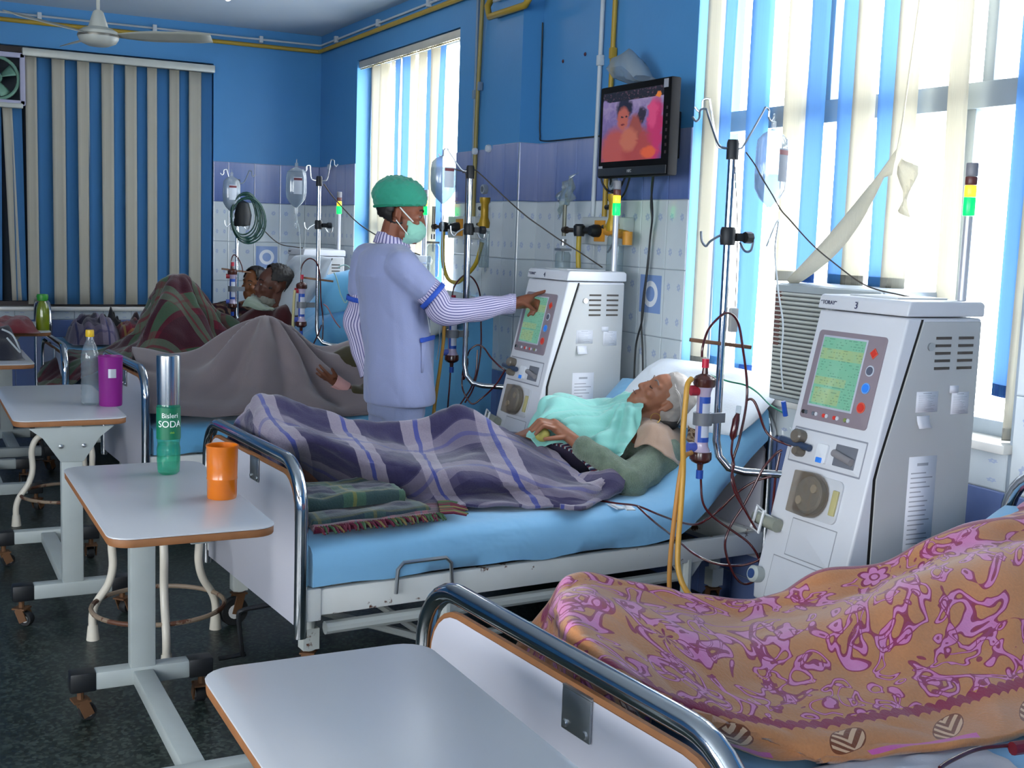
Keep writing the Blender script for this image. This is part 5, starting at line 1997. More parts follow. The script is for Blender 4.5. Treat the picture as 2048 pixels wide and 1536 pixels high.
# ------------------------------------------------------------ cloth: blankets, drapes, pillows
def plaid(name, base, dark, light, line_, per=.30, off=(0, 0), accent=None, rough=.95, wide=.40, diag=False):
    t = NT(name)
    sx = t.n('SeparateXYZ')
    if diag:
        mp = t.n('Mapping')
        mp.inputs['Rotation'].default_value = (0, 0, .78)
        t.l(t.n('UVMap').outputs[0], mp.inputs[0])
        t.l(mp.outputs[0], sx.inputs[0])
    else:
        t.l(t.n('UVMap').outputs[0], sx.inputs[0])
    fs = []
    for k in (0, 1):
        q = t.math('FRACT', t.math('ADD', t.math('DIVIDE', sx.outputs[k], per), off[k]))
        fs.append((t.math('LESS_THAN', q, wide), t.step(q, wide * .42, wide * .58), t.step(q, wide + .12, .98)))
    c = t.mix(t.math('MULTIPLY', fs[1][2], .75), lin(base), lin(dark))
    c = t.mix(t.math('MULTIPLY', fs[0][2], .45), c, lin(dark))
    c = t.mix(t.math('MULTIPLY', fs[1][0], .38), c, lin(light))
    c = t.mix(t.math('MULTIPLY', fs[0][0], .72), c, lin(light))
    c = t.mix(t.math('MULTIPLY', fs[1][1], .45), c, lin(line_))
    c = t.mix(t.math('MULTIPLY', fs[0][1], .85), c, lin(line_))
    if accent:
        a = t.math('MULTIPLY', fs[0][2], fs[1][0])
        c = t.mix(t.math('MULTIPLY', a, .8), c, lin(accent))
    c = t.mix(t.math('MULTIPLY', t.noise(170, 2), .35), c, lin(base))
    t.base(c)
    t.set(rough, spec=.1, sheen=.3)
    t.bump(t.noise(140, 3), .35, .004)
    return t.m


def plain(name, hexcol, var=.12):
    t = NT(name)
    c = lin(hexcol)
    t.base(t.mix(t.noise(5, 5, .6), tuple(x * (1 - var) for x in c), tuple(min(1, x * (1 + var)) for x in c)))
    t.set(.92, spec=.12, sheen=.3)
    t.bump(t.noise(160, 3), .25, .003)
    return t.m


def crv(p0, p1, p2, p3, t):
    return .5 * ((2 * p1) + (p2 - p0) * t + (2 * p0 - 5 * p1 + 4 * p2 - p3) * t * t + (3 * p1 - p0 - 3 * p2 + p3) * t ** 3)


def resample(ctrl, n):
    k = len(ctrl)
    out = []
    for i in range(n + 1):
        x = i / n * (k - 1)
        a = min(int(x), k - 2)
        out.append(crv(ctrl[max(a - 1, 0)], ctrl[a], ctrl[a + 1], ctrl[min(a + 2, k - 1)], x - a))
    return out


def patch(name, rows, mt, nu=60, nv=40, fold=.008, fscale=(4, 8), seed=0, solid=.006, uvmode='m', parent=None, loc=None, radial=None, zmin=None):
    """cloth through a grid of control points (rows far to near), with fine folds of its own"""
    rows = [[V(p) for p in r] for r in rows]
    R = [resample(r, nu) for r in rows]
    G = [[None] * (nu + 1) for _ in range(nv + 1)]
    for j in range(nu + 1):
        col = resample([r[j] for r in R], nv)
        for i in range(nv + 1):
            G[i][j] = col[i]
    U = [[(0, 0)] * (nu + 1) for _ in range(nv + 1)]
    mid = nv // 2
    us = [0.0]
    for j in range(nu):
        us.append(us[-1] + (G[mid][j + 1] - G[mid][j]).length)
    for j in range(nu + 1):
        acc = 0.0
        for i in range(nv + 1):
            if i:
                acc += (G[i][j] - G[i - 1][j]).length
            U[i][j] = (us[j], acc if uvmode == 'm' else i / nv)
    out = []
    for i in range(nv + 1):
        row = []
        for j in range(nu + 1):
            a = G[min(i + 1, nv)][j] - G[max(i - 1, 0)][j]
            b = G[i][min(j + 1, nu)] - G[i][max(j - 1, 0)]
            nrm = b.cross(a)
            nrm = nrm.normalized() if nrm.length > 1e-9 else V((0, 0, 1))
            if nrm.z < 0 and abs(nrm.z) > .2:
                nrm = -nrm
            u, v = U[i][j]
            if uvmode != 'm':
                v = v * 1.0
            q = V((u * fscale[0] + seed * 3.1, v * fscale[1], seed))
            f = fold * (1.3 * NZ.noise(q) + .7 * (abs(NZ.noise(q * 1.9 + V((7, 3, 1)))) - .2) * 2)
            p = G[i][j] + nrm * f
            if zmin is not None and p.z < zmin:
                p.z = zmin
            row.append(p)
        out.append(row)
    m = MB()
    m.grid(out, uv=U)
    o = m.obj(name, mt, parent, angle=80, solid=solid, loc=loc)
    if solid:
        o.modifiers['solid'].offset = 0
    return o


def pillow(name, label, cat, loc, size, rot, mt, seed=0, bulge=1.0):
    m = MB()
    n = 22
    for s in (1, -1):
        G = []
        for i in range(n + 1):
            row = []
            for j in range(n + 1):
                x, y = -1 + 2 * i / n, -1 + 2 * j / n
                t = max(0, (1 - abs(x) ** 2.6) * (1 - abs(y) ** 2.6)) ** .5
                pinch = 1 - .07 * (abs(x * y)) ** 2 - .05 * (1 - abs(x)) * (abs(y) > .5) * 0
                q = V((x * 2 + seed, y * 2, s))
                row.append((x * size[0] / 2 * (1 - .06 * y * y * abs(x)), y * size[1] / 2 * (1 - .06 * x * x * abs(y)), s * t * size[2] / 2 * (1 + .18 * NZ.noise(q) + .08 * NZ.noise(q * 2.5)) * bulge))
            G.append(row)
        m.grid(G)
    o = m.obj(name, mt, None, angle=80)
    me = o.data
    bm = bmesh.new()
    bm.from_mesh(me)
    bmesh.ops.remove_doubles(bm, verts=bm.verts, dist=.0015)
    bmesh.ops.recalc_face_normals(bm, faces=bm.faces)
    bm.to_mesh(me)
    bm.free()
    o.location = loc
    o.rotation_euler = rot
    return tag(o, label, cat)


# ---------------- purple plaid blanket over the woman's legs
PL = plaid('purple_plaid_wool', '#4c4662', '#282547', '#a096a2', '#22398c', .30, (.15, .3), wide=.38)
ZB = .548
rows = [
    [(1.10, 4.36, ZB), (1.09, 4.40, ZB), (1.22, 4.44, ZB), (1.42, 4.46, ZB), (1.62, 4.47, ZB), (1.85, 4.49, ZB), (2.02, 4.49, ZB), (2.18, 4.47, ZB), (2.30, 4.42, .56), (2.36, 4.34, .60)],
    [(1.10, 4.28, ZB), (1.07, 4.33, .72), (1.20, 4.36, .76), (1.42, 4.36, .66), (1.62, 4.36, .62), (1.88, 4.37, .68), (2.03, 4.38, .70), (2.18, 4.36, .66), (2.30, 4.30, .66), (2.36, 4.24, .68)],
    [(1.10, 4.18, ZB), (1.120, 4.250, 0.841), (1.218, 4.250, 0.876), (1.379, 4.220, 0.817), (1.549, 4.200, 0.772), (1.792, 4.200, 0.785), (1.929, 4.180, 0.826), (2.057, 4.150, 0.769), (2.165, 4.100, 0.711), (2.218, 4.060, 0.695)],
    [(1.10, 4.06, ZB), (1.108, 4.080, 0.801), (1.226, 4.100, 0.801), (1.378, 4.100, 0.773), (1.563, 4.120, 0.724), (1.777, 4.120, 0.679), (1.919, 4.080, 0.698), (2.027, 4.000, 0.726), (2.164, 3.930, 0.670), (2.246, 3.900, 0.646)],
    [(1.12, 3.98, ZB), (1.160, 3.980, 0.727), (1.270, 3.980, 0.757), (1.403, 3.920, 0.713), (1.545, 3.860, 0.688), (1.688, 3.810, 0.667), (1.838, 3.780, 0.646), (1.991, 3.760, 0.633), (2.168, 3.790, 0.611), (2.294, 3.790, 0.593)],
    [(1.14, 3.96, ZB), (1.348, 4.421, 0.560), (1.363, 4.130, 0.560), (1.457, 3.963, 0.570), (1.593, 3.852, 0.575), (1.730, 3.790, 0.575), (1.889, 3.773, 0.575), (2.028, 3.730, 0.580), (2.145, 3.644, 0.590), (2.360, 3.775, 0.615)],
    [(1.16, 3.94, ZB), (1.361, 4.272, 0.550), (1.347, 3.966, 0.550), (1.453, 3.864, 0.550), (1.600, 3.775, 0.550), (1.730, 3.715, 0.550), (1.887, 3.679, 0.550), (2.030, 3.648, 0.550), (2.172, 3.609, 0.550), (2.525, 3.932, 0.550)],
]
o = patch('plaid_blanket', rows, PL, 110, 80, .012, (5, 9), 1, .012)
tag(o, 'purple and grey plaid blanket with blue lines covering the legs of the woman', 'blanket')
# rolled corner and fringe of the same blanket
rows = [[(2.273, 3.830, 0.610), (2.331, 3.800, 0.621), (2.385, 3.770, 0.634), (2.413, 3.750, 0.617)], [(2.193, 3.800, 0.573), (2.279, 3.765, 0.593), (2.358, 3.735, 0.608), (2.408, 3.730, 0.598)], [(2.145, 3.750, 0.540), (2.254, 3.720, 0.557), (2.332, 3.700, 0.571), (2.384, 3.710, 0.569)], [(2.062, 3.603, 0.552), (2.127, 3.557, 0.552), (2.267, 3.653, 0.552), (2.391, 3.745, 0.552)]]
f = patch('blanket_roll', rows, PL, 30, 24, .004, (6, 6), 3, .014, parent=o)
FR = [mat('fringe_dark_red', '#5a1a2c', .9), mat('fringe_pale', '#a9b9bc', .9), mat('fringe_navy', '#23284a', .9)]
edge = cr([(2.212, 4.050, 0.701), (2.245, 4.000, 0.692), (2.273, 3.950, 0.684), (2.300, 3.900, 0.662), (2.322, 3.840, 0.624), (2.327, 3.790, 0.585)], 9)
fr = [MB(), MB(), MB()]
for i, p in enumerate(edge):
    q = p + V((.035 + .012 * rnd.random(), -.006, .004 - .02 * rnd.random()))
    fr[i % 3].tube([p + V((-.01, 0, .012)), (p + q) / 2 + V((0, 0, .018)), q + V((0, 0, .006))], .005, 5)
for i in range(3):
    s = fr[i].obj('fringe', FR[i], o)
    s['kind'] = 'stuff'
# ---------------- folded plaid blankets at the foot end
GP = plaid('green_navy_plaid', '#1e2640', '#141a30', '#35504a', '#5a5c38', .2, (.1, .2))


def folded(name, label, base, corners, h, mt, seed, cat='blanket', layers=2):
    """flat folded blanket: rounded slab with soft edges over four ground corners"""
    c = [V(p) for p in corners]
    m = MB()
    n = 26
    G, U = [], []
    W1 = (c[1] - c[0]).length
    W2_ = (c[3] - c[0]).length
    for i in range(-3, n + 4):
        row, ur = [], []
        for j in range(-3, n + 4):
            s, t = min(max(i / n, 0), 1), min(max(j / n, 0), 1)
            p = c[0].lerp(c[1], s).lerp(c[3].lerp(c[2], s), t)
            ei = max(-i, i - n, 0)
            ej = max(-j, j - n, 0)
            e = max(ei, ej)
            z = {0: h, 1: h * .82, 2: h * .45, 3: .002}[e]
            out = {0: 0, 1: .006, 2: .009, 3: .004}
            d = (c[1] - c[0]).normalized() * ((out[ei]) * (1 if i > n else -1 if i < 0 else 0)) + (c[3] - c[0]).normalized() * (out[ej] * (1 if j > n else -1 if j < 0 else 0))
            q = V((s * 3 + seed, t * 3, seed))
            wv = (.012 * NZ.noise(q) + .006 * NZ.noise(q * 2.6)) * (1 if e < 3 else 0)
            row.append(p + d + V((0, 0, max(.002, z + wv * min(1, h / .03)))))
            ur.append((i / n * W1, j / n * W2_))
        G.append(row)
        U.append(ur)
    m.grid(G, uv=U)
    return tag(m.obj(name, mt, None, angle=75), label, cat)


zf = .545
folded('folded_blanket', 'folded dark green and navy plaid blanket, lower of the two at the foot end', None, [(1.16, 3.60, zf), (1.58, 3.66, zf), (1.56, 3.93, zf), (1.14, 3.90, zf)], .035, GP, 2)
folded('folded_blanket', 'folded green checked blanket on top of the navy one at the foot end', None, [(1.17, 3.69, zf + .036), (1.52, 3.74, zf + .036), (1.50, 3.95, zf + .036), (1.14, 3.93, zf + .036)], .045, plaid('green_check', '#1c2742', '#161d38', '#486a50', '#78783e', .21, (.4, .15)), 5)
RP = plaid('red_fringe_plaid', '#4a1a30', '#2a1526', '#7a2a44', '#2a3a5a', .12, (0, .2))
sh = folded('fringed_shawl', 'dark red fringed plaid shawl lying under the folded blankets', None, [(1.15, 3.545, zf), (1.60, 3.60, zf), (1.66, 3.76, zf), (1.17, 3.70, zf)], .018, RP, 9, 'shawl')
cols = [mat('fringe_crimson', '#5e1630', .9), mat('fringe_green', '#3a5a3c', .9), mat('fringe_gold', '#7a6840', .9)]
fr = [MB(), MB(), MB()]
for i in range(70):
    t = i / 69
    if t < .72:
        p = V((1.15, 3.545, zf + .02)).lerp(V((1.60, 3.60, zf + .02)), t / .72)
        d = V((-.01 + .03 * rnd.random(), -.042 - .012 * rnd.random(), -.010))
    else:
        p = V((1.60, 3.60, zf + .02)).lerp(V((1.66, 3.76, zf + .02)), (t - .72) / .28)
        d = V((.075 + .03 * rnd.random(), -.02 + .03 * rnd.random(), -.012))
    k = 0 if rnd.random() < .5 else (1 if rnd.random() < .6 else 2)
    fr[k].tube([p, p + d * .5 + V((0, 0, .006)), p + d], [.005, .005, .003], 5)
for i in range(3):
    s = fr[i].obj('fringe', cols[i], sh)
    s['kind'] = 'stuff'

# ---------------- grey blanket tented over raised knees
GREYB = plain('taupe_grey_wool', '#7d7274', .1)
rows = [
    [(1.10, 6.66, .56), (1.27, 6.67, .56), (1.45, 6.68, .56), (1.62, 6.70, .56), (1.82, 6.72, .56), (2.00, 6.74, .56), (2.16, 6.74, .57), (2.32, 6.74, .60), (2.46, 6.74, .66)],
    [(1.10, 6.50, .68), (1.27, 6.50, .68), (1.45, 6.50, .72), (1.60, 6.50, .80), (1.77, 6.50, .90), (1.93, 6.52, .82), (2.10, 6.55, .76), (2.28, 6.56, .78), (2.44, 6.56, .84)],
    [(1.066, 6.320, 0.862), (1.232, 6.320, 0.823), (1.412, 6.320, 0.836), (1.569, 6.320, 0.936), (1.738, 6.320, 1.028), (1.867, 6.320, 0.961), (2.009, 6.320, 0.842), (2.152, 6.320, 0.860), (2.305, 6.320, 0.909)],
    [(1.054, 6.160, 0.807), (1.220, 6.160, 0.771), (1.392, 6.140, 0.770), (1.551, 6.120, 0.845), (1.718, 6.120, 0.931), (1.847, 6.120, 0.856), (1.986, 6.140, 0.777), (2.133, 6.160, 0.762), (2.286, 6.180, 0.784)],
    [(1.041, 5.980, 0.722), (1.207, 5.970, 0.677), (1.379, 5.970, 0.662), (1.552, 5.960, 0.678), (1.719, 5.950, 0.696), (1.855, 5.960, 0.665), (1.982, 5.970, 0.633), (2.123, 5.980, 0.622), (2.261, 5.990, 0.644)],
    [(1.039, 5.860, 0.638), (1.201, 5.850, 0.619), (1.366, 5.850, 0.606), (1.542, 5.840, 0.604), (1.715, 5.840, 0.598), (1.887, 5.840, 0.587), (2.049, 5.860, 0.573), (2.176, 5.870, 0.567), (2.278, 5.880, 0.570)],
    [(1.042, 5.830, 0.594), (1.201, 5.825, 0.577), (1.369, 5.820, 0.566), (1.542, 5.820, 0.564), (1.720, 5.820, 0.555), (1.902, 5.820, 0.543), (2.070, 5.840, 0.539), (2.193, 5.860, 0.541), (2.289, 5.870, 0.542)],
]


def add_folds(o, cen, n, amp, rad):
    """folds fanning down from a raised point"""
    me = o.data
    for v in me.vertices:
        d = v.co - V(cen)
        a = atan2(d.y, d.x)
        rr = sqrt(d.x * d.x + d.y * d.y)
        k = min(1, rr / .12) * exp(-((rr - rad) / (rad * 1.1)) ** 2)
        v.co += V((cos(a), sin(a), .35)) * (amp * k * sin(a * n + 2.2 * sin(a * 1.7) + 1.0))


o = patch('grey_blanket', rows, GREYB, 100, 80, .012, (3.2, 4), 4, .008)
add_folds(o, (1.76, 6.34, 1.0), 13, .030, .30)
tag(o, 'plain taupe grey blanket tented over raised knees behind the plaid legs', 'blanket')

# ---------------- dark red and green plaid over the bearded man's knees
DP = plaid('maroon_green_plaid', '#5c1c2a', '#2c1c26', '#54705c', '#6a3038', .26, (.1, .55), accent='#2f6046', wide=.30, diag=True)
rows = [
    [(.82, 7.95, .50), (1.0, 8.0, .56), (1.18, 8.02, .56), (1.34, 8.02, .57), (1.44, 8.02, .58), (1.58, 8.02, .60), (1.72, 8.02, .60), (1.88, 8.02, .62), (2.08, 8.02, .70), (2.28, 8.02, .80)],
    [(.80, 7.75, .60), (.98, 7.80, .66), (1.16, 7.8, .68), (1.33, 7.8, .76), (1.43, 7.8, .94), (1.56, 7.8, 1.02), (1.70, 7.8, .95), (1.86, 7.8, .84), (2.06, 7.8, .88), (2.28, 7.8, .96)],
    [(0.752, 7.550, 0.627), (0.899, 7.580, 0.703), (1.150, 7.580, 0.739), (1.330, 7.560, 0.856), (1.430, 7.550, 1.102), (1.535, 7.550, 1.186), (1.642, 7.550, 1.120), (1.782, 7.560, 0.939), (1.998, 7.560, 0.862), (2.234, 7.560, 0.868)],
    [(0.722, 7.420, 0.587), (0.871, 7.420, 0.672), (1.114, 7.420, 0.728), (1.258, 7.420, 0.793), (1.348, 7.400, 0.945), (1.492, 7.380, 1.037), (1.661, 7.400, 0.945), (1.799, 7.420, 0.825), (2.000, 7.420, 0.786), (2.236, 7.420, 0.768)],
    [(0.702, 7.280, 0.538), (0.854, 7.280, 0.621), (1.081, 7.280, 0.714), (1.223, 7.280, 0.753), (1.318, 7.270, 0.777), (1.468, 7.260, 0.776), (1.663, 7.270, 0.758), (1.802, 7.280, 0.724), (2.004, 7.280, 0.700), (2.243, 7.280, 0.677)],
    [(0.697, 7.180, 0.480), (0.847, 7.180, 0.562), (1.060, 7.180, 0.658), (1.200, 7.180, 0.693), (1.302, 7.180, 0.691), (1.449, 7.170, 0.684), (1.649, 7.170, 0.668), (1.802, 7.180, 0.643), (2.014, 7.200, 0.621), (2.252, 7.200, 0.601)],
]
o = patch('plaid_blanket', rows, DP, 90, 70, .016, (5, 6), 7, .01)
add_folds(o, (1.54, 7.55, 1.1), 9, .02, .28)
tag(o, 'dark red and green plaid blanket over the raised knees of the bearded man', 'blanket')

# ---------------- bedding heap on the far bed
cloth_lump('plaid_bedding', 'crumpled grey purple plaid bedding at the left end of the far bed', 'bedding', (1.22, 8.88, .65), .34, .62, .26, plaid('dim_purple_plaid', '#3a3448', '#262236', '#8a7f92', '#2a3060', .2), 12.0, amp=.4)
cloth_lump('red_bedding', 'dark red and black wrapped bedding in the middle of the far bed', 'bedding', (1.50, 8.90, .65), .26, .58, .24, plaid('red_black_plaid', '#3a1620', '#16131c', '#8a2030', '#a98a4a', .22), 22.0, amp=.4)


def print_cloth(name, cols, scale=16):
    t = NT(name)
    v = t.n('TexVoronoi')
    v.inputs['Scale'].default_value = scale
    nz = t.n('TexNoise')
    nz.inputs['Scale'].default_value = scale * .5
    t.l(t.coord(), nz.inputs['Vector'])
    mx = t.n('Mix')
    mx.data_type = 'VECTOR'
    mx.inputs[0].default_value = .25
    t.l(t.coord(), mx.inputs[4])
    t.l(nz.outputs['Color'], mx.inputs[5])
    t.l(mx.outputs[1], v.inputs['Vector'])
    t.base(t.ramp(t.n('SeparateColor').outputs[0] if False else v.outputs['Distance'], [(i / (len(cols) - 1) * .75, lin(c)) for i, c in enumerate(cols)]))
    t.set(.9, spec=.1)
    return t.m


cloth_lump('printed_bedding', 'beige and dark printed bedding spread at the right of the far bed heap', 'bedding', (1.80, 8.86, .65), .42, .60, .17, print_cloth('beige_print', ['#8a7a5a', '#5a5240', '#7a2a30', '#232838', '#9a8a66'], 12), 32.0, amp=.4)
cloth_lump('black_bundle', 'black bundle tucked between the bedding of the far bed', 'bundle', (1.36, 9.12, .65), .22, .30, .26, FAB('black_bundle', '#15161c'), 42.0)

# ---------------- orange and pink floral blanket on the nearest bed
def floral():
    t = NT('orange_floral_fleece')
    uv = t.n('UVMap').outputs[0]
    sx = t.n('SeparateXYZ')
    t.l(uv, sx.inputs[0])
    u, v = sx.outputs[0], sx.outputs[1]
    ORG, PNK, CRM, LTP = lin('#c48558'), lin('#cc66a4'), lin('#8c224e'), lin('#de98c6')
    fl = t.noise(160, 3)
    base = t.mix(fl, tuple(x * .86 for x in ORG), tuple(min(1, x * 1.1) for x in ORG))
    vv = t.n('VectorMath')
    vv.operation = 'MULTIPLY'
    t.l(uv, vv.inputs[0])
    vv.inputs[1].default_value = (1, .9, 1)
    P = vv.outputs[0]
    n1 = t.noise(6.5, .6, .4, P, 2.4)
    n2 = t.noise(10, .4, .4, P, 1.6)
    fill = t.math('MAXIMUM', t.step(n1, .55, .655), t.step(n2, .345, .43))
    d1 = t.math('ABSOLUTE', t.math('SUBTRACT', n1, .55))
    d1b = t.math('ABSOLUTE', t.math('SUBTRACT', n1, .655))
    d2 = t.math('ABSOLUTE', t.math('SUBTRACT', n2, .345))
    d2b = t.math('ABSOLUTE', t.math('SUBTRACT', n2, .43))
    outl = t.math('MAXIMUM', t.math('MAXIMUM', t.math('LESS_THAN', d1, .017), t.math('LESS_THAN', d1b, .017)), t.math('MAXIMUM', t.math('LESS_THAN', d2, .015), t.math('LESS_THAN', d2b, .015)))
    # five-petalled flowers on scattered centres
    vo = t.n('TexVoronoi')
    vo.inputs['Scale'].default_value = 5.2
    vo.inputs['Randomness'].default_value = .75
    t.l(P, vo.inputs['Vector'])
    df = t.n('VectorMath')
    df.operation = 'SUBTRACT'
    t.l(P, df.inputs[0])
    t.l(vo.outputs['Position'], df.inputs[1])
    s2 = t.n('SeparateXYZ')
    t.l(df.outputs[0], s2.inputs[0])
    ln = t.n('VectorMath')
    ln.operation = 'LENGTH'
    t.l(df.outputs[0], ln.inputs[0])
    r_ = ln.outputs['Value']
    ang = t.math('ARCTAN2', s2.outputs[1], s2.outputs[0])
    pet = t.math('MULTIPLY_ADD', t.math('ABSOLUTE', t.math('SINE', t.math('MULTIPLY', ang, 3))), .016, .030)
    dd = t.math('SUBTRACT', r_, pet)
    clearr = t.math('LESS_THAN', dd, .014)
    ffill = t.math('LESS_THAN', dd, 0)
    fout = t.math('LESS_THAN', t.math('ABSOLUTE', dd), .0045)
    core = t.math('LESS_THAN', t.math('ABSOLUTE', t.math('SUBTRACT', r_, .014)), .003)
    pink = t.mix(t.noise(20, 3), PNK, LTP)
    zone = t.step(v, .17, .775)
    fill = t.math('MULTIPLY', fill, zone)
    outl = t.math('MULTIPLY', outl, zone)
    c = t.mix(t.math('MULTIPLY', fill, .92), base, pink)
    c = t.mix(t.math('MULTIPLY', outl, .85), c, CRM)
    cz = t.math('MULTIPLY', clearr, zone)
    c = t.mix(cz, c, base)
    c = t.mix(t.math('MULTIPLY', ffill, zone), c, pink)
    c = t.mix(t.math('MULTIPLY', t.math('MAXIMUM', fout, core), zone), c, CRM)
    # far zone: blurred pink and crimson spots
    farz = t.math('LESS_THAN', v, .155)
    sp = t.noise(9, 1, .5, P, .8)
    c = t.mix(t.math('MULTIPLY', farz, t.ramp(sp, [(.50, 0), (.58, 1)])), c, lin('#cf86ac'))
    c = t.mix(t.math('MULTIPLY', farz, t.ramp(t.noise(11, 1, .5, uv, .4), [(.62, 0), (.66, 1)])), c, CRM)
    # crimson scalloped borders
    sc = t.math('MULTIPLY', t.math('ABSOLUTE', t.math('SINE', t.math('MULTIPLY', u, 95))), .014)
    b1 = t.step(t.math('ADD', v, sc), .785, .825)
    b0 = t.step(v, .150, .172)
    c = t.mix(t.math('MULTIPLY', t.math('MAXIMUM', b1, b0), .9), c, CRM)
    # plain hem with tufts of leaves and a pink bar
    lu = t.math('SUBTRACT', t.math('FRACT', t.math('DIVIDE', u, .31)), .5)
    lv = t.math('SUBTRACT', v, .90)
    lr = t.math('ADD', t.math('POWER', t.math('DIVIDE', t.math('ADD', lu, t.math('MULTIPLY', lv, 2.0)), .17), 2), t.math('POWER', t.math('DIVIDE', lv, .058), 2))
    leaf = t.math('LESS_THAN', lr, 1)
    rib = t.math('GREATER_THAN', t.math('SINE', t.math('ADD', t.math('MULTIPLY', t.math('ABSOLUTE', lu), 60), t.math('MULTIPLY', lv, 170))), .1)
    c = t.mix(leaf, c, lin('#7d4226'))
    c = t.mix(t.math('MULTIPLY', t.math('MULTIPLY', leaf, rib), t.math('LESS_THAN', lr, .85)), c, lin('#d9b08c'))
    bar = t.math('MULTIPLY', t.step(v, .955, .985), t.step(t.math('FRACT', t.math('DIVIDE', u, .62)), .30, .86))
    c = t.mix(bar, c, lin('#d05fa6'))
    t.base(c)
    t.set(.95, spec=.08, sheen=.35)
    t.bump(fl, .4, .004)
    return t.m


rows = [
    [(1.18, 2.20, .545), (1.16, 2.24, .545), (1.26, 2.26, .545), (1.42, 2.27, .545), (1.60, 2.29, .545), (1.80, 2.30, .55), (1.98, 2.31, .56), (2.14, 2.32, .57), (2.32, 2.33, .60), (2.55, 2.34, .66), (2.76, 2.35, .72), (2.92, 2.36, .78)],
    [(1.155, 2.13, .56), (1.201, 2.100, 0.745), (1.259, 2.120, 0.779), (1.372, 2.140, 0.751), (1.512, 2.150, 0.715), (1.685, 2.160, 0.677), (1.854, 2.170, 0.672), (1.993, 2.170, 0.710), (2.167, 2.170, 0.717), (2.401, 2.170, 0.780), (2.697, 2.170, 0.791), (2.978, 2.170, 0.800)],
    [(1.15, 2.06, .56), (1.168, 2.040, 0.756), (1.228, 2.050, 0.783), (1.339, 2.060, 0.747), (1.475, 2.070, 0.704), (1.646, 2.080, 0.663), (1.796, 2.080, 0.657), (1.941, 2.080, 0.668), (2.100, 2.080, 0.681), (2.327, 2.080, 0.741), (2.601, 2.080, 0.768), (2.881, 2.080, 0.778)],
    [(1.15, 1.98, .56), (1.129, 1.960, 0.774), (1.186, 1.950, 0.801), (1.269, 1.920, 0.767), (1.377, 1.900, 0.726), (1.521, 1.890, 0.687), (1.664, 1.900, 0.681), (1.810, 1.910, 0.694), (1.963, 1.920, 0.725), (2.176, 1.920, 0.761), (2.423, 1.920, 0.785), (2.683, 1.920, 0.800)],
    [(1.16, 1.88, .56), (1.079, 1.840, 0.781), (1.149, 1.830, 0.764), (1.238, 1.810, 0.723), (1.341, 1.790, 0.678), (1.471, 1.780, 0.638), (1.603, 1.790, 0.625), (1.745, 1.800, 0.623), (1.894, 1.810, 0.632), (2.100, 1.810, 0.658), (2.331, 1.810, 0.681), (2.577, 1.810, 0.701)],
    [(1.17, 1.79, .56), (1.075, 1.750, 0.767), (1.149, 1.730, 0.740), (1.234, 1.720, 0.699), (1.333, 1.710, 0.658), (1.453, 1.700, 0.621), (1.586, 1.710, 0.601), (1.725, 1.720, 0.592), (1.882, 1.730, 0.593), (2.088, 1.740, 0.599), (2.291, 1.740, 0.620), (2.516, 1.740, 0.644)],
    [(1.18, 1.73, .555), (1.092, 1.675, 0.736), (1.173, 1.670, 0.703), (1.254, 1.660, 0.662), (1.349, 1.650, 0.623), (1.459, 1.640, 0.591), (1.581, 1.640, 0.579), (1.720, 1.650, 0.564), (1.866, 1.660, 0.555), (2.038, 1.660, 0.561), (2.221, 1.660, 0.572), (2.448, 1.660, 0.591)],
    [(1.19, 1.70, .552), (1.332, 1.928, 0.552), (1.366, 1.847, 0.552), (1.389, 1.756, 0.552), (1.430, 1.672, 0.552), (1.496, 1.610, 0.552), (1.599, 1.590, 0.552), (1.713, 1.578, 0.552), (1.814, 1.560, 0.552), (1.956, 1.552, 0.552), (2.128, 1.561, 0.552), (2.395, 1.582, 0.552)],
]
o = patch('floral_blanket', rows, floral(), 130, 90, .010, (4, 5), 9, .014, uvmode='f')
tag(o, 'orange fleece blanket with pink and crimson flowers covering the nearest bed', 'blanket')
cloth_lump('white_padding', 'grey white pad peeking out beneath the orange blanket hem', 'pad', (1.60, 1.55, .53), .55, .16, .025, plain('grey_pad', '#b9b6bc'), 51.0)
line('blood_line', 'dark tube lying on the nearest blue sheet below the orange blanket', 'tube', [(1.688, 1.504, 0.552), (1.722, 1.512, 0.556), (1.795, 1.520, 0.562), (1.849, 1.509, 0.565), (1.912, 1.493, 0.565)], .0045, BLOOD)
m = MB()
m.tube([(1.862, 1.491, 0.565), (1.922, 1.484, 0.565)], .013, 10)
tag(m.obj('needle_grip', mat('dark_red_grip', '#6a1420', .4)), 'dark red tube connector at the right edge on the nearest sheet', 'connector')

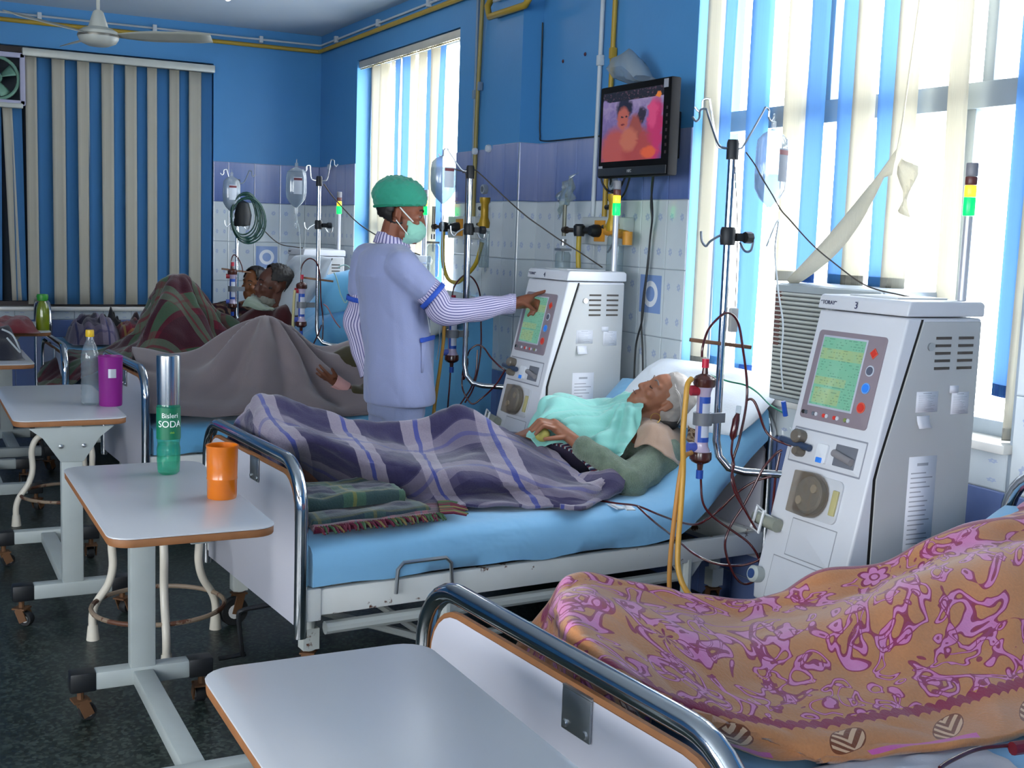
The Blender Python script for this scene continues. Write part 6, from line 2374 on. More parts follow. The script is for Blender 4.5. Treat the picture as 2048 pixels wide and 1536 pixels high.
# ---------------- pillows, raised sheets
WP = plain('white_pillowcase', '#dfe4ea', .04)
pillow('pillow', 'large white pillow under the head of the sleeping woman', 'pillow', (2.90, 3.99, .875), (.34, .84, .13), (.0, radians(-40), radians(4)), WP, 1)
pillow('pillow', 'grey white pillow right of the nurse on the raised blue bed', 'pillow', (2.66, 6.16, 1.05), (.36, .56, .13), (0, radians(-38), radians(3)), plain('grey_pillowcase', '#b9c0c0', .06), 2)
pillow('pillow', 'large pale pillow propped behind the bearded man', 'pillow', (2.30, 7.56, 1.13), (.46, .58, .14), (0, radians(-56), radians(8)), plain('pale_pillowcase', '#b3bcc4', .06), 3)
pillow('pillow', 'small dim pillow behind the child in the far corner', 'pillow', (2.42, 8.86, .90), (.36, .5, .13), (0, radians(-45), 0), plain('dim_pillowcase', '#8d9aa6', .06), 4)
rows = [[(2.36, 7.36, 1.17), (2.48, 7.38, 1.21), (2.60, 7.40, 1.235)], [(2.36, 7.24, 1.16), (2.48, 7.24, 1.205), (2.61, 7.24, 1.23)], [(2.33, 7.19, 1.08), (2.47, 7.18, 1.12), (2.60, 7.18, 1.15)], [(2.30, 7.17, .95), (2.45, 7.16, .98), (2.59, 7.17, 1.0)]]
tag(patch('blue_drape', rows, SHEET2, 24, 20, .006, (6, 6), 3, .004), 'light blue sheet folded over the raised bed head behind the far pole', 'sheet')
line('oxygen_tube', 'pale looping tubes on the blue sheet left of the nurse', 'tube', [(2.422, 7.100, 1.260), (2.467, 7.100, 1.277), (2.510, 7.100, 1.247), (2.520, 7.100, 1.200), (2.502, 7.100, 1.123), (2.477, 7.100, 1.045), (2.444, 7.100, 1.091), (2.417, 7.100, 1.184), (2.397, 7.100, 1.229)], .004, mat('pale_green_tube', '#9fc4c0', .3))


# ------------------------------------------------------------ people
def skin_mat(name, hexcol):
    t = NT(name)
    c = lin(hexcol)
    col = t.mix(t.noise(18, 5, .6), tuple(x * .82 for x in c), tuple(min(1, x * 1.15) for x in c))
    t.base(col)
    t.set(.48, spec=.35)
    t.b.inputs['Subsurface Weight'].default_value = .06
    t.bump(t.noise(90, 4), .12, .002)
    return t.m


def cap_mesh(m, a, b, ra, rb, n=12):
    a, b = V(a), V(b)
    d = b - a
    L = d.length
    d = d.normalized() if L > 1e-6 else V((0, 0, 1))
    u = d.orthogonal().normalized()
    w_ = d.cross(u)
    rings = []
    for k in range(1, 5):
        q = pi / 2 * k / 4
        rings.append((-ra * cos(q), ra * sin(q)))
    for k in range(0, 4):
        q = pi / 2 * k / 4
        rings.append((L + rb * sin(q), rb * cos(q)))
    vs = [a - d * ra]
    for h, r_ in rings:
        for j in range(n):
            t = 2 * pi * j / n
            vs.append(a + d * h + (u * cos(t) + w_ * sin(t)) * r_)
    vs.append(b + d * rb)
    fs = []
    for j in range(n):
        fs.append((0, 1 + (j + 1) % n, 1 + j))
    for i in range(len(rings) - 1):
        for j in range(n):
            p, q = 1 + i * n, 1 + (i + 1) * n
            fs.append((p + j, p + (j + 1) % n, q + (j + 1) % n, q + j))
    e = 1 + (len(rings) - 1) * n
    for j in range(n):
        fs.append((e + j, e + (j + 1) % n, len(vs) - 1))
    m.add(vs, fs)


def ell_mesh(m, c, r_, M=None, n=16):
    vs, fs = [], []
    c = V(c)
    k = n // 2
    vs.append(c + V((0, 0, -r_[2])))
    for i in range(1, k):
        q = -pi / 2 + pi * i / k
        for j in range(n):
            t = 2 * pi * j / n
            vs.append(c + V((r_[0] * cos(q) * cos(t), r_[1] * cos(q) * sin(t), r_[2] * sin(q))))
    vs.append(c + V((0, 0, r_[2])))
    for j in range(n):
        fs.append((0, 1 + (j + 1) % n, 1 + j))
    for i in range(k - 2):
        for j in range(n):
            p, q = 1 + i * n, 1 + (i + 1) * n
            fs.append((p + j, p + (j + 1) % n, q + (j + 1) % n, q + j))
    e = 1 + (k - 2) * n
    for j in range(n):
        fs.append((e + j, e + (j + 1) % n, len(vs) - 1))
    m.add(vs, fs, 0, M)


def build(prims):
    m = MB()
    for p in prims:
        if p[0] == 'c':
            cap_mesh(m, *p[1:])
        elif p[0] == 'e':
            ell_mesh(m, *p[1:])
        elif p[0] == 'l':       # loft of ellipse rings: (centre, rx, ry)
            rings = p[1]
            n = 24
            vs = [V(c) + V((rx * cos(2 * pi * j / n), ry * sin(2 * pi * j / n), 0)) for c, rx, ry in rings for j in range(n)]
            fs = [(i * n + j, i * n + (j + 1) % n, (i + 1) * n + (j + 1) % n, (i + 1) * n + j) for i in range(len(rings) - 1) for j in range(n)]
            fs += [tuple(range(n))[::-1], tuple((len(rings) - 1) * n + j for j in range(n))]
            m.add(vs, fs)
    return m


def remesh(name, prims, mt, root, voxel=.005, smooth=4, post=None, factor=.5):
    """one continuous skin grown over the given volumes"""
    m = build(prims)
    o = m.obj('tmp', mt, None, smooth=False)
    q = o.modifiers.new('r', 'REMESH')
    q.mode = 'VOXEL'
    q.voxel_size = voxel
    q = o.modifiers.new('s', 'SMOOTH')
    q.factor = factor
    q.iterations = smooth
    bpy.context.view_layer.update()
    me = bpy.data.meshes.new_from_object(o.evaluated_get(bpy.context.evaluated_depsgraph_get()))
    bpy.data.objects.remove(o)
    me.name = name
    if post:
        for v in me.vertices:
            v.co = post(v.co.copy())
    me.polygons.foreach_set('use_smooth', [True] * len(me.polygons))
    r = bpy.data.objects.new(name, me)
    COL.objects.link(r)
    r.parent = root
    r.location = -root.location
    return r


def rel(o, root):
    o.parent = root
    o.location = -root.location
    return o


def frame(c, f, u):
    f = V(f).normalized()
    u = V(u)
    u = (u - f * u.dot(f)).normalized()
    l = u.cross(f)
    M = Matrix((f, l, u)).transposed().to_4x4()
    M.translation = V(c)
    return M


def head_prims(M, s=1.0, neck=None, jaw=1.0):
    T = lambda p: M @ (V(p) * s)

    def E(c, r_):
        return ('e', c, r_, M @ Matrix.Scale(s, 4))
    P = [E((-.012, 0, .04), (.096, .074, .085)), E((.02, 0, .02), (.075, .066, .085)), E((.035, 0, -.03), (.058, .060, .085)), E((.036, 0, -.085), (.052, .050 * jaw, .036)),
         E((.072, 0, -.108), (.020, .022, .016)), ('c', T((.088, 0, .008)), T((.104, 0, -.034)), .010 * s, .0125 * s), E((.096, .011, -.037), (.010, .009, .008)), E((.096, -.011, -.037), (.010, .009, .008)),
         ('c', T((.082, .014, .026)), T((.070, .045, .026)), .011 * s, .010 * s), ('c', T((.082, -.014, .026)), T((.070, -.045, .026)), .011 * s, .010 * s),
         E((.066, .042, -.026), (.024, .018, .018)), E((.066, -.042, -.026), (.024, .018, .018)),
         E((.070, 0, -.074), (.029, .036, .040)), E((.090, 0, -.062), (.010, .022, .006)), E((.089, 0, -.074), (.010, .019, .007)),
         E((.074, .029, .002), (.013, .014, .010)), E((.074, -.029, .002), (.013, .014, .010))]
    for sg in (1, -1):
        P += [('c', T((-.004, sg * .074, .012)), T((-.002, sg * .070, -.032)), .011 * s, .007 * s), ('c', T((-.016, sg * .079, .016)), T((-.014, sg * .078, -.014)), .009 * s, .008 * s), ('c', T((-.014, sg * .079, .02)), T((.004, sg * .073, .02)), .007 * s, .006 * s)]
    if neck is not None:
        P.append(('c', T((-.02, 0, -.05)), V(neck), .056 * s, .062 * s))
    return P


def tubeg(pts, rad, n=20, wr=.006, seed=0, ws=14):
    """sleeve surface with wrinkles; returns an MB with UVs (u round, v along)"""
    P = cr(pts, 10)
    k = len(P)
    m = MB()
    G, U = [], []
    acc = 0
    u = None
    for i, p in enumerate(P):
        t = (P[min(i + 1, k - 1)] - P[max(i - 1, 0)]).normalized()
        u = (t.orthogonal() if u is None else (u - t * u.dot(t))).normalized()
        w_ = t.cross(u)
        if i:
            acc += (P[i] - P[i - 1]).length
        x = i / (k - 1) * (len(rad) - 1)
        a = min(int(x), len(rad) - 2)
        rr = rad[a] + (rad[a + 1] - rad[a]) * (x - a)
        row, ur = [], []
        for j in range(n + 1):
            q = 2 * pi * j / n
            nz = NZ.noise(V((cos(q) * 1.2, sin(q) * 1.2, acc * ws + seed))) * wr + wr * .7 * sin(acc * ws * 4.5 + 2.0 * cos(q + seed))
            row.append(p + (u * cos(q) + w_ * sin(q)) * (rr + nz))
            ur.append((j / n, acc))
        G.append(row)
        U.append(ur)
    m.grid(G, uv=U)
    return m


def striped(name, base, dark, n):
    t = NT(name)
    sx = t.n('SeparateXYZ')
    t.l(t.n('UVMap').outputs[0], sx.inputs[0])
    q = t.math('FRACT', t.math('MULTIPLY', sx.outputs[0], n))
    f = t.math('LESS_THAN', q, .36)
    t.base(t.mix(f, lin(base), lin(dark)))
    t.set(.85, spec=.15)
    return t.m


def ring(parent_root, c, nrm, rad, wd, mt, name, thick=.003, sq=1.0):
    """cloth band round a limb"""
    nrm = V(nrm).normalized()
    u = nrm.orthogonal().normalized()
    w_ = nrm.cross(u)
    m = MB()
    G = []
    for k in (-1, 1):
        G.append([V(c) + nrm * (k * wd / 2) + (u * cos(2 * pi * j / 28) + w_ * sin(2 * pi * j / 28)) * rad for j in range(29)])
    m.grid(G)
    return rel(m.obj(name, mt, None, solid=thick), parent_root)


EYEW = mat('eye_white', '#8f867c', .3)
EYED = mat('eye_dark', '#1a100c', .15)


def eyes(M, root, s=1.0, closed=False, lid=None):
    for sg in (1, -1):
        c = M @ (V((.0835, sg * .029, .003)) * s)
        m = MB()
        if closed:
            m.tube(cr([M @ (V((.0862 - .0, sg * .017, -.001)) * s), M @ (V((.0885, sg * .028, -.0045)) * s), M @ (V((.0825, sg * .041, -.001)) * s)], 5), .0018 * s, 5)
            rel(m.obj('eyelashes', mat('lash_dark', '#1c1210', .7), None), root)
        else:
            ell_mesh(m, (0, 0, 0), (.0085 * s, .0115 * s, .0052 * s), frame(c - (M.to_3x3() @ V((.001, 0, 0))), M.to_3x3() @ V((1, 0, 0)), M.to_3x3() @ V((0, 0, 1))), 12)
            e = rel(m.obj('eye', EYEW, None), root)
            m = MB()
            ell_mesh(m, (0, 0, 0), (.0035 * s, .005 * s, .0048 * s), frame(c + (M.to_3x3() @ V((.0055 * s, 0, 0))), M.to_3x3() @ V((1, 0, 0)), M.to_3x3() @ V((0, 0, 1))), 10)
            rel(m.obj('iris', EYED, None), root)
        m = MB()
        m.tube(cr([M @ (V((.092, sg * .014, .027)) * s), M @ (V((.090, sg * .028, .034)) * s), M @ (V((.078, sg * .046, .028)) * s)], 5), [.003 * s] * 11, 6)
        rel(m.obj('eyebrow', mat('brow_' + ('grey' if closed else 'dark'), '#6a605a' if closed else '#1a1310', .8), None), root)


def shell(name, M, c, r_, mt, root, keep, noise=.004, ns=9, n=44, s=1.0, solid=.003):
    """part of an ellipsoid round the head (cap, mask, hair)"""
    m = MB()
    G = []
    vs, idx = [], {}
    for i in range(n + 1):
        q = -pi / 2 + pi * i / n
        for j in range(n * 2):
            t = 2 * pi * j / (n * 2)
            p = V((r_[0] * cos(q) * cos(t), r_[1] * cos(q) * sin(t), r_[2] * sin(q)))
            nz = 1 + (NZ.noise(V((p.x * ns * 10, p.y * ns * 10, p.z * ns * 10))) * noise + abs(NZ.noise(V((p.x * ns * 22, p.y * ns * 22, p.z * ns * 6)))) * noise * .8) / max(r_)
            p = V(c) + p * nz
            idx[(i, j)] = len(vs)
            vs.append(p)
    fs = []
    W_ = n * 2
    for i in range(n):
        for j in range(W_):
            f = (idx[(i, j)], idx[(i, (j + 1) % W_)], idx[(i + 1, (j + 1) % W_)], idx[(i + 1, j)])
            if all(keep(vs[k]) for k in f):
                fs.append(f)
    used = sorted({k for f in fs for k in f})
    mp = {k: i for i, k in enumerate(used)}
    m.add([M @ (vs[k] * s) for k in used], [tuple(mp[k] for k in f) for f in fs])
    return rel(m.obj(name, mt, None, angle=80, solid=solid), root)


def strands(name, root, M, starts, mt, rad=.0014, s=1.0):
    m = MB()
    for pts in starts:
        m.tube(cr([M @ (V(p) * s) for p in pts], 4), rad, 4)
    o = rel(m.obj(name, mt, None), root)
    o['kind'] = 'stuff'
    return o


rx, dx = V((.889, -.457, 0)), V((.457, .889, 0))

# ================= the nurse
N = thing('person', 'person in pale blue tunic, green cap and mask, standing and touching the machine screen', 'person', (2.02, 5.10, 0))
SK = skin_mat('skin_warm_brown', '#84503a')
HM = frame((2.021, 5.060, 1.573), rx * 1.0 + V((0, 0, -.16)), V((.12, -.06, 1)))
sR, eR, wR = V((1.973, 4.930, 1.339)), V((2.163, 4.860, 1.162)), V((2.472, 4.800, 1.194))
sL, eL, wL = V((1.95, 5.29, 1.36)), V((1.921, 5.330, 1.049)), V((1.958, 5.270, 0.819))
pr = head_prims(HM, 1.0, neck=(1.985, 5.10, 1.42))
pr += [('c', sR, eR, .048, .042), ('c', eR, wR, .042, .029), ('c', sL, eL, .048, .042), ('c', eL, wL, .042, .03),
       ('l', [((2.02, 5.1, .80), .10, .15), ((2.01, 5.1, .95), .10, .15), ((2.0, 5.1, 1.15), .10, .16), ((1.985, 5.1, 1.30), .11, .18), ((1.98, 5.1, 1.40), .08, .16), ((1.985, 5.1, 1.44), .06, .08)]),
       ('c', (1.985, 5.1, 1.38), sR, .07, .055), ('c', (1.985, 5.1, 1.38), sL, .07, .055),
       ('c', (2.03, 5.02, .84), (2.03, 5.01, .46), .085, .06), ('c', (2.03, 5.01, .46), (2.0, 5.01, .08), .06, .04), ('c', (2.03, 5.18, .84), (2.03, 5.20, .46), .085, .06), ('c', (2.03, 5.20, .46), (2.0, 5.20, .08), .06, .04),
       ('c', (1.98, 5.01, .05), (2.14, 5.0, .035), .035, .028), ('c', (1.98, 5.20, .05), (2.14, 5.21, .035), .035, .028)]
# pointing hand
H = lambda *p: V(p)
pr += [('c', (2.477, 4.800, 1.194), (2.534, 4.785, 1.214), .027, .024), ('c', (2.492, 4.810, 1.189), (2.548, 4.800, 1.195), .024, .022),
       ('c', (2.538, 4.782, 1.223), (2.570, 4.772, 1.239), .0105, .0095), ('c', (2.570, 4.772, 1.239), (2.607, 4.765, 1.251), .0092, .0075),
       ('c', (2.547, 4.790, 1.211), (2.582, 4.782, 1.203), .0105, .0095), ('c', (2.582, 4.782, 1.203), (2.580, 4.785, 1.160), .0092, .008),
       ('c', (2.553, 4.800, 1.197), (2.579, 4.798, 1.179), .010, .009), ('c', (2.579, 4.798, 1.179), (2.566, 4.800, 1.143), .0088, .0078),
       ('c', (2.554, 4.810, 1.185), (2.566, 4.812, 1.158), .009, .008), ('c', (2.566, 4.812, 1.158), (2.546, 4.810, 1.137), .008, .007),
       ('c', (2.494, 4.775, 1.201), (2.525, 4.765, 1.183), .0125, .0105), ('c', (2.525, 4.765, 1.183), (2.550, 4.762, 1.168), .0105, .0085)]
# left hand resting on the hip
pr += [('c', wL, wL + V((.07, -.04, -.02)), .026, .022)] + [('c', wL + V((.06, -.04 + .018 * k, -.012 * k)), wL + V((.11, -.055 + .016 * k, -.02 - .018 * k)), .0095, .0085) for k in range(4)] + [('c', wL + V((.03, -.03, .01)), wL + V((.07, -.06, .02)), .011, .009)]
remesh('body', pr, SK, N, .0046, 3)
eyes(HM, N)
HAIR = mat('black_hair', '#15110f', .55)
shell('hair', HM, (-.016, 0, .03), (.104, .082, .10), HAIR, N, lambda p: p.x < .02 and p.z > -.06 - p.x * .3 and not (p.x > -.03 and abs(p.y) > .06 and p.z < .03), .004)
CAPG = plain('green_cap_fabric', '#35937a', .15)
shell('surgical_cap', HM, (-.024, 0, .072), (.122, .096, .094), CAPG, N, lambda p: p.z > .030 + (p.x) * .22, .007, 7)
ringc = MB()
pts = []
for j in range(40):
    q = 2 * pi * j / 40
    x, y = -.018 + .110 * cos(q), .088 * sin(q)
    pts.append(HM @ V((x, y, .038 + x * .22)))
ringc.tube(pts, .006, 8, closed=True)
rel(ringc.obj('cap_band', mat('cap_band_green', '#157a5e', .8), None), N)
MASK = plain('mint_mask', '#8fc9b4', .06)
shell('face_mask', HM, (.030, 0, -.062), (.092, .072, .066), MASK, N, lambda p: p.x > .040 - abs(p.z + .06) * .25 and p.z < -.012, .002, 8)
for sg in (1, -1):
    m = MB()
    m.tube(cr([HM @ V((.062, sg * .066, -.024)), HM @ V((.03, sg * .078, .0)), HM @ V((-.006, sg * .084, .028))], 6), .003, 6)
    m.tube(cr([HM @ V((.05, sg * .07, -.085)), HM @ V((.015, sg * .076, -.055)), HM @ V((-.012, sg * .086, -.03))], 6), .002, 6)
    s_ = rel(m.obj('mask_string', mat('mask_string', '#dfe8e6', .7), None), N)
    s_['kind'] = 'stuff'
TUN = plain('pale_blue_tunic_cotton', '#9098bc', .05)
TRIM = mat('royal_blue_trim', '#2a52b8', .8)
cu = V((2.061, 4.892, 1.257))


def tun_post(p):
    q = V((p.x * 5, p.y * 5, p.z * 2.2))
    n_ = NZ.noise(q) * .018 + NZ.noise(V((p.x * 14, p.y * 14, p.z * 4))) * .010 + abs(NZ.noise(V((p.x * 9, p.y * 9, p.z * 7 + p.x * 6)))) * .010
    c = V((2.0, 5.1, p.z))
    d = (p - c)
    d.z = 0
    d = d.normalized() if d.length > .01 else V((0, 0, 0))
    k = 1 if p.z < 1.3 else .4
    return p + d * n_ * k


remesh('tunic', [('l', [((2.035, 5.1, .715), .150, .205), ((2.035, 5.1, .74), .152, .208), ((2.03, 5.1, .90), .150, .205), ((2.02, 5.1, 1.02), .150, .20), ((2.005, 5.1, 1.18), .152, .205), ((1.985, 5.1, 1.30), .15, .21), ((1.975, 5.1, 1.385), .125, .185), ((1.975, 5.1, 1.425), .085, .12), ((1.985, 5.1, 1.445), .06, .075)]),
                 ('c', (1.99, 5.06, 1.365), sR, .085, .078), ('c', sR, cu, .08, .070), ('c', (1.98, 5.14, 1.36), sL, .085, .078), ('c', sL, sL.lerp(eL, .42), .08, .072)], TUN, N, .008, 5, tun_post)
ring(N, cu + (cu - sR).normalized() * .058, cu - sR, .073, .022, TRIM, 'sleeve_trim')
cl_ = sL.lerp(eL, .42)
ring(N, cl_ + (eL - sL).normalized() * .055, eL - sL, .074, .022, TRIM, 'sleeve_trim')
STR = striped('striped_shirt_cotton', '#c6c0d8', '#5d5c8c', 30)
for nm, pts, rad, sd in (('shirt_sleeve', [cu - (cu - sR) * .25, cu + (eR - cu) * .45, eR + V((0, 0, -.008)), eR.lerp(wR, .5) + V((0, 0, -.012)), wR + V((-.01, .005, 0))], [.060, .064, .066, .058, .050, .043], 1), ('shirt_sleeve', [cl_, cl_.lerp(eL, .6), eL, eL.lerp(wL, .5), wL], [.058, .066, .07, .058, .042], 5)):
    m = tubeg(pts, rad, 28, .006, sd, 9)
    rel(m.obj(nm, STR, None, angle=80, solid=.002), N)
m = tubeg([wR + V((-.028, .012, 0)), wR + V((-.012, .005, 0)), wR + V((.002, -.001, 0))], [.042, .043, .042], 28, .001, 2, 3)
rel(m.obj('cuff', STR, None, solid=.003), N)
m = MB()
G, U = [], []
for i, (rr, z) in enumerate(((.074, 1.425), (.069, 1.455), (.066, 1.478), (.072, 1.462), (.082, 1.432))):
    G.append([(1.992 + rr * cos(2 * pi * j / 30) * 1.02, 5.10 + rr * sin(2 * pi * j / 30), z + .012 * -cos(2 * pi * j / 30)) for j in range(31)])
    U.append([(j / 30, i * .02) for j in range(31)])
m.grid(G, uv=U)
rel(m.obj('collar', STR, None, angle=80, solid=.003), N)
pk = V((2.113, 4.965, 1.024))
m = MB()
m.bar((2.062, 4.900, 1.019), (2.161, 4.985, 1.026), .012, .02)
rel(m.obj('pocket_trim', TRIM, None, bevel=.002), N)
m = MB()
m.add([(2.066, 4.905, 1.008), (2.161, 4.990, 1.015), (2.160, 4.990, 0.875), (2.068, 4.905, 0.874)], [(0, 1, 2, 3)])
rel(m.obj('pocket', TUN, None, solid=.004), N)
m = MB()
m.tube(cr([(2.088, 4.940, 1.197), (2.114, 4.950, 1.106), (2.130, 4.960, 1.049)], 4), .003, 6)
rel(m.obj('pen', mat('pen_white', '#d0d4da', .4), None), N)
TRO = plain('pale_blue_trousers', '#8a93b4', .05)
remesh('trousers', [('l', [((2.03, 5.1, .66), .125, .175), ((2.03, 5.1, .78), .13, .18), ((2.025, 5.1, .95), .12, .165)]), ('c', (2.03, 5.01, .76), (2.02, 5.005, .12), .098, .075), ('c', (2.03, 5.19, .76), (2.02, 5.20, .12), .098, .075)], TRO, N, .009, 4)
for y in (5.0, 5.205):
    remesh('shoe', [('c', (1.97, y, .042), (2.14, y, .036), .042, .036), ('c', (1.96, y, .05), (1.99, y, .09), .042, .04)], mat('dark_shoe', '#1c1a1a', .5), N, .008, 2, lambda p: V((p.x, p.y, max(p.z, .003))))

# ================= the sleeping woman
W = thing('person', 'sleeping person with white hair and green cardigan under a teal cloth', 'person', (2.0, 4.1, .54))
SKW = skin_mat('skin_weathered', '#8f5f48')
cW = V((2.700, 3.940, 0.872))
HW = frame(cW, -rx * .62 + V((0, 0, .72)) - dx * .28, rx * .80 + V((0, 0, .55)) - dx * .05)
nk = cW + (HW.to_3x3() @ V((-.03, 0, -.19)))
sW, eW, wW = V((2.650, 3.840, 0.654)), V((2.444, 3.755, 0.591)), V((2.299, 3.915, 0.720))
pr = head_prims(HW, .96, neck=nk, jaw=.95)
pr += [('c', nk, sW, .06, .05), ('c', sW, eW, .046, .042), ('c', eW, wW, .042, .027),
       ('c', (2.62, 4.06, .70), (2.30, 4.10, .67), .115, .115), ('c', nk, (2.58, 4.05, .72), .07, .11), ('c', (2.30, 4.10, .665), (2.10, 4.12, .60), .112, .10),
       ('c', nk, (2.62, 4.22, .72), .06, .055), ('c', (2.62, 4.22, .72), (2.42, 4.33, .62), .048, .042), ('c', (2.42, 4.33, .62), (2.22, 4.34, .58), .042, .03),
       ('c', (2.07, 4.05, .60), (1.82, 3.88, .60), .08, .055), ('c', (1.82, 3.88, .60), (1.30, 4.17, .60), .05, .038), ('c', (2.07, 4.19, .61), (1.90, 4.24, .69), .08, .06), ('c', (1.90, 4.24, .69), (1.26, 4.24, .61), .055, .04),
       ('c', (1.27, 4.19, .60), (1.23, 4.20, .74), .036, .028), ('c', (1.20, 4.25, .60), (1.16, 4.26, .80), .036, .028)]
pr += [('c', (2.298, 3.920, 0.723), (2.243, 3.975, 0.769), .025, .023), ('c', (2.301, 3.945, 0.730), (2.253, 4.010, 0.777), .022, .022),
       ('c', (2.234, 3.962, 0.766), (2.175, 3.955, 0.783), .0108, .0098), ('c', (2.175, 3.955, 0.783), (2.145, 3.957, 0.751), .0095, .008),
       ('c', (2.237, 3.980, 0.776), (2.176, 3.978, 0.793), .011, .010), ('c', (2.176, 3.978, 0.793), (2.142, 3.980, 0.759), .0096, .008),
       ('c', (2.241, 4.000, 0.781), (2.179, 4.000, 0.795), .0108, .0098), ('c', (2.179, 4.000, 0.795), (2.143, 4.000, 0.763), .0094, .008),
       ('c', (2.249, 4.018, 0.783), (2.198, 4.020, 0.795), .0098, .0088), ('c', (2.198, 4.020, 0.795), (2.170, 4.022, 0.772), .0085, .0072),
       ('c', (2.262, 3.935, 0.738), (2.210, 3.928, 0.737), .0125, .0105), ('c', (2.210, 3.928, 0.737), (2.175, 3.935, 0.734), .0105, .0085)]
remesh('body', pr, SKW, W, .0048, 3)
eyes(HW, W, .96, closed=True)
WH = mat('white_grey_hair', '#97908a', .6, var=.3, scale=40)
remesh('hair', [('e', (-.030, 0, .052), (.094, .0845, .086), HW), ('e', (-.055, 0, .0), (.062, .076, .07), HW), ('e', (.006, 0, .075), (.058, .070, .056), HW)], WH, W, .006, 3, lambda p: p + V((NZ.noise(p * 40), NZ.noise(p * 40 + V((7, 0, 0))), NZ.noise(p * 40 + V((0, 7, 0))))) * .003)
st = []
for k in range(70):
    a = -1.2 + 2.4 * rnd.random()
    z0 = .125 - .05 * abs(a)
    st.append([(.06 * cos(a) - .0, .078 * sin(a), .105 - .03 * abs(a)), (-.0, .088 * sin(a * 1.1), .118 - .045 * abs(a)), (-.07, .088 * sin(a * 1.15), .085 - .05 * abs(a)), (-.112, .06 * sin(a), .02 - .03 * abs(a))])
strands('hair_strands', W, HW, st, mat('silver_strand', '#b5aea8', .5), .0016, .96)
DKH = mat('dark_grey_hair', '#2a2320', .6)
remesh('hair_bun', [('e', (-.085, .02, -.03), (.045, .05, .05), HW), ('e', (-.075, .03, -.09), (.035, .045, .04), HW)], DKH, W, .008, 2)
ear = HW @ V((.0, .078, -.052))
m = MB()
m.tube([ear + (rx * cos(q) + V((0, 0, sin(q)))) * .019 - dx * .012 + V((0, 0, -.014)) for q in [2 * pi * j / 24 for j in range(24)]], .0013, 6, closed=True)
rel(m.obj('hoop_earring', mat('gold_hoop', '#b89648', .3, 1.0), None), W)
m = MB()
m.tube(cr([HW @ V((.0945, .02, -.068)), HW @ V((.099, 0, -.068)), HW @ V((.0945, -.02, -.068))], 5), .0016, 5)
rel(m.obj('lips_line', mat('lip_dark', '#5a322a', .6), None), W)


def knit():
    t = NT('green_grey_knit')
    c = t.mix(t.noise(30, 4, .6), lin('#4f5f52'), lin('#8b9a86'))
    t.base(c)
    t.set(.95, spec=.08, sheen=.3)
    w_ = t.n('TexWave')
    w_.inputs['Scale'].default_value = 60
    w_.inputs['Distortion'].default_value = 6
    w_.inputs['Detail Scale'].default_value = 3
    t.l(t.coord(), w_.inputs['Vector'])
    t.bump(w_.outputs['Fac'], .6, .006)
    return t.m


KN = knit()
def kn_post(p):
    return p + V((NZ.noise(p * 16), NZ.noise(p * 16 + V((9, 0, 0))), NZ.noise(p * 16 + V((0, 9, 0))))) * .010


remesh('dress', [('c', (2.40, 4.08, .66), (2.10, 4.12, .595), .128, .112), ('c', (2.07, 4.05, .60), (1.9, 3.93, .60), .09, .068), ('c', (2.07, 4.19, .61), (1.93, 4.23, .68), .09, .07)], plain('dark_plum_dress', '#3a3448', .1), W, .011, 3)
remesh('cardigan', [('c', sW + V((.03, .03, .01)), eW + V((.02, .02, -.005)), .074, .070), ('c', eW + V((.005, .01, 0)), eW.lerp(wW, .86), .060, .043), ('c', (2.64, 4.03, .70), (2.40, 4.06, .66), .108, .108), ('c', (2.44, 4.32, .63), (2.20, 4.34, .585), .058, .055), ('c', nk + V((-.01, -.01, -.06)), sW, .055, .07), ('c', (2.62, 4.22, .71), (2.44, 4.32, .63), .065, .06)], KN, W, .007, 4, kn_post)
o = tag(patch('teal_drape', [
    [(2.292, 4.260, 0.719), (2.355, 4.280, 0.805), (2.489, 4.300, 0.810), (2.612, 4.300, 0.785), (2.666, 4.250, 0.811), (2.701, 4.180, 0.854)],
    [(2.229, 4.160, 0.734), (2.293, 4.170, 0.841), (2.408, 4.170, 0.847), (2.525, 4.150, 0.818), (2.600, 4.120, 0.848), (2.647, 4.060, 0.886)],
    [(2.183, 4.080, 0.729), (2.253, 4.060, 0.800), (2.358, 4.030, 0.801), (2.468, 4.000, 0.793), (2.548, 3.990, 0.840), (2.611, 3.955, 0.867)],
    [(2.160, 4.020, 0.709), (2.262, 4.015, 0.748), (2.353, 3.960, 0.753), (2.442, 3.915, 0.744), (2.508, 3.900, 0.783), (2.582, 3.890, 0.821)],
    [(2.179, 3.980, 0.693), (2.279, 3.955, 0.710), (2.358, 3.900, 0.696), (2.425, 3.825, 0.656), (2.496, 3.850, 0.714), (2.564, 3.870, 0.790)]], plain('teal_surgical_cloth', '#86c4ba', .05), 90, 70, .022, (3.2, 11), 5, .002), 'teal surgical cloth draped over the chest of the sleeping woman', 'drape')
add_folds(o, (2.60, 4.02, .9), 15, .020, .26)
tag(patch('beige_shawl', [
    [(2.589, 3.955, 0.795), (2.661, 3.950, 0.793), (2.755, 3.970, 0.774), (2.859, 4.000, 0.732)],
    [(2.555, 3.885, 0.756), (2.599, 3.845, 0.780), (2.673, 3.845, 0.757), (2.794, 3.890, 0.692)],
    [(2.516, 3.845, 0.704), (2.562, 3.800, 0.715), (2.617, 3.755, 0.670), (2.741, 3.800, 0.603)]], plain('beige_wool', '#a48a78', .1), 36, 26, .010, (8, 8), 6, .004), 'beige shawl round the neck and shoulder of the sleeping woman', 'shawl')
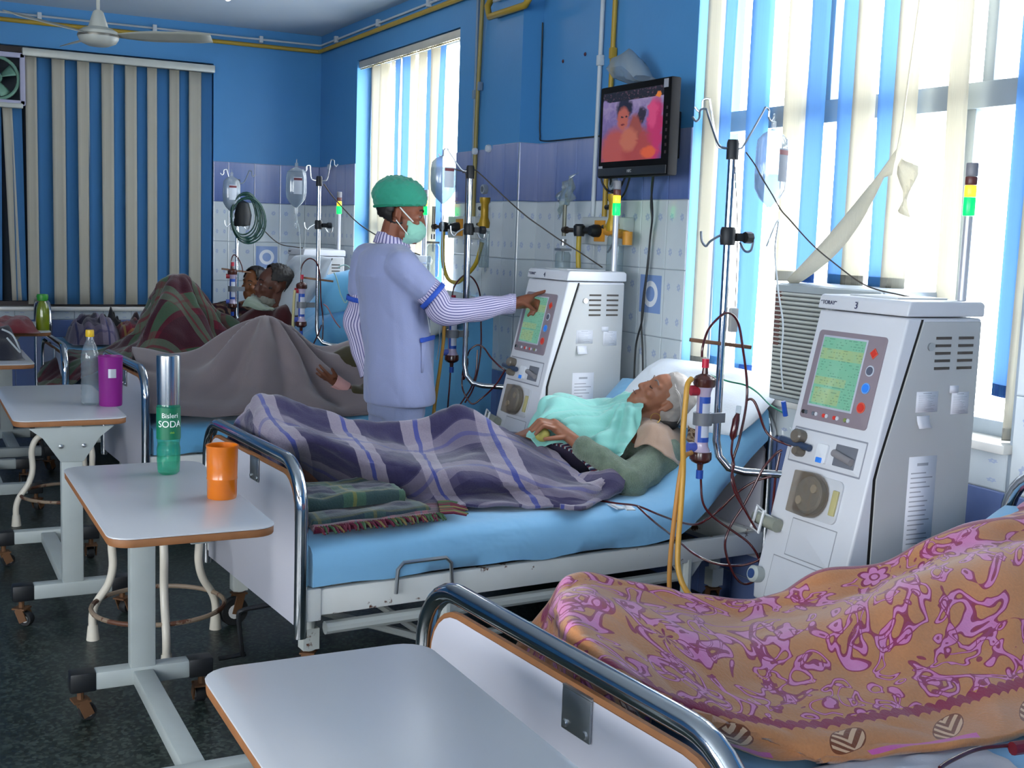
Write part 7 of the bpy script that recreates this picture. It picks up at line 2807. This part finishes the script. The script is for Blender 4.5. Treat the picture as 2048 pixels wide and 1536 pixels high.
tag(patch('brown_scarf', [
    [(2.806, 4.000, 0.961), (2.866, 4.000, 0.935), (2.881, 3.950, 0.879)],
    [(2.805, 3.920, 0.865), (2.849, 3.900, 0.826), (2.896, 3.860, 0.794)],
    [(2.778, 3.860, 0.774), (2.809, 3.820, 0.739), (2.857, 3.780, 0.740)],
    [(2.750, 3.830, 0.721), (2.793, 3.800, 0.684), (2.842, 3.780, 0.709)]], print_cloth('brown_streaks', ['#3a2a22', '#6a5444', '#a08a72', '#4a342a'], 26), 26, 30, .012, (9, 9), 8, .004), 'streaky brown scarf behind the head of the sleeping woman', 'scarf')
m = MB()
ell_mesh(m, (2.190, 3.985, 0.742), (.030, .030, .028))
tag(m.obj('squeeze_ball', mat('yellow_ball', '#a9a050', .6)), 'small yellow ball held in the hand of the sleeping woman', 'ball')

# ================= bearded man
B = thing('person', 'bearded dark haired person in maroon reclining against the pale pillow', 'person', (2.0, 7.6, .56))
SKB = skin_mat('skin_dark', '#5a382c')
cB = V((2.142, 7.550, 1.119))
HB = frame(cB, -rx * .80 - dx * .45 + V((0, 0, .12)), rx * .22 + V((0, 0, 1)))
nkB = cB + (HB.to_3x3() @ V((-.02, 0, -.18)))
pr = head_prims(HB, 1.06, neck=nkB)
pr += [('c', nkB, (2.12, 7.6, .86), .08, .14), ('c', (2.12, 7.6, .86), (1.90, 7.6, .70), .14, .13), ('c', nkB, (2.20, 7.40, .93), .06, .06), ('c', (2.20, 7.40, .93), (2.10, 7.36, .72), .05, .045), ('c', nkB, (2.22, 7.82, .93), .06, .06),
       ('c', (1.86, 7.55, .68), (1.55, 7.55, 1.02), .08, .065), ('c', (1.55, 7.55, 1.02), (1.30, 7.56, .62), .06, .045), ('c', (1.30, 7.56, .62), (1.16, 7.56, .60), .04, .035), ('c', (2.10, 7.36, .72), (1.92, 7.44, .74), .045, .035), ('c', (1.92, 7.44, .74), (1.84, 7.48, .75), .03, .022)]
remesh('body', pr, SKB, B, .0075, 3)
eyes(HB, B, 1.06)
shell('hair', HB, (-.02, 0, .042), (.110, .086, .098), mat('black_brown_hair', '#120d0b', .6), B, lambda p: (p.x < .045 and p.z > .01 - p.x * .9 and not (p.x > -.03 and abs(p.y) > .068 and p.z < .035)) or (p.x < -.05 and p.z > -.075), .007, 9, s=1.06)
shell('beard', HB, (.030, 0, -.080), (.088, .068, .075), mat('grey_beard', '#7a7a70', .8, var=.3), B, lambda p: p.z < -.062 - max(0, .06 - p.x) * .1 and p.x > -.012 and not (p.x > .085 and p.z > -.072), .012, 9, s=1.06, solid=.012)
remesh('sweater', [('c', nkB + V((0, 0, -.05)), (2.12, 7.6, .84), .10, .165), ('c', (2.12, 7.6, .84), (1.90, 7.6, .70), .165, .15), ('c', (2.18, 7.40, .93), (2.08, 7.36, .72), .075, .065), ('c', nkB + V((0, 0, -.06)), (2.20, 7.42, .93), .09, .085), ('c', nkB + V((0, 0, -.06)), (2.22, 7.80, .93), .09, .085)], plain('maroon_sweater', '#3f1a1e', .12), B, .011, 4, lambda p: p + V((NZ.noise(p * 9), NZ.noise(p * 9 + V((5, 0, 0))), NZ.noise(p * 9 + V((0, 5, 0))))) * .012)
tag(patch('grey_scarf', [
    [(2.072, 7.600, 1.052), (2.144, 7.620, 0.987), (2.227, 7.620, 0.967)],
    [(1.952, 7.450, 1.048), (2.024, 7.420, 1.000), (2.135, 7.450, 0.979)],
    [(1.910, 7.420, 0.999), (1.988, 7.380, 0.984), (2.104, 7.420, 0.969)]], plain('sage_grey_cloth', '#7d8a7c', .1), 24, 20, .014, (8, 8), 2, .006), 'sage grey scarf below the beard of the reclining man', 'scarf')

# ================= child in the far corner
K = thing('person', 'small person with dark hair behind the bearded man in the far corner', 'person', (2.1, 8.8, .56))
cK = V((2.340, 8.750, 1.072))
HK_ = frame(cK, -rx * .45 - dx * .85, rx * .12 + V((0, 0, 1)))
nkK = cK + V((0, 0, -.17))
SKK = skin_mat('skin_tan', '#84502f')
remesh('body', head_prims(HK_, .94, neck=nkK) + [('c', nkK, (2.18, 8.82, .80), .07, .12), ('c', (2.18, 8.82, .80), (1.95, 8.8, .68), .12, .11), ('c', (1.95, 8.8, .68), (1.75, 8.78, .62), .09, .06)], SKK, K, .0075, 3)
eyes(HK_, K, .94)
shell('hair', HK_, (-.018, 0, .042), (.108, .086, .10), HAIR, K, lambda p: (p.x < .055 and p.z > .02 - p.x * .9 and not (p.x > -.03 and abs(p.y) > .068 and p.z < .035)) or (p.x < -.03 and p.z > -.12), .007, 9, s=.94)
remesh('dress', [('c', nkK + V((0, 0, -.07)), (2.16, 8.80, .80), .10, .15), ('c', (2.16, 8.80, .80), (1.92, 8.76, .70), .15, .15), ('c', (2.05, 8.68, .84), (1.85, 8.62, .76), .10, .10), ('c', (1.92, 8.76, .70), (1.75, 8.74, .62), .15, .09)], print_cloth('dark_floral_dress', ['#14161c', '#2a2628', '#6a5a4a', '#3a1a22', '#16181e'], 14), K, .012, 3)

# ================= patient behind the nurse
Q = thing('person', 'patient behind the nurse with a bandaged hand on the grey blanket', 'person', (2.2, 6.3, .56))
cQ = V((2.688, 6.220, 0.972))
HQ = frame(cQ, -rx * .55 + V((0, 0, .7)) - dx * .4, rx * .85 + V((0, 0, .5)))
nkQ = cQ + (HQ.to_3x3() @ V((-.03, 0, -.18)))
eQ, wQ = V((2.195, 6.000, 0.609)), V((2.087, 6.020, 0.664))
SKQ = skin_mat('skin_brown', '#6a4230')
pr = head_prims(HQ, 1.0, neck=nkQ) + [('c', nkQ, (2.40, 6.26, .80), .07, .13), ('c', (2.40, 6.26, .80), (2.10, 6.3, .68), .13, .125), ('c', nkQ, (2.46, 6.08, .84), .06, .055), ('c', (2.46, 6.08, .84), eQ, .05, .042), ('c', eQ, wQ, .042, .03),
      ('c', (2.06, 6.33, .66), (1.78, 6.34, .90), .08, .062), ('c', (1.78, 6.34, .90), (1.42, 6.34, .62), .058, .042), ('c', (1.42, 6.34, .62), (1.30, 6.34, .64), .04, .03)]
pr += [('c', wQ, (2.025, 6.020, 0.711), .026, .024), ('c', (2.024, 6.000, 0.718), (1.985, 6.000, 0.756), .0105, .0092), ('c', (1.985, 6.000, 0.756), (1.960, 6.010, 0.785), .0092, .008), ('c', (2.022, 6.020, 0.711), (1.978, 6.020, 0.738), .0105, .0095), ('c', (1.978, 6.020, 0.738), (1.951, 6.030, 0.764), .0092, .008), ('c', (2.026, 6.040, 0.697), (1.979, 6.040, 0.722), .010, .009), ('c', (1.979, 6.040, 0.722), (1.955, 6.050, 0.740), .0088, .0078), ('c', (2.032, 6.055, 0.685), (1.994, 6.060, 0.701), .009, .008), ('c', (2.042, 5.990, 0.730), (2.018, 5.985, 0.768), .0115, .009)]
remesh('body', pr, SKQ, Q, .0055, 3)
eyes(HQ, Q)
shell('hair', HQ, (-.018, 0, .042), (.108, .086, .10), HAIR, Q, lambda p: (p.x < .045 and p.z > .01 - p.x * .9 and not (p.x > -.03 and abs(p.y) > .068 and p.z < .035)) or (p.x < -.05 and p.z > -.075), .006, 9)
remesh('sleeve', [('c', (2.46, 6.08, .84), eQ + V((.02, 0, 0)), .075, .064), ('c', eQ + V((.01, 0, 0)), eQ.lerp(wQ, .35), .062, .052), ('c', nkQ + V((-.03, 0, -.05)), (2.40, 6.24, .78), .10, .145), ('c', (2.40, 6.24, .78), (2.2, 6.28, .72), .145, .14)], plain('olive_shirt', '#3f3a28', .12), Q, .010, 3, kn_post)
m = tubeg([V((2.107, 6.015, 0.656)), V((2.079, 6.015, 0.678)), V((2.040, 6.015, 0.700))], [.037, .036, .036], 18, .002, 3, 20)
rel(m.obj('bandage', mat('pink_bandage', '#cf9c98', .8), None, solid=.003), Q)
